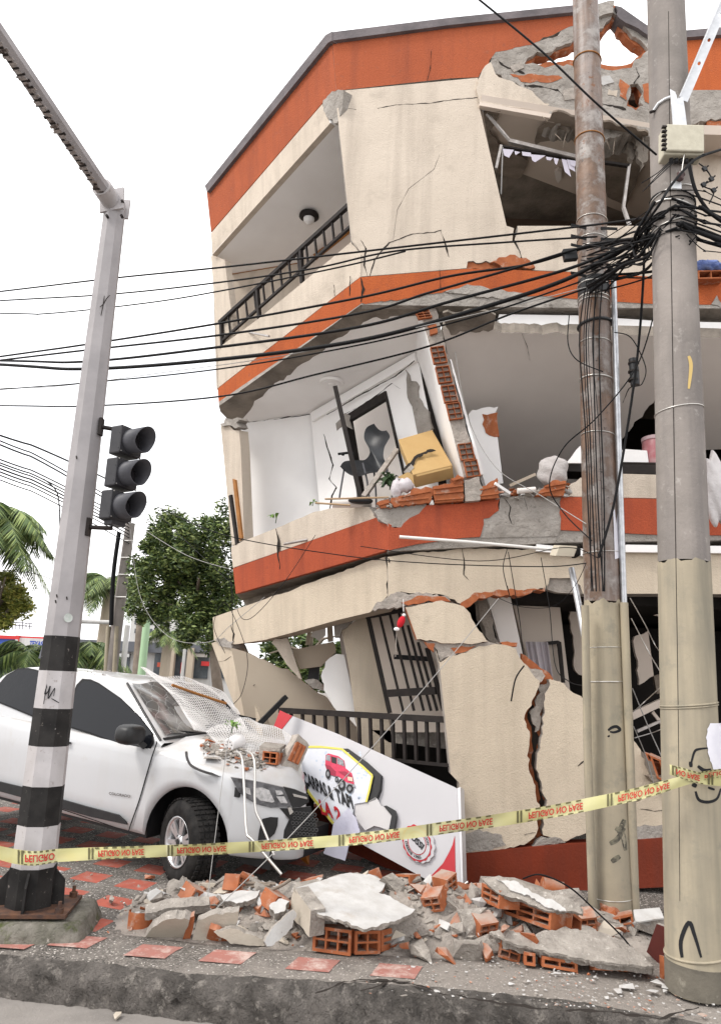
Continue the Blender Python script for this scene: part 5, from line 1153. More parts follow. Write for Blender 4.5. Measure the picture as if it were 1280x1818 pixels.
def seamline(path, w=2.0, pl=SP_, m=None, o=None, off=.004):
    P_ = smooth_path([(u, v, 0) for u, v in path], 5); a = []; b = []
    for i, p in enumerate(P_):
        t = P_[min(i+1, len(P_)-1)]-P_[max(i-1, 0)]; L_ = math.hypot(t[0], t[1]) or 1
        a.append((p[0]-t[1]/L_*w/2, p[1]+t[0]/L_*w/2)); b.append((p[0]+t[1]/L_*w/2, p[1]-t[0]/L_*w/2))
    vs = [pl.at(*q, off) for q in a]+[pl.at(*q, off) for q in b]; k = len(a)
    (o or seam).add(vs, [(i, i+1, k+i+1, k+i) for i in range(k-1)], m or wr)
seamline([(280, 1316), (271, 1342), (262, 1372), (248, 1420), (234, 1460), (229, 1476)], 2.2)
seamline([(-10, 1398), (60, 1420), (150, 1450), (232, 1478)], 1.6)
seamline([(105, 1300), (96, 1340), (92, 1400), (90, 1440)], 2.0)
seam.build('panel_gap', CAR)
cpoly('door_cladding', [(-20, 1383), (0, 1388), (50, 1400), (101, 1417), (150, 1431), (210, 1447), (222, 1458), (225, 1464), (160, 1450), (98, 1432), (40, 1416), (0, 1405), (-20, 1400)], SP_, cblack, .02, .02)
cpoly('door_handle', [(96, 1313), (112, 1315), (123, 1318), (123, 1321), (110, 1320), (96, 1317)], SP_, cblack, .03, .03)
o = MB(); text(o, 'COLORADO', mat('dark chrome letters', (.07, .06, .055), rough=.4), lambda a, b: SP_.at(194+38*a, 1410+5.5*a-4.4*b+.5, .006), .02); o.build('badge', CAR)
o = MB(); bl = [(0, 0), (1, 0)]
# mirror
mc = SP_.at(232, 1304, .12)
for i in range(1): pass
def blob(mb, c, rx, ry, rz, m, p=2.6, R3=np.eye(3), n=14, k=10, fn=None):
    vs = []
    for j in range(k+1):
        th = math.pi*j/k
        for i in range(n):
            ph = 2*math.pi*i/n
            q = np.array([math.sin(th)*math.cos(ph), math.sin(th)*math.sin(ph), math.cos(th)])
            q = np.sign(q)*np.abs(q)**(2/p)
            if fn: q = fn(q)
            vs.append(np.array(c)+R3@(q*np.array([rx, ry, rz])))
    mb.add(vs, [(j*n+i, j*n+(i+1) % n, (j+1)*n+(i+1) % n, (j+1)*n+i) for j in range(k) for i in range(n)], m, True)
mb = MB(); blob(mb, mc, .105, .13, .088, cblack, 3.2, CR, 20, 14); mi = mb.build('door_mirror', CAR)
mb = MB(); mb.bar(mc, SP_.at(258, 1326, -.02), .05, .03, cblack, side=(0, 0, 1)); mb.build('mirror_arm', mi)
# windscreen, shattered
n1 = np.cross(np.array([-.74, 0, .49]), np.array([0, 1, 0]));
WSc = bpy.data.materials.new('shattered windscreen'); WSc.use_nodes = True
t = WSc.node_tree; bb = t.nodes['Principled BSDF']; g_ = t.nodes.new('ShaderNodeNewGeometry'); vo = t.nodes.new('ShaderNodeTexVoronoi'); vo.feature = 'DISTANCE_TO_EDGE'; vo.inputs['Scale'].default_value = 9
vo2 = t.nodes.new('ShaderNodeMapRange'); vo2.inputs[1].default_value = .0; vo2.inputs[2].default_value = .012; vo2.inputs[3].default_value = 1; vo2.inputs[4].default_value = 0
nn_ = t.nodes.new('ShaderNodeTexNoise'); nn_.inputs['Scale'].default_value = 4; mr2 = t.nodes.new('ShaderNodeMapRange'); mr2.inputs[1].default_value = .45; mr2.inputs[2].default_value = .68
t.links.new(g_.outputs['Position'], vo.inputs['Vector']); t.links.new(g_.outputs['Position'], nn_.inputs['Vector']); t.links.new(vo.outputs['Distance'], vo2.inputs[0]); t.links.new(nn_.outputs[0], mr2.inputs[0])
m1 = t.nodes.new('ShaderNodeMix'); m1.data_type = 'RGBA'; m1.inputs[6].default_value = (.075, .072, .07, 1); m1.inputs[7].default_value = (.28, .27, .26, 1)
m2 = t.nodes.new('ShaderNodeMix'); m2.data_type = 'RGBA'; m2.inputs[7].default_value = (.5, .51, .5, 1)
t.links.new(mr2.outputs[0], m1.inputs[0]); t.links.new(m1.outputs[2], m2.inputs[6]); t.links.new(vo2.outputs[0], m2.inputs[0]); t.links.new(m2.outputs[2], bb.inputs['Base Color']); bb.inputs['Roughness'].default_value = .12
vs = []; na, nb = 22, 14
for i in range(na+1):
    for j in range(nb+1):
        s = i/na; t_ = j/nb; x = -.52-.66*t_; z = 1.205+.425*t_; hw = .76-.15*t_
        y = -hw+2*hw*s; dmp = -.09*math.exp(-((s-.42)**2/.03+(t_-.25)**2/.08))+.012*math.sin(s*19+t_*9)
        vs.append(crush(cw(x, y, z+.028+dmp*.8+.02*(1-(2*s-1)**2))))
mb = MB(); mb.add(vs, [(i*(nb+1)+j, i*(nb+1)+j+1, (i+1)*(nb+1)+j+1, (i+1)*(nb+1)+j) for i in range(na) for j in range(nb)], WSc, True); mb.build('windscreen', CAR)
mb = MB(); mb.tube([cw(-.50, -.8, 1.20), cw(-.5, -.3, 1.225), cw(-.5, .5, 1.225)], .014, cblack, 6); mb.tube([cw(-.49, -.1, 1.22), cw(-.60, -.72, 1.27)], .010, cblack, 6); mb.build('wiper', CAR)
mb = MB(); mb.tube([cw(-.50, -.84, 1.19), cw(-.85, -.75, 1.42), cw(-1.2, -.66, 1.66)], .012, cblack, 6); mb.build('windscreen_trim', CAR)
# bonnet gap, lamps, grille, fog lamp
HP = carpl((.42, -.90, .9), np.cross([.43, .28, 0], [0, 0, 1]))
HQ = Pl(cw(-.45, -.80, 1.16), CR@np.cross(np.array([.9, .05, -.19]), np.array([0, .25, .03])))
o = MB(); seamline([(331, 1334), (334, 1350), (344, 1362), (372, 1373), (409, 1379)], 4.5, pl=HQ, o=o, off=.012, m=cblack); o.build('bonnet_gap', CAR)
lampin = mat('headlamp glass', (.05, .05, .055), (.16, .16, .17), 14, .08, spec=.6); refl = mat('lamp reflector', (.75, .75, .77), (.45, .45, .46), 30, .2, metal=.5)
HPo = .03
hl = cpoly('headlight', [(410, 1380), (430, 1383), (464, 1389), (503, 1398), (511, 1412), (518, 1430), (500, 1433), (481, 1434), (456, 1428), (437, 1417), (424, 1406)], HP, lampin, HPo, .03)
for P_ in ([(452, 1399), (466, 1398), (478, 1403), (488, 1423), (483, 1425), (462, 1421), (450, 1410)], [(489, 1403), (500, 1404), (504, 1410), (492, 1412)], [(491, 1414), (505, 1414), (511, 1426), (499, 1426)], [(431, 1396), (444, 1400), (446, 1412), (437, 1408)]):
    o = MB(); poly(P_, HP, refl, o, off=HPo+.006, th=.004); o.build('lamp_reflector', hl)
GQ = carpl((.90, -.48, .9), np.cross([.05, .35, 0], [0, 0, 1])); 
cpoly('grille', [(503, 1397), (524, 1402), (548, 1412), (549, 1424), (534, 1433), (519, 1434), (511, 1414)], HP, cblack, HPo+.01, .03)
cpoly('grille_bar', [(520, 1409), (545, 1415), (546, 1419), (522, 1414)], HP, chrome, HPo+.02, .01)
cpoly('grille_mesh', [(497, 1435), (516, 1436), (552, 1432), (560, 1462), (552, 1487), (530, 1492), (498, 1487), (514, 1455)], HP, cblack, .02, .02)
mb = MB()
for i in range(7):
    for j in range(5):
        u, v = 520+i*6.5+(j % 2)*3, 1443+j*9+i*.6; K_ = 8; mb.tube([HP.at(u+2.7*math.cos(a), v+3.2*math.sin(a), .035) for a in [2*math.pi*q/K_ for q in range(K_)]], .004, mat('grille web', (.06, .06, .06), rough=.4) if (i, j) == (0, 0) else bpy.data.materials['grille web'], 5, closed=True)
mb.build('grille_web', CAR)
fg = cpoly('fog_lamp_recess', [(466, 1454), (480, 1451), (494, 1452), (493, 1466), (488, 1480), (477, 1490), (458, 1492), (461, 1472)], HP, cblack, .045, .02)
cpoly('number_plate_lamp', [(511, 1434), (517, 1433), (521, 1442), (515, 1447)], HP, chrome, .05, .02)
cpoly('bumper_edge', [(414, 1490), (470, 1494), (516, 1480), (520, 1500), (500, 1520), (430, 1524), (416, 1515)], HP, cblack, -.03, .03)
# wheels, the front right one turned outwards
def wheel(c, nrm, R_=.345, wd=.24, detail=True):
    nrm = N(nrm); up = np.array([0, 0, 1.0]); fx = N(np.cross(up, nrm)); up = np.cross(nrm, fx)
    root = None
    def ring(prof, m, name, par, smooth=True, n=48):
        mb = MB(); vs = []
        for i in range(n):
            a = 2*math.pi*i/n; d = fx*math.cos(a)+up*math.sin(a)
            for o_, r_ in prof: vs.append(c+nrm*o_+d*r_)
        k = len(prof); mb.add(vs, [(i*k+j, i*k+j+1, ((i+1) % n)*k+j+1, ((i+1) % n)*k+j) for i in range(n) for j in range(k-1)], m, smooth); return mb, name, par
    mb, _, _ = ring([(-wd/2, .20), (-wd/2-.005, .27), (-wd/2+.02, R_-.02), (-wd/2+.045, R_-.003), (wd/2-.045, R_-.003), (wd/2-.02, R_-.018), (wd/2+.006, .29), (wd/2+.006, .26), (wd/2-.005, .205), (wd/2-.03, .195)], rubber, '', None)
    for i in range(44):   # tread blocks
        a = 2*math.pi*i/44; d = fx*math.cos(a)+up*math.sin(a); t_ = -fx*math.sin(a)+up*math.cos(a)
        for j, o_ in enumerate((-.075, -.025, .025, .075)):
            mb.box(c+nrm*(o_+.004*((i+j) % 2))+d*(R_+.001), t_*.016, nrm*.019, d*.006, rubber)
    wh = mb.build('wheel', CAR)
    mb, _, _ = ring([(wd/2-.03, .195), (wd/2-.004, .20), (wd/2+.002, .208), (wd/2-.006, .19), (wd/2-.05, .178), (wd/2-.10, .17), (-wd/2, .17)], alloy, '', None)
    for i in range(6):
        a0 = 2*math.pi*i/6+.3
        for da in (-.13, .13):
            d0 = fx*math.cos(a0+da*.9)+up*math.sin(a0+da*.9); d1 = fx*math.cos(a0+da*1.25)+up*math.sin(a0+da*1.25)
            mb.bar(c+nrm*(wd/2-.032)+d0*.045, c+nrm*(wd/2-.022)+d1*.185, .034, .022, alloy, side=np.cross(nrm, d0))
    mb.tube([c+nrm*(wd/2-.06), c+nrm*(wd/2-.022), c+nrm*(wd/2-.012)], [.065, .062, .04], alloy, 20); mb.tube([c+nrm*(wd/2-.02), c+nrm*(wd/2-.006)], .026, cblack, 14)
    for i in range(6):
        a = 2*math.pi*i/6; mb.tube([c+nrm*(wd/2-.03)+(fx*math.cos(a)+up*math.sin(a))*.05, c+nrm*(wd/2-.014)+(fx*math.cos(a)+up*math.sin(a))*.05], .009, cblack, 6)
    mb.build('rim', wh)
    mb = MB(); mb.tube([c+nrm*(-.02), c+nrm*.0], .172, cblack, 28); mb.build('brake_disc', wh)
wn = np.array([math.cos(math.radians(-139)), math.sin(math.radians(-139)), .0])
wc = aZ(315, 1495, .345); wheel(wc-wn*.115, wn)
wheel(cw(XC+.02, .80, .36)*np.array([1, 1, 0])+np.array([0, 0, .345]), -wn)
sn = CR@np.array([0, -1, 0]); 
for y_, s_ in ((-.80, 1), (.80, -1)): p = cw(XR, y_, .37); wheel(np.array([p[0], p[1], .42]), sn*s_)
# ------------------------------------------------------------------ the fallen sign
SG0, SG1, SG2 = aY(494, 1262, 8.25), aY(812, 1400, 7.02), aY(816, 1588, 6.72)
SP = pl3(SG0, SG1, SG2)
SIGN = thing('shop_sign', 'large white fallen shop sign with red corners, propped between pickup and cream wall', 'shop sign', tuple(aZ(700, 1560, .0)))
swhite = mat('white sign sheet', (.50, .485, .50), (.45, .44, .455), 1.2, .4, spots=((.5, .47, .45), 16, .7, .8)); sred = mat('sign red', (.46, .012, .022), (.38, .012, .02), 3, .4)
def SS(name, pts, m, off, th=.01, par=SIGN, amp=0, side=None):
    o = MB(); slab('', pts, SP, th, m, off=off, mb=o, build=False, side=side, amp=amp); return o.build(name, par)
SS('panel', [(500, 1294), (519, 1271), (600, 1303), (720, 1358), (806, 1397), (811, 1400), (818, 1582), (812, 1592), (804, 1592), (801, 1556), (786, 1585), (758, 1562), (700, 1530), (648, 1502), (590, 1464), (552, 1416), (530, 1372), (512, 1330)], swhite, 0, .09)
SS('red_corner', [(486, 1290), (497, 1261), (519, 1271), (500, 1295)], sred, .006, .09)
SS('red_sweep', [(807, 1484), (803, 1500), (797, 1513), (786, 1533), (758, 1562), (786, 1585), (797, 1562), (801, 1554), (803, 1575), (804, 1594), (810, 1592), (808, 1540)], sred, .006, .004)
SS('side_return', [(811, 1400), (817, 1397), (822, 1580), (817, 1590), (811, 1590)], mat('sign aluminium edge', (.55, .54, .55), rough=.4, metal=.3), -.005, .1)
lp_ = [(544, 1326), (570, 1326), (607, 1330), (645, 1362), (661, 1377), (655, 1405), (650, 1424), (630, 1427), (624, 1450), (592, 1463), (552, 1412), (534, 1388), (536, 1345)]
SS('emblem_edge', [(608, 1329), (618, 1329), (650, 1352), (676, 1376), (674, 1402), (667, 1420), (650, 1426), (655, 1405), (661, 1377), (645, 1362)], cblack, .05, .05)
emb = SS('emblem', lp_, mat('emblem face', (.62, .63, .67), (.58, .60, .66), 14, .45), .065, .06)
o = MB(); yel = mat('yellow rim', (.62, .55, .10), rough=.5)
for a, b in zip(lp_[1:6], lp_[2:7]): o.bar(SP.at(*a, .068), SP.at(*b, .068), .02, .006, yel, side=np.cross(SP.n, SP.at(*b)-SP.at(*a)))
for a, b in [((536, 1388), (553, 1413)), ((553, 1413), (592, 1462)), ((544, 1326), (570, 1326))]: o.bar(SP.at(*a, .068), SP.at(*b, .068), .022, .006, yel, side=np.cross(SP.n, SP.at(*b)-SP.at(*a)))
o.build('yellow_border', emb)
o = MB(); dot = mat('pale blue dots', (.47, .54, .64), rough=.5); rr = random.Random(3)
for i in range(60):
    u, v = rr.uniform(548, 652), rr.uniform(1332, 1418)
    if (u > 575 and 1338 < v < 1400 and u < 632) or v > 1376+(u-545)*.5: continue
    q = [(u+2*math.cos(a), v+2*math.sin(a)) for a in [i_*math.pi/3 for i_ in range(6)]]; o.add([SP.at(a, b, .0665) for a, b in q], [tuple(range(6))], dot)
o.build('printed_dots', emb)
o = MB(); blk = mat('sign lettering black', (.015, .015, .017), rough=.4)
def run(o, s, m, p0, p1, h0, h1, lean, off, bold=.03, dep=0):
    def fn(a, b):
        u = p0[0]+(p1[0]-p0[0])*a; v = p0[1]+(p1[1]-p0[1])*a; h = h0+(h1-h0)*a
        return SP.at(u+lean*b*h, v-b*h, off)
    text(o, s, m, fn, bold)
for d_ in (.070, .075, .080): run(o, 'CARPAS &', blk, (541, 1391), (593, 1420), 22, 23, -.22, d_, .035)
for d_ in (.070, .075, .080): run(o, 'TAPI', blk, (598, 1422), (628, 1436), 24, 22, -.22, d_, .035)
o.build('black_lettering', emb)
o = MB()
for d_ in (.070, .075, .080): run(o, 'LA', sred, (571, 1444), (592, 1452), 24, 24, -.22, d_, .04)
for d_ in (.070, .075, .080): run(o, '2', sred, (597, 1455), (608, 1460), 24, 24, -.22, d_, .04)
o.build('red_lettering', emb)
# the printed red off-road car, flat artwork standing off the panel
pk = mat('printed pink red', (.62, .05, .11), (.52, .035, .08), 20, .4); pkd = mat('printed dark red', (.30, .02, .05), rough=.4); prg = mat('printed grey', (.35, .36, .38), (.15, .15, .16), 30, .4)
Z = lambda x, y: (470+x/3.368, 1230+y/3.368)
o = MB()
def art(pts, m, off): poly([Z(*p) for p in pts], SP, m, o, off=off, th=.003)
art([(365, 372), (380, 362), (440, 378), (475, 405), (482, 450), (520, 480), (530, 520), (536, 560), (520, 570), (495, 540), (470, 520), (440, 500), (400, 492), (372, 460), (362, 430)], pk, .072)
art([(368, 370), (392, 374), (392, 410), (366, 402)], prg, .076); art([(398, 380), (428, 388), (428, 425), (400, 416)], blk, .076); art([(432, 384), (470, 404), (476, 440), (434, 424)], prg, .076)
art([(360, 428), (390, 436), (425, 470), (422, 500), (390, 490), (370, 458)], pkd, .075); art([(440, 470), (482, 470), (515, 490), (528, 520), (480, 500)], pkd, .0755)
art([(494, 500), (524, 506), (526, 530), (498, 524)], mat('printed cream', (.6, .5, .4), rough=.4), .078); art([(490, 536), (538, 548), (540, 566), (492, 556)], prg, .079)
for (x, y, a, b) in [(378, 485, 14, 30), (430, 518, 10, 18), (460, 550, 22, 36), (508, 572, 20, 26)]:
    art([(x+a*math.cos(q), y+b*math.sin(q)) for q in [i*math.pi/8 for i in range(16)]], blk, .081); art([(x+a*.5*math.cos(q), y+b*.5*math.sin(q)) for q in [i*math.pi/6 for i in range(12)]], prg, .083)
o.build('printed_vehicle', emb)
SS('torn_panel', [(628, 1426, .4), (650, 1424), (667, 1415, .3), (676, 1430, .4), (690, 1438, .4), (697, 1450, .4), (690, 1474, .3), (664, 1466, .4), (648, 1474, .4), (638, 1462, .5), (630, 1445, .4)], mat('torn grey white sheet', (.55, .53, .53), rough=.6), .05, .012, amp=3)
SS('emblem_edge', [(681, 1431), (686, 1430), (700, 1438), (703, 1449), (699, 1474), (690, 1474), (695, 1448)], cblack, .06, .04)
# round bottle cap emblem
cc = (740, 1497); o = MB()
def ell(r, k, sc=0): return [(cc[0]+(r+sc*math.cos(14*q))*math.cos(q)*.80, cc[1]+(r+sc*math.cos(14*q))*math.sin(q)*1.0+(r)*math.cos(q)*.22) for q in [2*math.pi*i/k for i in range(k)]]
poly([(u+4, v) for u, v in ell(34, 84, 1.3)], SP, swhite, o, off=.03, th=.03); poly(ell(32, 84, 1.1), SP, sred, o, off=.034, th=.005); poly(ell(29, 48), SP, swhite, o, off=.037, th=.003)
poly(ell(20.5, 40), SP, sred, o, off=.040, th=.003); poly(ell(19, 40), SP, swhite, o, off=.043, th=.003)
capo = o.build('bottle_cap_emblem', SIGN)
o = MB()
def cap_at(x, y, off=.046): return SP.at(cc[0]+x*.80, cc[1]+y+x*.22, off)
ca, sa = math.cos(.75), math.sin(.75)
text(o, 'USSI', blk, lambda a, b: cap_at(-14+ (a*36)*ca*.95+ b*6, -8+(a*36)*sa*.62-b*9+2), .05)
def arc(s, a0, a1, rad, h, m, flip=1):
    text(o, s, m, lambda a, b: cap_at((rad+flip*b*h)*math.cos(a0+(a1-a0)*a), (rad+flip*b*h)*math.sin(a0+(a1-a0)*a), .047), .03)
arc('DESDE 1985', math.pi*.98, math.pi*.38, 26.5, -5, blk, 1)
arc('CION', -.75, -.1, 22, 5, blk, 1)
o.build('emblem_lettering', capo)
o = MB(); q0 = SP.at(820, 1572, -.02); o.tube([q0, q0+np.array([.05, 0, .03])], .009, M['tarnish'], 8); o.build('anchor_bolt', SIGN)
# torn white cloth hanging from it
o = MB(); slab('', [(618, 1435, .3), (632, 1452, .3), (639, 1476, .3), (628, 1490, .3), (618, 1503, .3), (612, 1528, .3), (592, 1522), (574, 1515, .3), (580, 1498, .3), (588, 1485), (592, 1462, .3), (605, 1448)], SP.sh(.13), .01, mat('torn white banner', (.62, .61, .70), (.56, .55, .66), 6, .7, bump=(8, .5, .02)), mb=o, build=False, amp=2)
tag(o.build('torn_banner'), 'torn crumpled white sheet hanging off the emblem of the fallen sign', 'banner')
# ------------------------------------------------------------------ things inside the wrecked rooms
def chair():
    t = thing('chair', 'dark grey moulded plastic chair with thin metal legs perched in the wrecked balcony room', 'chair', tuple(aY(640, 880, 8.0)))
    m = mat('dark grey moulded plastic', (.016, .018, .022), (.024, .026, .03), 6, .38)
    # seat shell: swept profile
    prof = [((604, 828), (640, 845), 7.95, 7.80), ((612, 819), (655, 840), 8.02, 7.85), ((635, 817), (672, 838), 8.08, 7.9), ((648, 816), (688, 838), 8.15, 7.95), ((656, 806), (688, 828), 8.2, 8.0), ((655, 795), (681, 812), 8.25, 8.05), ((647, 780), (682, 795), 8.28, 8.08), ((647, 768), (688, 783), 8.3, 8.1), ((652, 758), (692, 774), 8.32, 8.12), ((664, 752), (686, 764), 8.33, 8.2)]
    A = smooth_path([aY(a[0], a[1], ya) for a, b, ya, yb in prof], 4); Bp = smooth_path([aY(b[0], b[1], yb) for a, b, ya, yb in prof], 4)
    mb = MB(); vs = []; n_ = 7
    for a, b in zip(A, Bp):
        for j in range(n_): s = j/(n_-1); vs.append(a+(b-a)*s+np.array([.0, .035*math.sin(math.pi*s), -.03*math.sin(math.pi*s)]))
    k = len(A); top = vs; bot = [v+np.array([.0, -.012, -.008]) for v in vs]
    mb.add(top, [(i*n_+j, i*n_+j+1, (i+1)*n_+j+1, (i+1)*n_+j) for i in range(k-1) for j in range(n_-1)], m, True); mb.add(bot, [(i*n_+j, (i+1)*n_+j, (i+1)*n_+j+1, i*n_+j+1) for i in range(k-1) for j in range(n_-1)], m, True)
    mb.build('seat_shell', t)
    lm_ = mat('grey tube', (.10, .10, .11), rough=.4)
    for p in ([(612, 828, 7.98), (606, 862, 7.98), (600, 900, 7.98)], [(644, 822, 7.9), (651, 850, 7.88), (655, 880, 7.86), (656, 900, 7.86)], [(664, 838, 8.15), (667, 870, 8.15), (668, 900, 8.15)], [(630, 838, 8.2), (634, 870, 8.2), (636, 900, 8.2)]):
        MB().tube(smooth_path([aY(*q) for q in p], 3), .011, lm_, 8).build('leg', t)
chair()
t = thing('cardboard_box', 'crushed yellow cardboard box with a black tear, lying on the brick rubble sill', 'cardboard box', tuple(aY(760, 850, 7.35)))
cb = mat('yellow brown cardboard', (.50, .335, .15), (.46, .30, .13), 4, .85, bump=(30, .2, .006), spots=((.3, .19, .08), 9, .7, .85))
A_, B_, C_, D_ = aY(707, 780, 7.62), aY(767, 763, 7.75), aY(803, 826, 7.42), aY(733, 843, 7.22); dv = aY(806, 849, 7.55)-C_
mb = MB(); vs = [A_, B_, C_, D_]+[p+dv for p in (A_, B_, C_, D_)]; mb.add(vs, [(0, 1, 2, 3), (7, 6, 5, 4), (0, 4, 5, 1), (1, 5, 6, 2), (2, 6, 7, 3), (3, 7, 4, 0)], cb); mb.build('box_body', t, bevel=.006)
bp = pl3(A_, B_, C_); mb = MB()
poly([(716, 838, 1), (722, 826, 1), (742, 806, 1), (764, 797, 1), (774, 800, .5), (760, 803, 1), (738, 815, 1), (731, 830, 1), (724, 842, 1)], bp, M['crack'], mb, off=.045, th=.003, amp=1.6, step=4); poly([(716, 838), (730, 824), (735, 830), (724, 842)], bp, M['rub'], mb, off=.05, th=.002); mb.build('tear', t)
mb = MB(); poly([(706, 847), (724, 838), (733, 843), (735, 860), (722, 852)], plY(7.2), cb, mb, th=.01); poly([(738, 843), (800, 828), (801, 831), (740, 846)], plY(7.15), cb, mb, th=.004); mb.build('box_flap', t)
t = thing('plastic_bag', 'translucent white plastic bag stuffed with pale things leaning on the yellow box', 'plastic bag', tuple(aY(712, 868, 7.2)))
bg_ = mat('cloudy plastic', (.62, .58, .60), (.52, .47, .49), 14, .35, bump=(14, .6, .02)); rr = random.Random(1)
mb = MB(); blob(mb, aY(720, 862, 7.2), .085, .08, .075, bg_, 2, fn=lambda q: q*(1+.12*math.sin(q[0]*9+q[2]*7))); mb.build('bag_body', t)
mb = MB(); blob(mb, aY(704, 868, 7.22), .06, .06, .10, bg_, 2, fn=lambda q: q*(1+.15*math.sin(q[1]*9+q[2]*11))); mb.build('knotted_end', t)
mb = MB(); mb.bar(aY(595, 686, 8.0), aY(640, 884, 7.75), .05, .03, M['iron'], side=(1, 0, 0)); mb.tube([aY(600, 806, 7.9), aY(626, 803, 7.9)], .015, M['blackm'], 8)
for u in (609, 626): blob(mb, aY(u, 806, 7.85), .022, .02, .022, M['blackm'], 2, n=8, k=6)
tag(mb.build('metal_post'), 'dark metal post leaning between the ceiling rose and the sill beside the chair', 'post')
mb = MB(); mb.bar(aY(704, 799, 7.9), aY(645, 883, 7.4), .05, .05, M['mortar'], side=(1, 0, 0)); tag(mb.build('broken_moulding'), 'broken pale plaster moulding leaning diagonally between chair and cardboard box', 'moulding')
for pts, lb in [([(577, 886, 7.3), (690, 883, 7.2)], 'long thin bamboo cane lying along the sill, the upper of two'), ([(560, 893, 7.2), (622, 897, 7.1)], 'short thin cane sticking out left over the sill, the lower of two')]:
    mb = MB(); mb.tube([aY(*p) for p in pts], .010, mat('bamboo', (.36, .25, .15), rough=.7), 6); tag(mb.build('cane'), lb, 'cane')
mb = MB(); mb.tube([aY(590, 893, 7.5), aY(660, 893, 7.5)], [.05, .05], M['greyroom'], 10); blob(mb, aY(640, 889, 7.4), .13, .06, .035, M['blackplastic'], 2.4); tag(mb.build('fallen_seat'), 'grey plastic piece lying flat behind the sill under the chair', 'fallen seat')
def leaf(mb, p, d, w, m, droop=.3, up=(0, 0, 1)):
    p = np.array(p, float); d = np.array(d, float); s = N(np.cross(d, up))*w; q = p+d*.5+np.array([0, 0, .02]); e = p+d-np.array([0, 0, droop*np.linalg.norm(d)])
    mb.add([p, q+s, e, q-s], [(0, 1, 2, 3)], m)
lf1 = mat('dark green leaf', (.025, .05, .018), (.045, .08, .03), 30, .45); lf2 = mat('light green leaf', (.16, .28, .045), (.10, .2, .04), 30, .5)
def plantlet(name, label, u, v, Y, n, R_, m, seed, pot=None, parent=None):
    t = thing(name, label, 'plant', tuple(aY(u, v, Y))); c = aY(u, v, Y); r = random.Random(seed); mb = MB()
    for i in range(n):
        a = r.uniform(0, 6.28); e = r.uniform(-.2, 1); d = np.array([math.cos(a)*math.cos(e), math.sin(a)*math.cos(e), math.sin(e)])*R_*r.uniform(.6, 1.2)
        leaf(mb, c+d*r.uniform(0, .5), d*.8, R_*.16, m, r.uniform(.1, .6))
    mb.build('leaves', t); mb = MB(); mb.tube([c-np.array([0, 0, R_*.4]), c+np.array([.01, 0, R_*.4])], .005, lf1, 5); mb.build('stem', t); return t
plantlet('pot_plant', 'dark green leafy plant crushed between the chair and the cardboard box', 692, 860, 7.35, 70, .15, lf1, 5)
plantlet('seedling', 'small light green sprout on the sill nearest the left corner', 490, 922, 7.9, 7, .11, lf2, 6)
plantlet('seedling', 'small light green sprout with drooping leaves near the cane ends', 555, 893, 7.4, 6, .08, lf2, 7)
# right side: cloth, pink container, white boards, blue cloth
t = thing('plastic_drum', 'pink translucent plastic drum standing on the sill between the two poles', 'drum', tuple(aY(1160, 845, 7.8)))
mb = MB(); a = aY(1166, 840, 7.7); mb.tube([a+np.array([0, 0, z]) for z in (0, .02, .2, .38, .41, .42)], [.13, .145, .15, .14, .12, .02], mat('pink plastic', (.42, .13, .15), (.5, .33, .33), 6, .35), 20); mb.build('drum_body', t)
mb = MB(); mb.tube([a+np.array([0, 0, z]) for z in (.36, .40)], .15, mat('pale pink lid', (.55, .4, .42), rough=.4), 20); mb.build('lid', t)
for nm, lb, ct, pts, Y_, m_, th in [('white_board', 'white rectangular board standing on the sill left of the pink drum', 'board', [(1106, 797), (1148, 800), (1151, 822), (1106, 824)], 7.6, 'white', .08),
    ('dark_drawer', 'long dark drawer front lying on the sill below the pink drum', 'drawer', [(996, 820), (1040, 822), (1170, 822), (1170, 842), (996, 836)], 7.5, 'iron', .3),
    ('white_board', 'white board fragment with a pointed top left of the brown pole', 'board', [(1004, 822, .3), (1030, 791), (1034, 822)], 7.4, 'white', .03)]:
    mb = MB(); slab('', pts, plY(Y_), th, M[m_], mb=mb, build=False); tag(mb.build(nm), lb, ct)
mb = MB(); mb.tube([aY(1104, 822, 7.3), aY(1174, 823, 7.3)], .012, M['iron'], 8); tag(mb.build('metal_rod'), 'thin dark horizontal rod across the sill between the poles', 'rod')
clo = mat('grey white cloth', (.50, .47, .46), (.38, .35, .34), 8, .95, bump=(10, .8, .03))
mb = MB(); blob(mb, aY(980, 838, 7.3), .15, .1, .17, clo, 2, CR, 22, 18, fn=lambda q: q*(1+.14*math.sin(q[0]*4+q[2]*3)*math.cos(q[2]*4+1)+.05*math.sin(q[0]*9))); tag(mb.build('cloth_bundle'), 'crumpled grey white cloth bundle on the rubble sill left of the brown pole', 'cloth')
mb = MB(); blob(mb, aY(1270, 868, 6.9), .11, .08, .36, mat('clear film', (.60, .57, .57), (.5, .47, .47), 9, .3, bump=(12, .8, .02)), 2, np.eye(3), 22, 18, fn=lambda q: q*(1+.12*math.sin(q[0]*8+q[2]*9))); tag(mb.build('plastic_sheet'), 'whitish plastic film hanging over the sill at the far right edge', 'plastic sheet')
mb = MB(); blob(mb, aY(1253, 475, 7.1), .20, .1, .06, mat('blue cloth', (.12, .17, .42), (.2, .26, .5), 20, .9, bump=(20, 1, .03)), 2, np.eye(3), 22, 14, fn=lambda q: q*(1+.2*math.sin(q[0]*11+q[2]*7))); tag(mb.build('blue_cloth'), 'crumpled blue cloth on the orange band right of the grey pole', 'cloth')
mb = MB(); hollow(mb, aY(1262, 487, 7.05), (.14, 0, .01), (0, 0, .05), (0, .15, 0), 2, 1, .012); tag(mb.build('hollow_brick'), 'broken orange hollow brick beneath the blue cloth on the upper band', 'brick')
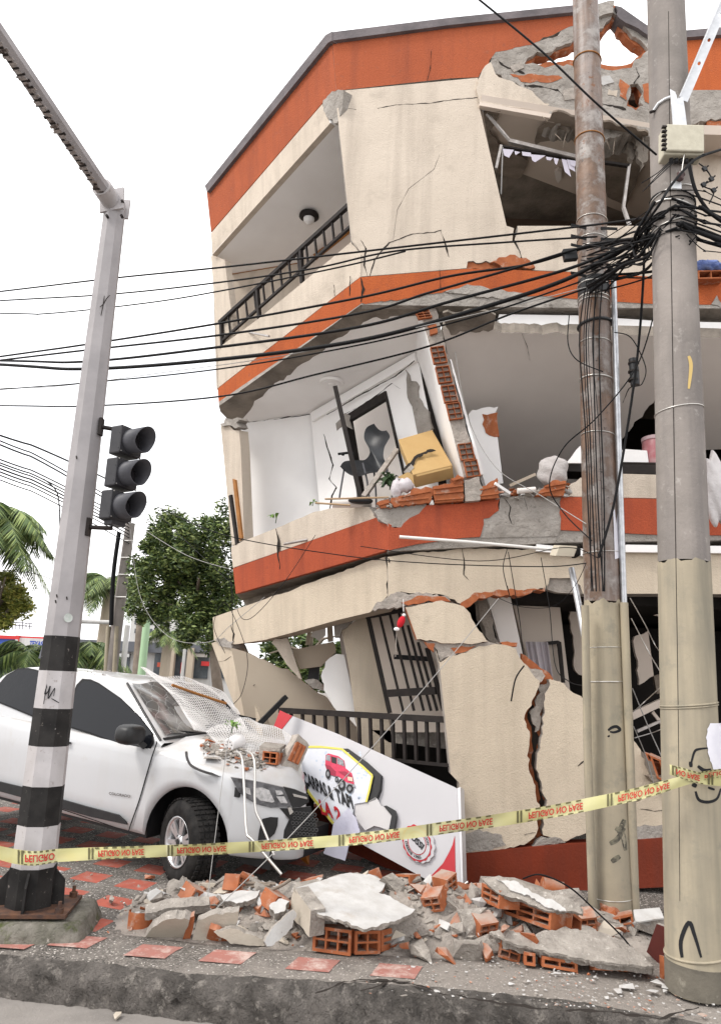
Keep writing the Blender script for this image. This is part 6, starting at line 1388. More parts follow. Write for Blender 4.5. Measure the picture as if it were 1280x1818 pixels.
mb = MB(); p = aY(712, 1104, 7.0); blob(mb, p, .034, .025, .06, mat('red felt', (.5, .02, .03), rough=.9), 2, rotm(0, .4, 0), 10, 8); blob(mb, p+np.array([-.04, 0, -.07]), .028, .02, .018, M['white'], 2, n=8, k=6); blob(mb, p+np.array([.025, 0, .065]), .018, .015, .015, M['white'], 2, n=8, k=6); mb.tube([p+np.array([.02, 0, .1]), p+np.array([.015, 0, .22])], .003, M['white'], 4); mb.tube([p+np.array([-.04, 0, -.1]), aY(702, 1166, 7.0)], .003, M['mortar'], 4)
tag(mb.build('hanging_ornament'), 'small red and white felt ornament hanging at the top of the security gate', 'ornament')
mb = MB(); mb.bar(aY(462, 1284, 7.8), aY(507, 1238, 8.0), .085, .05, M['blackm'], side=(1, 0, 1)); tag(mb.build('metal_profile'), 'black box section beam sticking up behind the bonnet beside the fallen sign', 'metal beam')
mb = MB(); slab('', [(550, 1182), (568, 1183), (566, 1210), (546, 1206)], plY(9.5), .04, M['blackplastic'], mb=mb, build=False); tag(mb.build('black_cloth'), 'black cloth hanging in the gap behind the broken tan wall', 'cloth')
# ------------------------------------------------------------------ rubble
def hull(mb, c, sx, sy, sz, m, seed, R3=None, n=14):
    r = random.Random(seed); bm = bmesh.new(); R3 = np.eye(3) if R3 is None else R3
    for _ in range(n):
        q = np.array([r.uniform(-1, 1), r.uniform(-1, 1), r.uniform(-1, 1)]); q /= max(.35, np.max(np.abs(q))**.6)
        bm.verts.new(tuple(R3@(q*np.array([sx, sy, sz]))))
    res = bmesh.ops.convex_hull(bm, input=bm.verts)
    bm.verts.ensure_lookup_table(); loose = [v for v in bm.verts if not v.link_faces]
    for v in loose: bm.verts.remove(v)
    bm.verts.index_update()
    mb.add([np.array(c)+np.array(v.co) for v in bm.verts], [tuple(v.index for v in f.verts) for f in bm.faces], m); bm.free()
    return mb
def rz(a, b=0, c=0): return rotm(a, b, c)
WB_ = M['whitebroken']; RUB = M['rub']; BRK = M['brick']
creamb = mat('cream render on rubble', (.49, .435, .365), (.43, .38, .315), 6, .9, bump=(50, .4, .01))
# heap body under the pieces (height 0.1 to 0.3)
def hz(x, y):
    z = .20*math.exp(-(((x+.05)/1.0)**2+((y-6.0)/.45)**2))+.17*math.exp(-(((x-1.35)/.75)**2+((y-6.1)/.4)**2))+.10*math.exp(-(((x+1.0)/.5)**2+((y-6.1)/.4)**2))+.14*math.exp(-(((x-.6)/.6)**2+((y-5.75)/.3)**2))
    return z
mb = MB(); nx_, ny_ = 150, 60; vs = []; r = random.Random(77)
for j in range(ny_+1):
    for i in range(nx_+1):
        x = -1.75+4.3*i/nx_; y = 5.28+1.75*j/ny_; e_ = min(1, (y-5.28)/.2)*min(1, (7.03-y)/.2+.2)*min(1, (x+1.75)/.35)
        vs.append((x, y, -.008+max(0, hz(x, y)*e_+r.uniform(-.012, .02)*min(1, hz(x, y)*10))))
mb.add(vs, [(j*(nx_+1)+i, j*(nx_+1)+i+1, (j+1)*(nx_+1)+i+1, (j+1)*(nx_+1)+i) for j in range(ny_) for i in range(nx_)], M['dust'])
tag(mb.build('rubble_dust'), 'grey mortar dust and grit heaped at the foot of the wall', 'rubble', kind='stuff')
mb = MB(); r = random.Random(99)
def density(x, y): return hz(x, y)
cnt = 0
while cnt < 1350:
    x = r.uniform(-2.4, 2.5); y = r.uniform(4.85, 7.1); h = hz(x, y)
    pr = .05+min(1, h*7)
    if y > 6.95 and x < -.6: pr *= .3
    if r.random() > pr: continue
    inheap = h > .04
    s = (r.uniform(.012, .05) if inheap else r.uniform(.004, .016)) * (1.0 if y > 5.35 else .7)
    if inheap and r.random() < .16: s *= 1.9
    k = r.random(); m = BRK if k < .24 else (WB_ if k < .40 else (creamb if k < .46 else RUB))
    if y < 5.3: m = BRK if k < .25 else (WB_ if k < .75 else RUB)
    if y < 5.3 and x < .2 and r.random() < .6: continue
    flat = r.uniform(.25, .9)
    hull(mb, (x, y, max(.004 if y > 5.5 else .03, h*.92)+s*flat*.6), s*r.uniform(.7, 1.5), s*r.uniform(.6, 1.1), s*flat, m, r.random(), rz(r.uniform(0, 6.3), r.uniform(-.5, .5), r.uniform(-.5, .5)), 9); cnt += 1
for i in range(85):
    x = r.uniform(-1.5, 2.1); y = r.uniform(5.4, 6.3); h = hz(x, y)
    if h < .03: continue
    s = r.uniform(.045, .095); k = r.random(); hull(mb, (x, y, h*.9+s*.25), s*r.uniform(.8, 1.5), s, s*r.uniform(.3, .7), RUB if k < .55 else (BRK if k < .8 else creamb), r.random(), rz(r.uniform(0, 6.3), r.uniform(-.6, .6), r.uniform(-.5, .5)), 11)
for i, (x, y) in enumerate([(-.75, 5.95), (-.45, 5.7), (.62, 5.62), (.8, 5.9), (.15, 6.2), (1.75, 5.75), (1.0, 5.5), (-1.05, 5.8), (.45, 6.15)]):
    R3 = rz(r.uniform(-1.2, 1.2), r.uniform(-.5, .5), r.uniform(-.4, .4)); hollow(mb, (x, y, hz(x, y)+.05), R3@np.array([.07, 0, 0]), R3@np.array([0, 0, .055]), R3@np.array([0, .13, 0]), 2, 2, .013)
tag(mb.build('rubble'), 'small broken brick, mortar and plaster fragments strewn over the pavement', 'rubble', kind='stuff')
mb = MB()
for i in range(420):
    x = r.gauss(1.35, .6); y = r.uniform(4.62, 5.25)-max(0, x-1)*.12
    s = r.uniform(.002, .008)*(2 if r.random() < .08 else 1); hull(mb, (x, y, .028+s*.3), s*1.6, s*1.2, s*.4, WB_ if r.random() < .6 else (BRK if r.random() < .5 else RUB), r.random(), rz(r.uniform(0, 6.3)), 8)
tag(mb.build('plaster_chips'), 'white and orange chips scattered along the kerb strip', 'rubble', kind='stuff')
# the big wall slab
def slab3(label, cat, name, top, plane3, th, mtop, mside, amp=2.5, extra=None):
    P_ = pl3(*[aZ(*q) for q in plane3]); P_ = P_ if P_.n[2] > 0 else P_
    t = thing(name, label, cat, tuple(P_.at(*top[0][:2])))
    mb = MB(); slab('', top, P_, .018, mtop, mb=mb, build=False, amp=amp, side=RUB, step=5); mb.build('plaster_face', t)
    mb = MB(); sh = [(u*.985+.015*640, v, 1) if len(q) > 2 else (u, v) for q in top for u, v in [q[:2]]]; slab('', top, P_.sh(-.0185), th, mside, mb=mb, build=False, amp=amp+1, step=5); mb.build('masonry', t)
    return t, P_
t, P1 = slab3('large white plastered slab of hollow brick wall lying at the front centre of the rubble heap', 'wall slab', 'wall_slab',
    [(523, 1577), (560, 1566, .3), (605, 1552, .4), (622, 1549, .6), (660, 1553, .6), (684, 1568, .7), (672, 1585, 1), (700, 1597, .6), (737, 1614, .8), (722, 1626, .8), (700, 1636, 1), (668, 1646, 1), (640, 1647, 1), (610, 1636, 1), (575, 1626, .5), (552, 1616)], [(523, 1577, .34), (617, 1549, .36), (650, 1650, .24)], .018, WB_, RUB)
mb = MB()
def brickbox(mb, p, u2, v2, dz, nx, ny, depth, t=.011, off=0):
    """open face between ground-ish pixels p and u2 along the bottom; top row at v2"""
    pass
def gface(mb, tl, tr, bl, br, zb, depth, nx, ny, t=.011):
    t = t*1.35
    Y0, Y1 = aZ(*bl, zb)[1], aZ(*br, zb)[1]
    bface(mb, tl, tr, bl, Y0, Y1, depth, nx, ny, t)
def bface(mb, tl, tr, bl, Y0, Y1, depth, nx, ny, t=.010):
    """tl tr bl picture points of an open brick face; Y0 depth at the left, Y1 at the right"""
    A = aY(*tl, Y0); Bq = aY(*tr, Y1); C = aY(*bl, Y0-.01); X = (Bq-A)/2; Yv = (A-C)/2; o = A+X-Yv; nrm = np.cross(X, Yv); nrm = N(nrm); nrm = nrm if nrm@(CAM-o) > 0 else -nrm
    hollow(mb, o, X, Yv, -nrm*depth, nx, ny, t)
gface(mb, (557, 1643), (624, 1652), (554, 1688), (624, 1696), .03, .22, 3, 2); mb.build('hollow_brick', t)
mb = MB(); gface(mb, (631, 1653), (676, 1652), (630, 1695), (676, 1691), .03, .22, 2, 2); mb.build('hollow_brick', t)
mb = MB(); gface(mb, (677, 1652), (724, 1640), (677, 1690), (724, 1668), .03, .2, 1, 2, .02); mb.build('hollow_brick', t)
mb = MB(); bface(mb, (684, 1573), (712, 1562), (706, 1597), 5.95, 6.2, .15, 3, 2, .008); mb.build('hollow_brick', t)
mb = MB()
slab('', [(523, 1577), (552, 1617), (549, 1664, .6), (512, 1618, .4)], pl3(aZ(523, 1577, .34), aZ(552, 1617, .30), aZ(540, 1668, .08)), .1, creamb, mb=mb, build=False, side=RUB)
mb.build('cream_edge', t)
mb = MB(); slab('', [(550, 1618, 1), (600, 1642, 1), (650, 1653, 1), (700, 1640, 1), (738, 1618, 1), (742, 1660, 1), (720, 1680, 1), (640, 1700, 1), (556, 1692, 1)], pl3(aZ(550, 1640, .22), aZ(735, 1640, .22), aZ(640, 1700, .02)).sh(-.16), .12, RUB, mb=mb, build=False, amp=3); mb.build('mortar_bed', t)
mb = MB(); hull(mb, aZ(745, 1640, .14)+np.array([.03, .12, 0]), .10, .15, .10, RUB, 5, rz(.4)); mb.build('mortar_lump', t)
t, P2 = slab3('long tilted masonry slab with flaking white plaster on top, right part of the rubble heap', 'wall slab', 'wall_slab',
    [(856, 1560), (880, 1556, 1), (915, 1563, 1), (955, 1585, 1), (1000, 1592, 1), (1030, 1610, 1), (1034, 1622, .5), (1014, 1617, .5), (978, 1618, .6), (935, 1602, .6), (890, 1588, .6), (870, 1574, .6)], [(856, 1560, .42), (1030, 1610, .34), (978, 1618, .30)], .03, M['rub'], RUB)
mb = MB(); poly([(880, 1560, 1), (920, 1566, 1), (950, 1586, 1), (985, 1600, 1), (1005, 1618, 1), (975, 1612, 1), (940, 1590, 1), (905, 1580, 1)], P2.sh(.004), WB_, mb, off=.012, th=.012, amp=2.5, step=5); mb.build('flaking_plaster', t)
for q in [((855, 1567), (887, 1581), (853, 1598), (884, 1618), .24, .16, 2, 2), ((890, 1589), (978, 1618), (888, 1620), (975, 1655), .17, .2, 3, 2), ((981, 1620), (1013, 1620), (979, 1651), (1012, 1654), .16, .15, 1, 1), ((1015, 1617), (1033, 1632), (1013, 1652), (1031, 1642), .17, .15, 1, 1)]:
    mb = MB(); gface(mb, *q, t=.013); mb.build('hollow_brick', t)
mb = MB(); hull(mb, aZ(930, 1612, .16)+np.array([0, .36, 0]), .32, .16, .12, RUB, 8, rz(-.35)); hull(mb, aZ(1000, 1610, .2)+np.array([0, .2, 0]), .2, .14, .12, RUB, 9); hull(mb, aZ(860, 1612, .1), .1, .14, .13, RUB, 19); mb.build('mortar_bed', t)
t, P3 = slab3('flat grey slab of wall lying lowest at the right front of the heap, brick edge towards the kerb', 'wall slab', 'wall_slab',
    [(868, 1655, .7), (885, 1650, .6), (945, 1660, .8), (1010, 1648, 1), (1065, 1655, 1), (1110, 1675, 1), (1140, 1695, .6), (1160, 1715, .7), (1145, 1716, .4), (1060, 1706, .8), (985, 1692, .8), (940, 1682, .7), (905, 1672, 1)], [(868, 1655, .17), (1065, 1655, .2), (1060, 1706, .11)], .05, M['rub'], RUB)
for q in [((962, 1697), (1025, 1708), (962, 1716), (1024, 1720), .03, .14, 2, 1), ((930, 1690), (950, 1693), (930, 1713), (950, 1715), .03, .14, 1, 1), ((1095, 1713), (1158, 1717), (1095, 1724), (1158, 1726), .04, .15, 1, 1), ((1055, 1712), (1088, 1714), (1055, 1722), (1088, 1723), .04, .1, 1, 1)]:
    mb = MB(); gface(mb, *q, t=.010); mb.build('hollow_brick', t)
mb = MB()
for u, v, z, a in [(980, 1700, .05, .2), (1040, 1700, .06, .25), (1105, 1705, .05, .2)]: hull(mb, aZ(u, v, z)+np.array([0, .22, 0]), a, .12, .045, RUB, u)
mb.build('mortar_bed', t)
# other countable pieces, each described
def piece(name, label, cat, build_, group=None):
    mb = MB(); build_(mb); return tag(mb.build(name), label, cat, group)
def shard(u, v, z, sx, sy, sz, m, seed, R3=None, n=12): return lambda mb: hull(mb, aZ(u, v, z), sx, sy, sz, m, seed, R3, n)
def plate(pts, p3, th, m, side=None, amp=2.5): return lambda mb: slab('', pts, pl3(*[aZ(*q) for q in p3]), th, m, mb=mb, build=False, side=side or RUB, amp=amp, step=5)
piece('wall_fragment', 'flat white plaster plate leaning against the cream edge of the large centre slab', 'wall fragment', plate([(470, 1672, .6), (482, 1650, .6), (505, 1628, .6), (522, 1615, .5), (527, 1622, .8), (515, 1650, .8), (482, 1680, .6), (474, 1680)], [(470, 1672, .08), (522, 1615, .24), (482, 1680, .05)], .03, WB_))
piece('wall_fragment', 'cream wall piece standing on edge right beside the orange pot shard', 'wall fragment', plate([(258, 1664), (270, 1648, .7), (300, 1632, .8), (328, 1630, .8), (337, 1634, .4), (326, 1666)], [(258, 1664, .01), (326, 1666, .01), (320, 1632, .17)], .06, creamb))
piece('wall_fragment', 'cream rendered wall piece standing on edge right of the upright brick strip', 'wall fragment', plate([(342, 1668), (350, 1636, .8), (385, 1622, .8), (424, 1618, .6), (420, 1640, .6), (414, 1662), (412, 1672, .5), (345, 1672)], [(342, 1670, .01), (412, 1672, .01), (400, 1622, .20)], .06, creamb))
piece('brick_shard', 'upright orange brick strip wedged between the two cream wall pieces', 'brick', plate([(325, 1668, .5), (334, 1630, .6), (345, 1626, .6), (343, 1650, .6), (338, 1668, .5)], [(325, 1668, .01), (340, 1668, .01), (338, 1628, .18)], .04, BRK, BRK))
piece('pot_shard', 'curved orange terracotta shard, furthest left on the heap', 'pot shard', lambda mb: mb.add(sum([[aZ(248, 1650, .0)+np.array([.085*math.cos(a), .06*math.sin(a), z]) for a in [math.pi*(.85+1.25*i/14) for i in range(15)]] for z in (0, .05, .12)], []), [(j*15+i, j*15+i+1, (j+1)*15+i+1, (j+1)*15+i) for j in range(2) for i in range(14)], BRK, True))
piece('wall_fragment', 'grey concrete sill piece lying level behind the cream wall pieces', 'wall fragment', plate([(258, 1622, .5), (300, 1612, .4), (372, 1606, .4), (374, 1618, .6), (300, 1628, .5), (258, 1634, .5)], [(258, 1622, .15), (372, 1606, .2), (300, 1628, .12)], .09, RUB))
piece('brick_shard', 'orange triangular brick shard at the front edge right of the cream pieces', 'brick', plate([(367, 1666, .6), (372, 1648, .6), (384, 1652, .8), (410, 1670, .4), (380, 1672, .4)], [(367, 1668, .02), (410, 1672, .02), (374, 1648, .12)], .04, BRK, BRK))
piece('wall_fragment', 'low cream and grey wedge in front of the broken brick pile, ending in a point', 'wall fragment', plate([(380, 1655, .8), (410, 1648, 1), (440, 1658, .8), (475, 1672, .4), (468, 1680, .4), (410, 1676, .5)], [(380, 1660, .08), (440, 1655, .10), (440, 1678, .02)], .05, creamb))
piece('wall_fragment', 'flat white plaster sheet lying on the left part of the heap', 'wall fragment', plate([(392, 1590, .8), (420, 1582, .8), (462, 1580, .8), (450, 1596, .9), (420, 1604, .9), (398, 1600, .8)], [(392, 1590, .22), (462, 1580, .25), (420, 1604, .19)], .04, WB_))
piece('wall_fragment', 'pale grey plaster plate between the white sheet and the large centre slab', 'wall fragment', plate([(494, 1572, .8), (520, 1564, .8), (545, 1570, .8), (522, 1592, .8), (505, 1598, .8)], [(494, 1572, .26), (545, 1570, .27), (510, 1600, .19)], .03, RUB))
piece('wall_fragment', 'small white plaster plate lying at the back of the heap below the bent tube', 'wall fragment', plate([(463, 1566, .5), (490, 1568, .5), (500, 1575, .5), (482, 1579, .5), (465, 1574, .5)], [(463, 1566, .2), (500, 1575, .2), (482, 1582, .18)], .02, WB_))
piece('wall_fragment', 'rough white plaster lump beside the open orange brick, left of the centre slab', 'wall fragment', plate([(478, 1608, 1), (500, 1595, 1), (514, 1600, 1), (505, 1618, 1), (488, 1622, 1)], [(478, 1608, .22), (514, 1600, .24), (488, 1622, .19)], .05, WB_))
for i, (u, v, z, a, lb) in enumerate([(417, 1612, .12, .1, 'orange hollow brick with one open cell facing the kerb, left part of the heap'), (868, 1655, .1, .5, 'orange hollow brick standing in the gap between the two right slabs, leftmost there'), (905, 1690, .06, -.2, 'orange hollow brick tilted at the front edge under the right slabs')]):
    o = thing('hollow_brick', lb, 'brick', tuple(aZ(u, v, z))); mb = MB(); R3 = rz(a, .2*(i-1), .15)
    hollow(mb, aZ(u, v, z), R3@np.array([.07, 0, 0]), R3@np.array([0, 0, .055]), R3@np.array([0, .16, 0]), 2 if i else 1, 1 if not i else 2, .012); mb.build('brick_body', o)
t = thing('hollow_brick', 'broken hollow brick with grey mortar lying in front of the brown pole foot', 'brick', tuple(aZ(1100, 1640, .1)))
mb = MB()
for q in [((1076, 1632), (1122, 1622), (1080, 1664), 5.95, 5.9, .14, 2, 2)]: bface(mb, *q, t=.013)
mb.build('brick_body', t); mb = MB(); hull(mb, aZ(1060, 1635, .08), .16, .12, .06, RUB, 4); mb.build('mortar_lump', t)
piece('wall_fragment', 'white topped grey block at the end of the broken brick beside the red board', 'wall fragment', lambda mb: (slab('', [(1124, 1615), (1170, 1611, .3), (1178, 1630, .4), (1128, 1636, .3)], pl3(aZ(1124, 1615, .2), aZ(1170, 1611, .2), aZ(1128, 1636, .16)), .012, WB_, mb=mb, build=False), hull(mb, aZ(1150, 1638, .1), .13, .1, .08, RUB, 31)))
piece('red_board', 'dark red board leaning behind the foot of the grey concrete pole', 'board', plate([(1147, 1690), (1165, 1640), (1205, 1655), (1205, 1725), (1180, 1722)], [(1147, 1692, .02), (1190, 1724, .0), (1165, 1640, .28)], .02, mat('dark red board', (.14, .035, .03), (.11, .03, .025), 5, .6)))
piece('brick_shard', 'orange half round brick piece lying on top of the right slab against the base wall', 'brick', lambda mb: mb.tube([aY(962, 1574, 6.3), aY(998, 1582, 6.3)], [.075, .07], BRK, 9))
piece('brick_shard', 'orange shard at the foot of the grey concrete pole, at the right edge', 'brick', shard(1268, 1728, .05, .10, .06, .05, BRK, 13))
piece('brick_shard', 'orange shard leaning between red board and grey pole', 'brick', shard(1182, 1722, .06, .035, .05, .08, BRK, 15))
for u, v, z, s, sd0, lb in [(940, 1665, .17, .075, 21, 'triangular orange shard standing on the low right slab'), (1040, 1660, .16, .07, 22, 'wide orange shard lying flat on the low right slab'), (898, 1650, .2, .06, 23, 'small orange shard in the crevice between the two right slabs'), (860, 1690, .05, .08, 24, 'orange shard at the front edge left of the low right slab'), (795, 1700, .04, .09, 25, 'orange shard low at the kerb right of the centre slab'), (502, 1603, .22, .07, 26, 'upright orange shard in the middle of the left pile'), (790, 1610, .15, .06, 27, 'orange shard on the grey mound between the centre and right slabs'), (265, 1556, .03, .05, 28, 'orange and grey brick bit on the pavement left of the front wheel'), (128, 1600, .03, .05, 30, 'orange bit beside the mast plinth')]:
    piece('brick_shard', lb, 'brick', shard(u, v, z, s, s*.6, s*.45, BRK, sd0, rz(sd0, .2, .3), 9))
for u, v, z, sx, sy, sz, m, sd0, lb in [(322, 1578, .1, .12, .09, .07, RUB, 41, 'angular grey lump, topmost of the left pile near the wheel'), (300, 1600, .08, .09, .07, .05, RUB, 42, 'grey lump on the left slope of the pile'), (350, 1590, .12, .08, .07, .05, RUB, 43, 'grey lump right of the topmost one near the wheel'), (775, 1600, .12, .14, .12, .09, RUB, 44, 'dusty grey block right of the centre slab'), (800, 1632, .12, .16, .12, .07, RUB, 45, 'broad grey block between the centre slab and the right slabs'), (835, 1650, .10, .10, .09, .12, RUB, 46, 'upright grey block left of the right slabs'), (830, 1690, .05, .11, .07, .07, RUB, 47, 'grey and orange block at the kerb edge between the slabs'), (770, 1640, .1, .12, .10, .06, creamb, 48, 'cream flecked lump right of the centre slab'), (199, 1597, .04, .06, .03, .025, RUB, 49, 'grey stone lying on a red tile of the pavement'), (165, 1617, .03, .05, .025, .02, RUB, 50, 'pale stone left of the stone on the red tile'), (725, 1566, .25, .1, .08, .05, RUB, 51, 'grey lump on the far end of the centre slab'), (745, 1690, .05, .12, .06, .05, RUB, 52, 'grey lump under the right end of the centre slab')]:
    piece('rubble_block', lb, 'rubble block', shard(u, v, z, sx, sy, sz, m, sd0, rz(sd0), 14))
for i, (u, v, s) in enumerate([(1110, 1750, .045), (1095, 1760, .035), (1170, 1745, .035), (1185, 1753, .035), (1158, 1760, .03)]):
    piece('plaster_flake', ['largest white plaster flake on the kerb strip', 'long white flake left of the largest one on the kerb', 'white flake near the grey pole, upper of a pair', 'white flake near the grey pole, lower of a pair', 'small white flake on the kerb between the largest flake and the pair'][i], 'plaster flake', shard(u, v, .036, s*1.3, s, .006, WB_, 60+i, rz(i), 9))
for u, v, sd0, lb in [(88, 1567, 71, 'white stone under the left edge of the pavement, biggest there'), (40, 1540, 72, 'white chip left of the mast foot'), (108, 1548, 73, 'white chip right of the mast foot'), (208, 1804, 74, 'cream chip lying in the gutter below the kerb')]:
    piece('plaster_flake', lb, 'plaster flake', shard(u, v, .012 if v < 1700 else -.175, .035, .022, .012, WB_ if v < 1700 else creamb, sd0, rz(sd0), 10))
# branches in the heap, bent tubes, rope
piece('bent_tube', 'thin white tube bent down over the bonnet edge, left of two', 'tube', lambda mb: mb.tube(smooth_path([aY(*q) for q in [(418, 1335, 6.7), (430, 1345, 6.45), (434, 1400, 6.3), (438, 1475, 6.15), (450, 1493, 6.1), (500, 1552, 6.0)]], 5), .011, M['tarnish'], 8))
piece('bent_tube', 'thin white tube bent down over the bonnet edge, right of two', 'tube', lambda mb: mb.tube(smooth_path([aY(*q) for q in [(440, 1335, 6.6), (452, 1350, 6.4), (453, 1430, 6.3), (464, 1460, 6.25), (476, 1490, 6.2), (487, 1518, 6.15)]], 5), .011, M['tarnish'], 8))
piece('branch', 'brown branches lying across the back of the left pile', 'branch', lambda mb: [mb.tube(smooth_path([aZ(*q) for q in p], 4), .012, M['planked'], 6) for p in ([(400, 1572, .2), (440, 1568, .24), (490, 1570, .24)], [(410, 1578, .2), (450, 1574, .22), (480, 1572, .24)], [(470, 1585, .25), (500, 1572, .28), (515, 1562, .3)])])
# rubble on the second floor sill
r = random.Random(31)
mb = MB()
for i in range(330):
    u = r.choice([r.uniform(672, 720), r.uniform(720, 890), r.uniform(850, 960), r.uniform(950, 1008)]); v = np.interp(u, [672, 700, 757, 820, 890, 950, 1008], [905, 893, 890, 886, 880, 882, 872])-r.uniform(-6, 12)
    s = r.uniform(.012, .04); k = r.random(); hull(mb, aY(u, v, r.uniform(7.15, 7.4)), s*1.4, s, s*.8, RUB if k < .5 else (BRK if k < .75 else WB_), r.random(), rz(r.uniform(0, 6)), 9)
tag(mb.build('rubble'), 'small rubble lying along the second floor sill', 'rubble', kind='stuff')
def sillbrick(label, pts, Y_, ribs, amp=2.5):
    t = thing('broken_brick', label, 'brick', tuple(aY(*pts[0][:2], Y_))); mb = MB(); slab('', pts, plY(Y_), .12, BRK, mb=mb, build=False, amp=amp, step=5); mb.build('brick_body', t)
    mb = MB()
    for (a, b) in ribs: mb.bar(aY(*a, Y_-.008), aY(*b, Y_-.008), .014, .022, BRK, side=(0, 0, 1))
    mb.build('ribs', t)
sillbrick('broken orange brick with ribs under the yellow cardboard box', [(768, 864, .5), (800, 858, 1), (822, 845, 1), (824, 880, .6), (822, 889), (772, 893, .6)], 7.12, [((770, 868), (822, 862)), ((770, 877), (822, 872)), ((771, 888), (822, 884))])
sillbrick('broken orange brick right of the foot of the brick party wall', [(850, 865, 1), (870, 855, 1), (882, 848, 1), (884, 870, 1), (886, 884), (852, 886, .6)], 7.12, [((852, 870), (884, 862)), ((852, 880), (885, 876))])
sillbrick('broken orange brick at the left end of the rubble sill, below the plastic bag', [(694, 884, 1), (722, 878, 1), (735, 866, 1), (765, 866, 1), (768, 878, 1), (762, 893, .6), (720, 896, 1), (700, 900, 1)], 7.14, [((705, 890), (760, 884)), ((712, 882), (764, 872))])
sillbrick('broken orange brick left of the cream spandrel beside the brown pole', [(950, 880, 1), (968, 862, 1), (985, 852, 1), (1005, 854, 1), (1002, 870, 1), (1000, 880)], 7.12, [((955, 876), (1002, 866)), ((966, 864), (1004, 858))])
sillbrick('orange brick shard leaning on the party wall foot', [(800, 850, 1), (812, 842, 1), (824, 848, 1), (806, 858, .5)], 7.1, [((804, 853), (820, 848))])
sillbrick('small orange brick stub at the left tip of the sill rubble', [(668, 893, 1), (690, 886, 1), (694, 896, 1), (676, 902, 1)], 7.15, [((672, 897), (690, 892))])
mb = MB(); slab('', [(824, 852, 1), (850, 846, 1), (858, 868, 1), (852, 888), (826, 890)], plY(7.11), .15, M['mortar'], mb=mb, build=False); tag(mb.build('mortar_block'), 'pale mortar block between two orange bricks at the party wall foot', 'mortar block')
for pts, lb in [(((878, 858), (905, 876)), 'white stick pointing down on the sill rubble right of the party wall'), (((905, 862), (950, 842)), 'timber slat rising to the cloth bundle on the sill')]:
    mb = MB(); mb.bar(aY(*pts[0], 7.1), aY(*pts[1], 7.15), .03, .02, M['white'] if 'white' in lb else M['tan'], side=(0, 0, 1)); tag(mb.build('stick'), lb, 'stick')
mb = MB(); mb.tube([aY(918, 872, 7.1), aY(950, 869, 7.1)], .028, M['greyroom'], 10); tag(mb.build('bottle'), 'grey plastic bottle lying on the sill rubble', 'bottle')
# hollow brick in the wall at lower right, next to the grey pole
t = thing('hollow_brick', 'large broken orange hollow brick stuck in the wall gap beside the grey pole', 'brick', tuple(aY(1170, 1360, 7.1)))
mb = MB(); bface(mb, (1152, 1340), (1202, 1362), (1166, 1382), 7.1, 7.0, .12, 3, 1, .016); bface(mb, (1144, 1336), (1202, 1356), (1150, 1350), 7.16, 7.06, .12, 3, 1, .014); mb.build('brick_body', t)
mb = MB(); slab('', [(1150, 1378), (1200, 1376), (1200, 1384), (1158, 1388)], plY(7.1), .1, M['planked'], mb=mb, build=False); mb.build('mortar_bed', t)
# ------------------------------------------------------------------ on the bonnet of the pickup
HB = lambda u, v, z=1.0: np.array(aZ(u, v, z))
t = thing('hollow_brick', 'orange hollow brick with four open cells lying on the bonnet', 'brick', tuple(aY(480, 1340, 6.65)))
mb = MB(); yb = hood(480, 1358)[1]; bface(mb, (467, 1333), (493, 1336), (465, 1355), yb, yb-.03, .25, 2, 2, .010); mb.build('brick_body', t)
mb = MB(); a = [aY(461, 1325, yb+.05), aY(497, 1328, yb), aY(508, 1321, yb+.3), aY(470, 1317, yb+.3)]
mb.add(a+[p-np.array([0, 0, .03]) for p in a], [(0, 1, 2, 3), (7, 6, 5, 4), (0, 4, 5, 1), (1, 5, 6, 2), (2, 6, 7, 3), (3, 7, 4, 0)], RUB); slab('', [(461, 1327, .5), (498, 1330, .5), (497, 1360, .5), (492, 1366), (486, 1358, .5), (460, 1356, .5)], plY(yb+.03), .2, M['mortar'], mb=mb, build=False, holes=[[(467, 1334), (493, 1336), (492, 1356), (465, 1354)]]); mb.build('mortar_shell', t)
t = thing('hollow_brick', 'tilted hollow brick standing on end at the bonnet tip against the fallen sign', 'brick', tuple(aY(526, 1340, 6.75)))
mb = MB(); yc = hood(518, 1366)[1]; BPn = pl3(aY(500, 1358, yc-.02), aY(532, 1303, yc+.12), aY(549, 1325, yc+.16))
slab('', [(500, 1362, .6), (512, 1335, .5), (530, 1303, .6), (549, 1323, .6), (541, 1342, .5), (528, 1372, .6), (515, 1366, .6)], BPn, .12, M['mortar'], mb=mb, build=False); mb.build('mortar_shell', t)
mb = MB()
for s_ in (0, 1, 2): mb.bar(BPn.at(513+s_*7, 1350+s_*3, .01), BPn.at(527+s_*7, 1319+s_*3, .01), .022, .02, BRK, side=np.cross(BPn.n, BPn.at(530, 1320)-BPn.at(515, 1350)))
slab('', [(512, 1350), (528, 1316), (544, 1326), (530, 1358)], BPn, .02, BRK, off=.004, mb=mb, build=False); mb.build('brick_body', t)
t = thing('flower_pot', 'overturned white plastic flower pot with holes in its base on the bonnet', 'flower pot', tuple(aY(415, 1318, 6.95)))
mb = MB(); pa_ = hood(406, 1334, .055); d_ = N(np.array([.42, .8, .16])); mb.tube([pa_, pa_+d_*.01, pa_+d_*.13, pa_+d_*.15], [.052, .058, .072, .075], mat('white pot plastic', (.68, .66, .66), rough=.4), 22); mb.build('pot_body', t)
mb = MB(); s_ = N(np.cross(d_, (0, 0, 1))); u_ = np.cross(s_, d_)
for i in range(6): a = i*math.pi/3; mb.tube([pa_-d_*.002+(s_*math.cos(a)+u_*math.sin(a))*.03, pa_-d_*.0005+(s_*math.cos(a)+u_*math.sin(a))*.03], .006, M['crack'], 8)
mb.build('drain_holes', t)
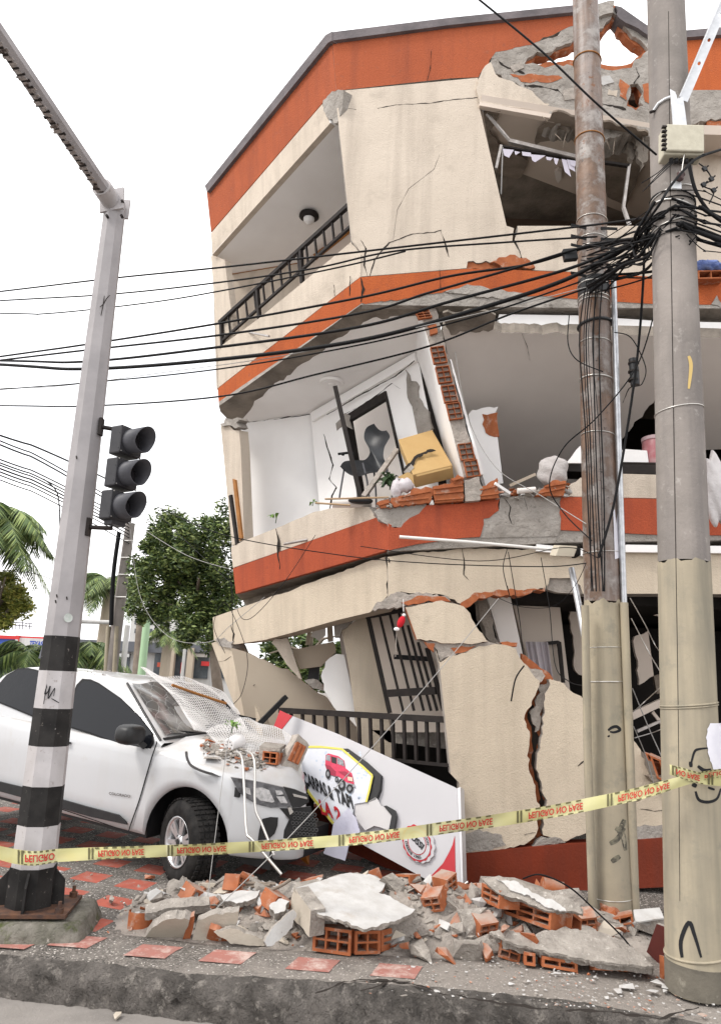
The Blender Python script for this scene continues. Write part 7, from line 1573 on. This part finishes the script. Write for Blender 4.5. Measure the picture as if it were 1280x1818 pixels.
plantlet('pot_plant', 'green leaves poking out of the net above the white flower pot', 412, 1292, 7.0, 12, .12, lf2, 9)
mb = MB(); r = random.Random(17)
for i in range(280):
    u = r.uniform(362, 475); v = np.interp(u, [362, 400, 440, 470], [1322, 1335, 1345, 1350])+r.gauss(0, 9); z = np.interp(v, [1300, 1345, 1400], [1.12, 1.05, .98]); s = r.uniform(.006, .028)
    k = r.random(); hull(mb, hood(u, v, s*.4), s*1.5, s, s*.7, RUB if k < .75 else (WB_ if k < .9 else BRK), r.random(), rz(r.uniform(0, 6)), 9)
for i in range(60):
    x = r.uniform(-2.6, -1.2); y = r.uniform(-.6, .6); s = r.uniform(.005, .014); hull(mb, cw(x, y, 1.69), s, s, s*.5, RUB, r.random(), None, 8)
tag(mb.build('rubble'), 'grit and mortar crumbs lying on the pickup bonnet and roof', 'rubble', kind='stuff')
for u, v, s, sd0, lb in [(380, 1322, .06, 81, 'grey lump on the bonnet next to the windscreen'), (448, 1352, .045, 82, 'grey lump on the bonnet between pot and brick'), (376, 1342, .07, 83, 'flat mortar patch on the bonnet below the pot')]:
    piece('rubble_block', lb, 'rubble block', lambda mb, u=u, v=v, s=s, q=sd0: hull(mb, hood(u, v+8, s*.3), s, s*.8, s*(.5 if q != 83 else .2), RUB, q))
def net(label, rows, nu, nv):
    rows = [smooth_path([aY(*q) for q in rw], 8) for rw in rows]; cols = list(zip(*rows)); cols = [smooth_path(list(c), 8) for c in cols]
    G = np.array(cols)      # [across][down]
    def at(s, t_):
        x = s*(G.shape[0]-1); y = t_*(G.shape[1]-1); i, j = int(min(x, G.shape[0]-2)), int(min(y, G.shape[1]-2)); a, b = x-i, y-j
        return G[i, j]*(1-a)*(1-b)+G[i+1, j]*a*(1-b)+G[i, j+1]*(1-a)*b+G[i+1, j+1]*a*b
    me = bpy.data.meshes.new('net'); rr = random.Random(2)
    vs = [tuple(at(i/nu, j/nv)+np.array([0, 0, .012*math.sin(i*.4)*math.cos(j*.5)+rr.uniform(-.002, .002)])) for i in range(nu+1) for j in range(nv+1)]
    me.from_pydata(vs, [], [(i*(nv+1)+j, i*(nv+1)+j+1, (i+1)*(nv+1)+j+1, (i+1)*(nv+1)+j) for i in range(nu) for j in range(nv)])
    me.materials.append(bpy.data.materials.get('net cord') or mat('net cord', (.66, .64, .63), rough=.7)); o = link('net', me)
    w = o.modifiers.new('cord', 'WIREFRAME'); w.thickness = .0055; w.use_replace = True
    return tag(o, label, 'net')
net('white mesh net draped over the windscreen of the pickup', [[(250, 1184, 7.9), (290, 1200, 8.0), (345, 1206, 8.3), (400, 1232, 8.5)], [(300, 1228, 7.7), (335, 1235, 7.8), (380, 1240, 8.1), (420, 1258, 8.3)], [(330, 1270, 7.45), (360, 1275, 7.5), (395, 1272, 7.8), (430, 1276, 8.0)], [(345, 1296, 7.3), (372, 1300, 7.4), (402, 1300, 7.5), (440, 1300, 7.6)]], 38, 28)
net('white mesh net lying over the bonnet and against the fallen sign', [[(366, 1300, 7.3), (420, 1276, 7.5), (470, 1285, 7.6), (524, 1308, 7.6)], [(385, 1318, 7.1), (430, 1305, 7.2), (475, 1312, 7.3), (520, 1320, 7.4)], [(405, 1338, 6.9), (440, 1342, 6.9), (478, 1340, 7.0), (505, 1328, 7.2)]], 44, 20)
piece('wooden_stick', 'orange brown wooden stick lying across the net over the windscreen', 'stick', lambda mb: mb.tube([aY(306, 1216, 7.7), aY(345, 1230, 7.9), (aY(402, 1249, 8.1))], .014, M['wood'], 8))
piece('metal_strip', 'bent black metal strip lying along the windscreen edge behind the net', 'metal strip', lambda mb: [mb.bar(aY(*a), aY(*b), .03, .02, M['blackm'], side=(0, 0, 1)) for a, b in [((394, 1243, 8.2), (418, 1270, 8.1)), ((418, 1270, 8.1), (454, 1278, 8.0)), ((366, 1290, 7.7), (404, 1283, 7.8))]])
piece('orange_lamp', 'orange plastic lamp fragment lying under the pickup bumper', 'lamp fragment', lambda mb: hull(mb, aZ(542, 1518, .12), .05, .05, .09, mat('amber plastic', (.45, .15, .02), rough=.3), 3))
# ------------------------------------------------------------------ background
def bbox(name, u0, u1, v0, v1, Y, dep, m, par=None, z0=-.19):
    a, b = aY(u0, v0, Y), aY(u1, v0, Y); zt = a[2]; zb = z0 if v1 is None else aY(u0, v1, Y)[2]
    mb = MB(); mb.box(((a[0]+b[0])/2, Y+dep/2, (zt+zb)/2), (abs(b[0]-a[0])/2, 0, 0), (0, dep/2, 0), (0, 0, abs(zt-zb)/2), m); return mb.build(name, par)
bw = mat('far white building', (.55, .54, .52), (.47, .46, .45), .5, .9, streak=((.35, .34, .33), .5)); bgd = mat('far dark fascia', (.12, .125, .14), rough=.8); bgg = mat('far grey wall', (.28, .30, .34), (.22, .23, .25), 1, .9); gls = mat('far dark glass', (.05, .06, .07), (.10, .11, .12), 2, .2)
t = thing('petrol_station', 'low grey building with blue and red sign fascia at the far left', 'petrol station', tuple(aZ(40, 1200, 0)*0+np.array([-22, 45, 0])))
bbox('wall', -60, 118, 1160, None, 45, 6, bgg, t)
bbox('fascia', -60, 118, 1130, 1158, 44.6, 1, mat('sign blue', (.03, .07, .32), rough=.5), t); bbox('fascia_stripe', -60, 92, 1125, 1131, 44.5, 1, mat('sign red far', (.5, .03, .03), rough=.5), t)
bbox('sign_panel', 34, 92, 1132, 1151, 44.4, .2, bw, t); bbox('sign_stripe', 29, 35, 1128, 1151, 44.3, .2, bpy.data.materials['sign red far'], t)
o = MB(); text(o, 'TEXAS', bpy.data.materials['sign blue'], lambda a, b: aY(52+24*a+2*b, 1146-8*b+a, 44.2), .05); o.build('sign_lettering', t)
bbox('roof_light', 28, 32, 1135, 1150, 44.2, .1, bw, t); bbox('column', 28, 31, 1158, 1180, 43, .3, mat('yellow post', (.5, .3, .03), rough=.6), t); bbox('window', 0, 14, 1158, 1172, 44.9, .1, gls, t); bbox('canopy', -60, 90, 1154, 1159, 43.6, 1, bw, t)
mb = MB()
for i in range(9): u = 5+i*6; mb.tube([aY(u, 1118, 46), aY(u, 1102+(i % 3)*3, 46)], .03, bgd, 4)
mb.tube([aY(0, 1108, 46), aY(58, 1112, 46)], .03, bgd, 4); mb.tube([aY(0, 1103, 46), aY(58, 1107, 46)], .03, bgd, 4); mb.build('roof_railing', t)
t = thing('apartment_block', 'tall white block behind the grey pole and the large tree', 'building', (-12, 60, 0)); bbox('wall', 236, 330, 1082, None, 60, 8, bw, t)
for i, v in enumerate((1100, 1116)):
    for u in (240, 262, 284): bbox('window', u, u+9, v, v+8, 59.95, .1, gls, t)
t = thing('shop_building', 'long low shop building with a dark fascia on the far side of the street', 'building', (-10, 38, 0)); bbox('wall', 128, 420, 1140, None, 38, 6, bw, t); bbox('fascia', 122, 300, 1134, 1152, 37.6, .5, bgd, t); bbox('awning', 300, 420, 1142, 1156, 37.5, .6, bgd, t)
for u0, u1 in ((130, 160), (166, 186), (206, 232), (276, 296), (312, 330), (342, 372), (384, 410)): bbox('shop_window', u0, u1, 1160, 1204, 37.9, .15, gls, t)
bbox('sign_panel', 252, 263, 1142, 1154, 37.4, .1, bw, t); bbox('red_poster', 322, 328, 1176, 1196, 37.7, .1, bpy.data.materials['sign red far'], t); bbox('red_poster', 358, 372, 1174, 1182, 37.7, .1, bpy.data.materials['sign red far'], t)
for k_, (u0, u1, v0, v1, c_) in enumerate([(134, 158, 1162, 1168, (.4, .3, .05)), (170, 184, 1166, 1176, (.05, .2, .35)), (210, 230, 1160, 1166, (.5, .5, .5)), (280, 294, 1176, 1184, (.4, .08, .05)), (346, 368, 1160, 1166, (.45, .42, .38)), (388, 408, 1164, 1172, (.5, .06, .05)), (404, 416, 1178, 1200, (.3, .3, .32))]):
    bbox('shop_board', u0, u1, v0, v1, 37.6, .1, mat('shop board paint', c_, rough=.6), t)
bbox('pillar', 300, 312, 1140, 1215, 37.3, .4, M['tan'], t); bbox('pillar', 334, 345, 1150, 1215, 37.3, .4, M['tan'], t)
def bpole(name, label, cat, a, b, Y, r0, r1, m):
    t = tag(MB().tube([aY(a[0], a[1], Y), aY(b[0], b[1], Y)], [r0, r1], m, 12).build(name), label, cat); return t
T = thing('utility_pole', 'far concrete utility pole with yellow guards at its foot, behind the traffic light', 'utility pole', tuple(aY(196, 1195, 17)))
MB().tube([aY(194, 1215, 17), aY(232, 930, 17)], [.15, .11], concp, 14).build('pole_shaft', T)
for u in (-9, 6): MB().tube([aY(196+u, 1215, 16.9), aY(202+u, 1112, 16.9)], .05, paint, 8).build('yellow_guard', T)
mb = MB()
for v in (960, 990, 1020, 1060): mb.tube([aY(232-(v-930)*.13+q, v, 16.85) for q in (-9, 9)], .02, M['tarnish'], 5)
mb.build('steel_band', T); mb = MB(); mb.tube(smooth_path([aY(*q) for q in [(212, 945, 16.8), (202, 1020, 16.8), (198, 1110, 16.8)]], 5), .05, M['cable'], 6); mb.build('riser_cable', T)
bpole('utility_pole', 'brown wooden pole just right of the far concrete pole', 'utility pole', (241, 1215), (250, 1090), 22, .12, .10, M['planked'])
bpole('painted_post', 'pale green post between the far poles and the large tree', 'post', (250, 1215), (262, 1095), 20, .11, .10, mat('pale green paint', (.36, .52, .33), rough=.7))
bpole('white_post', 'white post with a box at its top in the background', 'post', (216, 1215), (227, 1110), 24, .09, .09, bw)
bpole('utility_pole', 'thin dark pole leaning behind the striped mast', 'utility pole', (78, 1170), (118, 1030), 20, .13, .10, bgd)
bpole('lamp_post', 'thin grey lamp post in front of the far shops', 'lamp post', (322, 1215), (330, 1140), 26, .06, .05, bw)
mb = MB(); mb.tube([aY(118, 1103, 22), aY(205, 1105, 22)], .06, bw, 8); tag(mb.build('overhead_pipe'), 'pale horizontal bar behind the striped mast', 'bar')
# parked vehicle behind the pickup
t = thing('parked_car', 'pale parked car in the background behind the pickup roof', 'car', tuple(aY(165, 1195, 30))); mb = MB(); blob(mb, aY(160, 1186, 30)-np.array([0, 0, .1]), .8, 1.6, .7, bw, 3, n=18); mb.build('body', t); bbox('window', 152, 170, 1178, 1185, 28.4, .1, gls, t)
# foliage
def leafcloud(mb, c, rad, n, s, mats, seed, shell=.5, flat=.8, clumps=18):
    r = random.Random(seed); cl = []
    for _ in range(clumps):
        while True:
            q = np.array([r.uniform(-1, 1) for _ in range(3)])
            if .25 < np.linalg.norm(q) < 1: break
        cl.append((q*np.array(rad)*.82, r.uniform(.16, .36)))
    P_, F_, K_ = [], [], []
    for i in range(n):
        q0, w = r.choice(cl); d = np.array([r.gauss(0, 1), r.gauss(0, 1), r.gauss(0, 1)]); d /= np.linalg.norm(d)
        p = np.array(c)+q0+d*np.array(rad)*w*r.uniform(.3, 1.0)
        a = N([r.gauss(0, 1), r.gauss(0, 1), r.gauss(0, .5)])*s*r.uniform(.7, 1.5); b = N(np.cross(a, [r.gauss(0, 1), r.gauss(0, 1), r.gauss(0, 1)]))*s*.38*r.uniform(.7, 1.3)
        k = len(mb.v); mb.v += [tuple(p-a), tuple(p+b), tuple(p+a), tuple(p-b)]; mb.f.append((k, k+1, k+2, k+3)); mb.m.append(mb.mi(mats[r.choice([0, 0, 1, 1, 2, 2])])); mb.sm.append(False)
def leafmat(nm, c, c2):
    m = mat(nm, c, c2, 3, .5, spec=.35); m.node_tree.nodes['Principled BSDF'].inputs['Subsurface Weight'].default_value = 0; return m
LM = [leafmat('leaf dark', (.032, .055, .018), (.045, .075, .024)), leafmat('leaf mid', (.07, .115, .032), (.09, .135, .04)), leafmat('leaf light', (.19, .25, .07), (.24, .29, .10))]
LY = [leafmat('leaf olive', (.13, .16, .035), (.16, .18, .04)), leafmat('leaf yellow', (.28, .29, .06), (.22, .25, .05)), leafmat('leaf ochre', (.34, .30, .07), (.26, .26, .05))]
def tree(label, cu, cv, Y, ru, rv, n, s, mats, seed, trunk, dep=None, shape=None, clumps=22):
    c = aY(cu, cv, Y); sc = Y/FPX; t = thing('tree', label, 'tree', (float(aY(*trunk[0], Y)[0]), Y, 0)); mb = MB()
    for (du, dv, fu, fv, fr2) in (shape or [(0, 0, 1, 1, 1)]): leafcloud(mb, aY(cu+du, cv+dv, Y), (ru*fu*sc, (dep or ru*sc)*fu, rv*fv*sc), int(n*fr2), s, mats, seed+int(du), clumps=clumps)
    mb.build('crown', t)
    mb = MB(); K_ = len(trunk); mb.tube(smooth_path([aY(u, v, Y) for u, v in trunk], 4), [ .0075*Y*(1-.5*i/((K_-1)*4)) for i in range((K_-1)*4+1)], M['planked'], 10)
    r = random.Random(seed)
    for i in range(9):
        a = aY(*trunk[-1], Y) if i % 2 else aY(*trunk[-2], Y); b = aY(cu+r.uniform(-.7, .7)*ru, cv+r.uniform(-.7, .5)*rv, Y+r.uniform(-1, 1)); mb.tube([a, (a+b)/2+np.array([0, 0, .15]), b], [.0028*Y, .002*Y, .0008*Y], M['planked'], 6)
    mb.build('trunk', t); return t
tree('large dark green leafy tree standing behind the left end of the collapsed building', 338, 1020, 16, 108, 140, 42000, .050, LM, 3, [(388, 1230), (382, 1180), (375, 1120), (350, 1060)], dep=1.5, clumps=40,
     shape=[(-12, -45, .78, .62, .34), (-58, 20, .6, .62, .24), (25, 70, .62, .55, .25), (60, -20, .6, .9, .25)])
tree('green tree seen through the gap in the broken tan wall', 540, 1165, 19, 120, 75, 9000, .09, LM, 13, [(540, 1260), (545, 1200), (550, 1160)])
tree('small yellow green tree at the left edge under the palm', 8, 1060, 24, 62, 66, 6500, .085, LY, 23, [(-20, 1190), (-15, 1130), (-5, 1080)], clumps=16)
def palm(label, cu, cv, Y, L_, n, seed, trunkv=None, arch=1.0, dirs=None, name='palm_tree'):
    c = aY(cu, cv, Y); t = thing(name, label, 'palm tree', (float(c[0]), Y, 0)); r = random.Random(seed); mb = MB()
    for i in range(n):
        a = 2*math.pi*i/n+r.uniform(-.2, .2); el = r.uniform(-.1, 1.15); l_ = L_*r.uniform(.85, 1.1); d = np.array([math.cos(a), math.sin(a), 0])
        pts = []; K_ = 16
        for k in range(K_+1):
            s = k/K_; hor = l_*(math.sin(el+0) * .0+s*math.cos(el*.8)); z = l_*(s*math.sin(el)-arch*.85*s*s)
            pts.append(c+d*hor+np.array([0, 0, z]))
        mb.tube(pts[::2], [.03*(1-.8*q/8)*Y/25 for q in range(9)], LM[1], 4)
        for k in range(2, K_*3):
            s = k/(K_*3); j = min(K_-1, int(s*K_)); f_ = s*K_-j; p = pts[j]*(1-f_)+pts[j+1]*f_; tg = N(pts[j+1]-pts[j]); sd2 = N(np.cross(tg, (0, 0, 1)))
            ll = L_*.30*math.sin(math.pi*(.12+.83*s))
            for sg2 in (-1, 1):
                e = p+(sd2*sg2*.75+tg*.55+np.array([0, 0, -.35-r.uniform(0, .45)]))*ll*r.uniform(.8, 1.15); w = tg*L_*.011
                k0 = len(mb.v); mb.v += [tuple(p-w), tuple(p+w), tuple((p+e)/2+w*1.2+np.array([0, 0, .06*ll])), tuple(e), tuple((p+e)/2-w*.8+np.array([0, 0, .06*ll]))]; mb.f.append((k0, k0+1, k0+2, k0+3, k0+4)); mb.m.append(mb.mi(LM[r.choice([0, 1, 1, 2, 2])])); mb.sm.append(False)
    mb.build('fronds', t)
    mb = MB(); b = np.array([c[0]+r.uniform(-.1, .1), Y, -.19]); mb.tube([b, (b+c)/2, c], [.012*Y*.7, .010*Y*.7, .009*Y*.7], M['tan'], 12); mb.build('trunk', t); return t
palm('tall feathery palm at the left edge, highest of the palms', -34, 925, 22, 2.7, 46, 3)
palm('green palm rising behind the traffic light and far pole', 196, 1035, 30, 1.9, 30, 5)
palm('low young palm in front of the petrol station, nearest the left edge', 58, 1165, 24, 1.9, 26, 7, name='young_palm')
palm('low young palm just right of the striped mast', 150, 1158, 24, 1.9, 26, 9, name='young_palm')
palm('palm half hidden by the large tree above the far shops', 300, 1125, 30, 1.3, 14, 11)
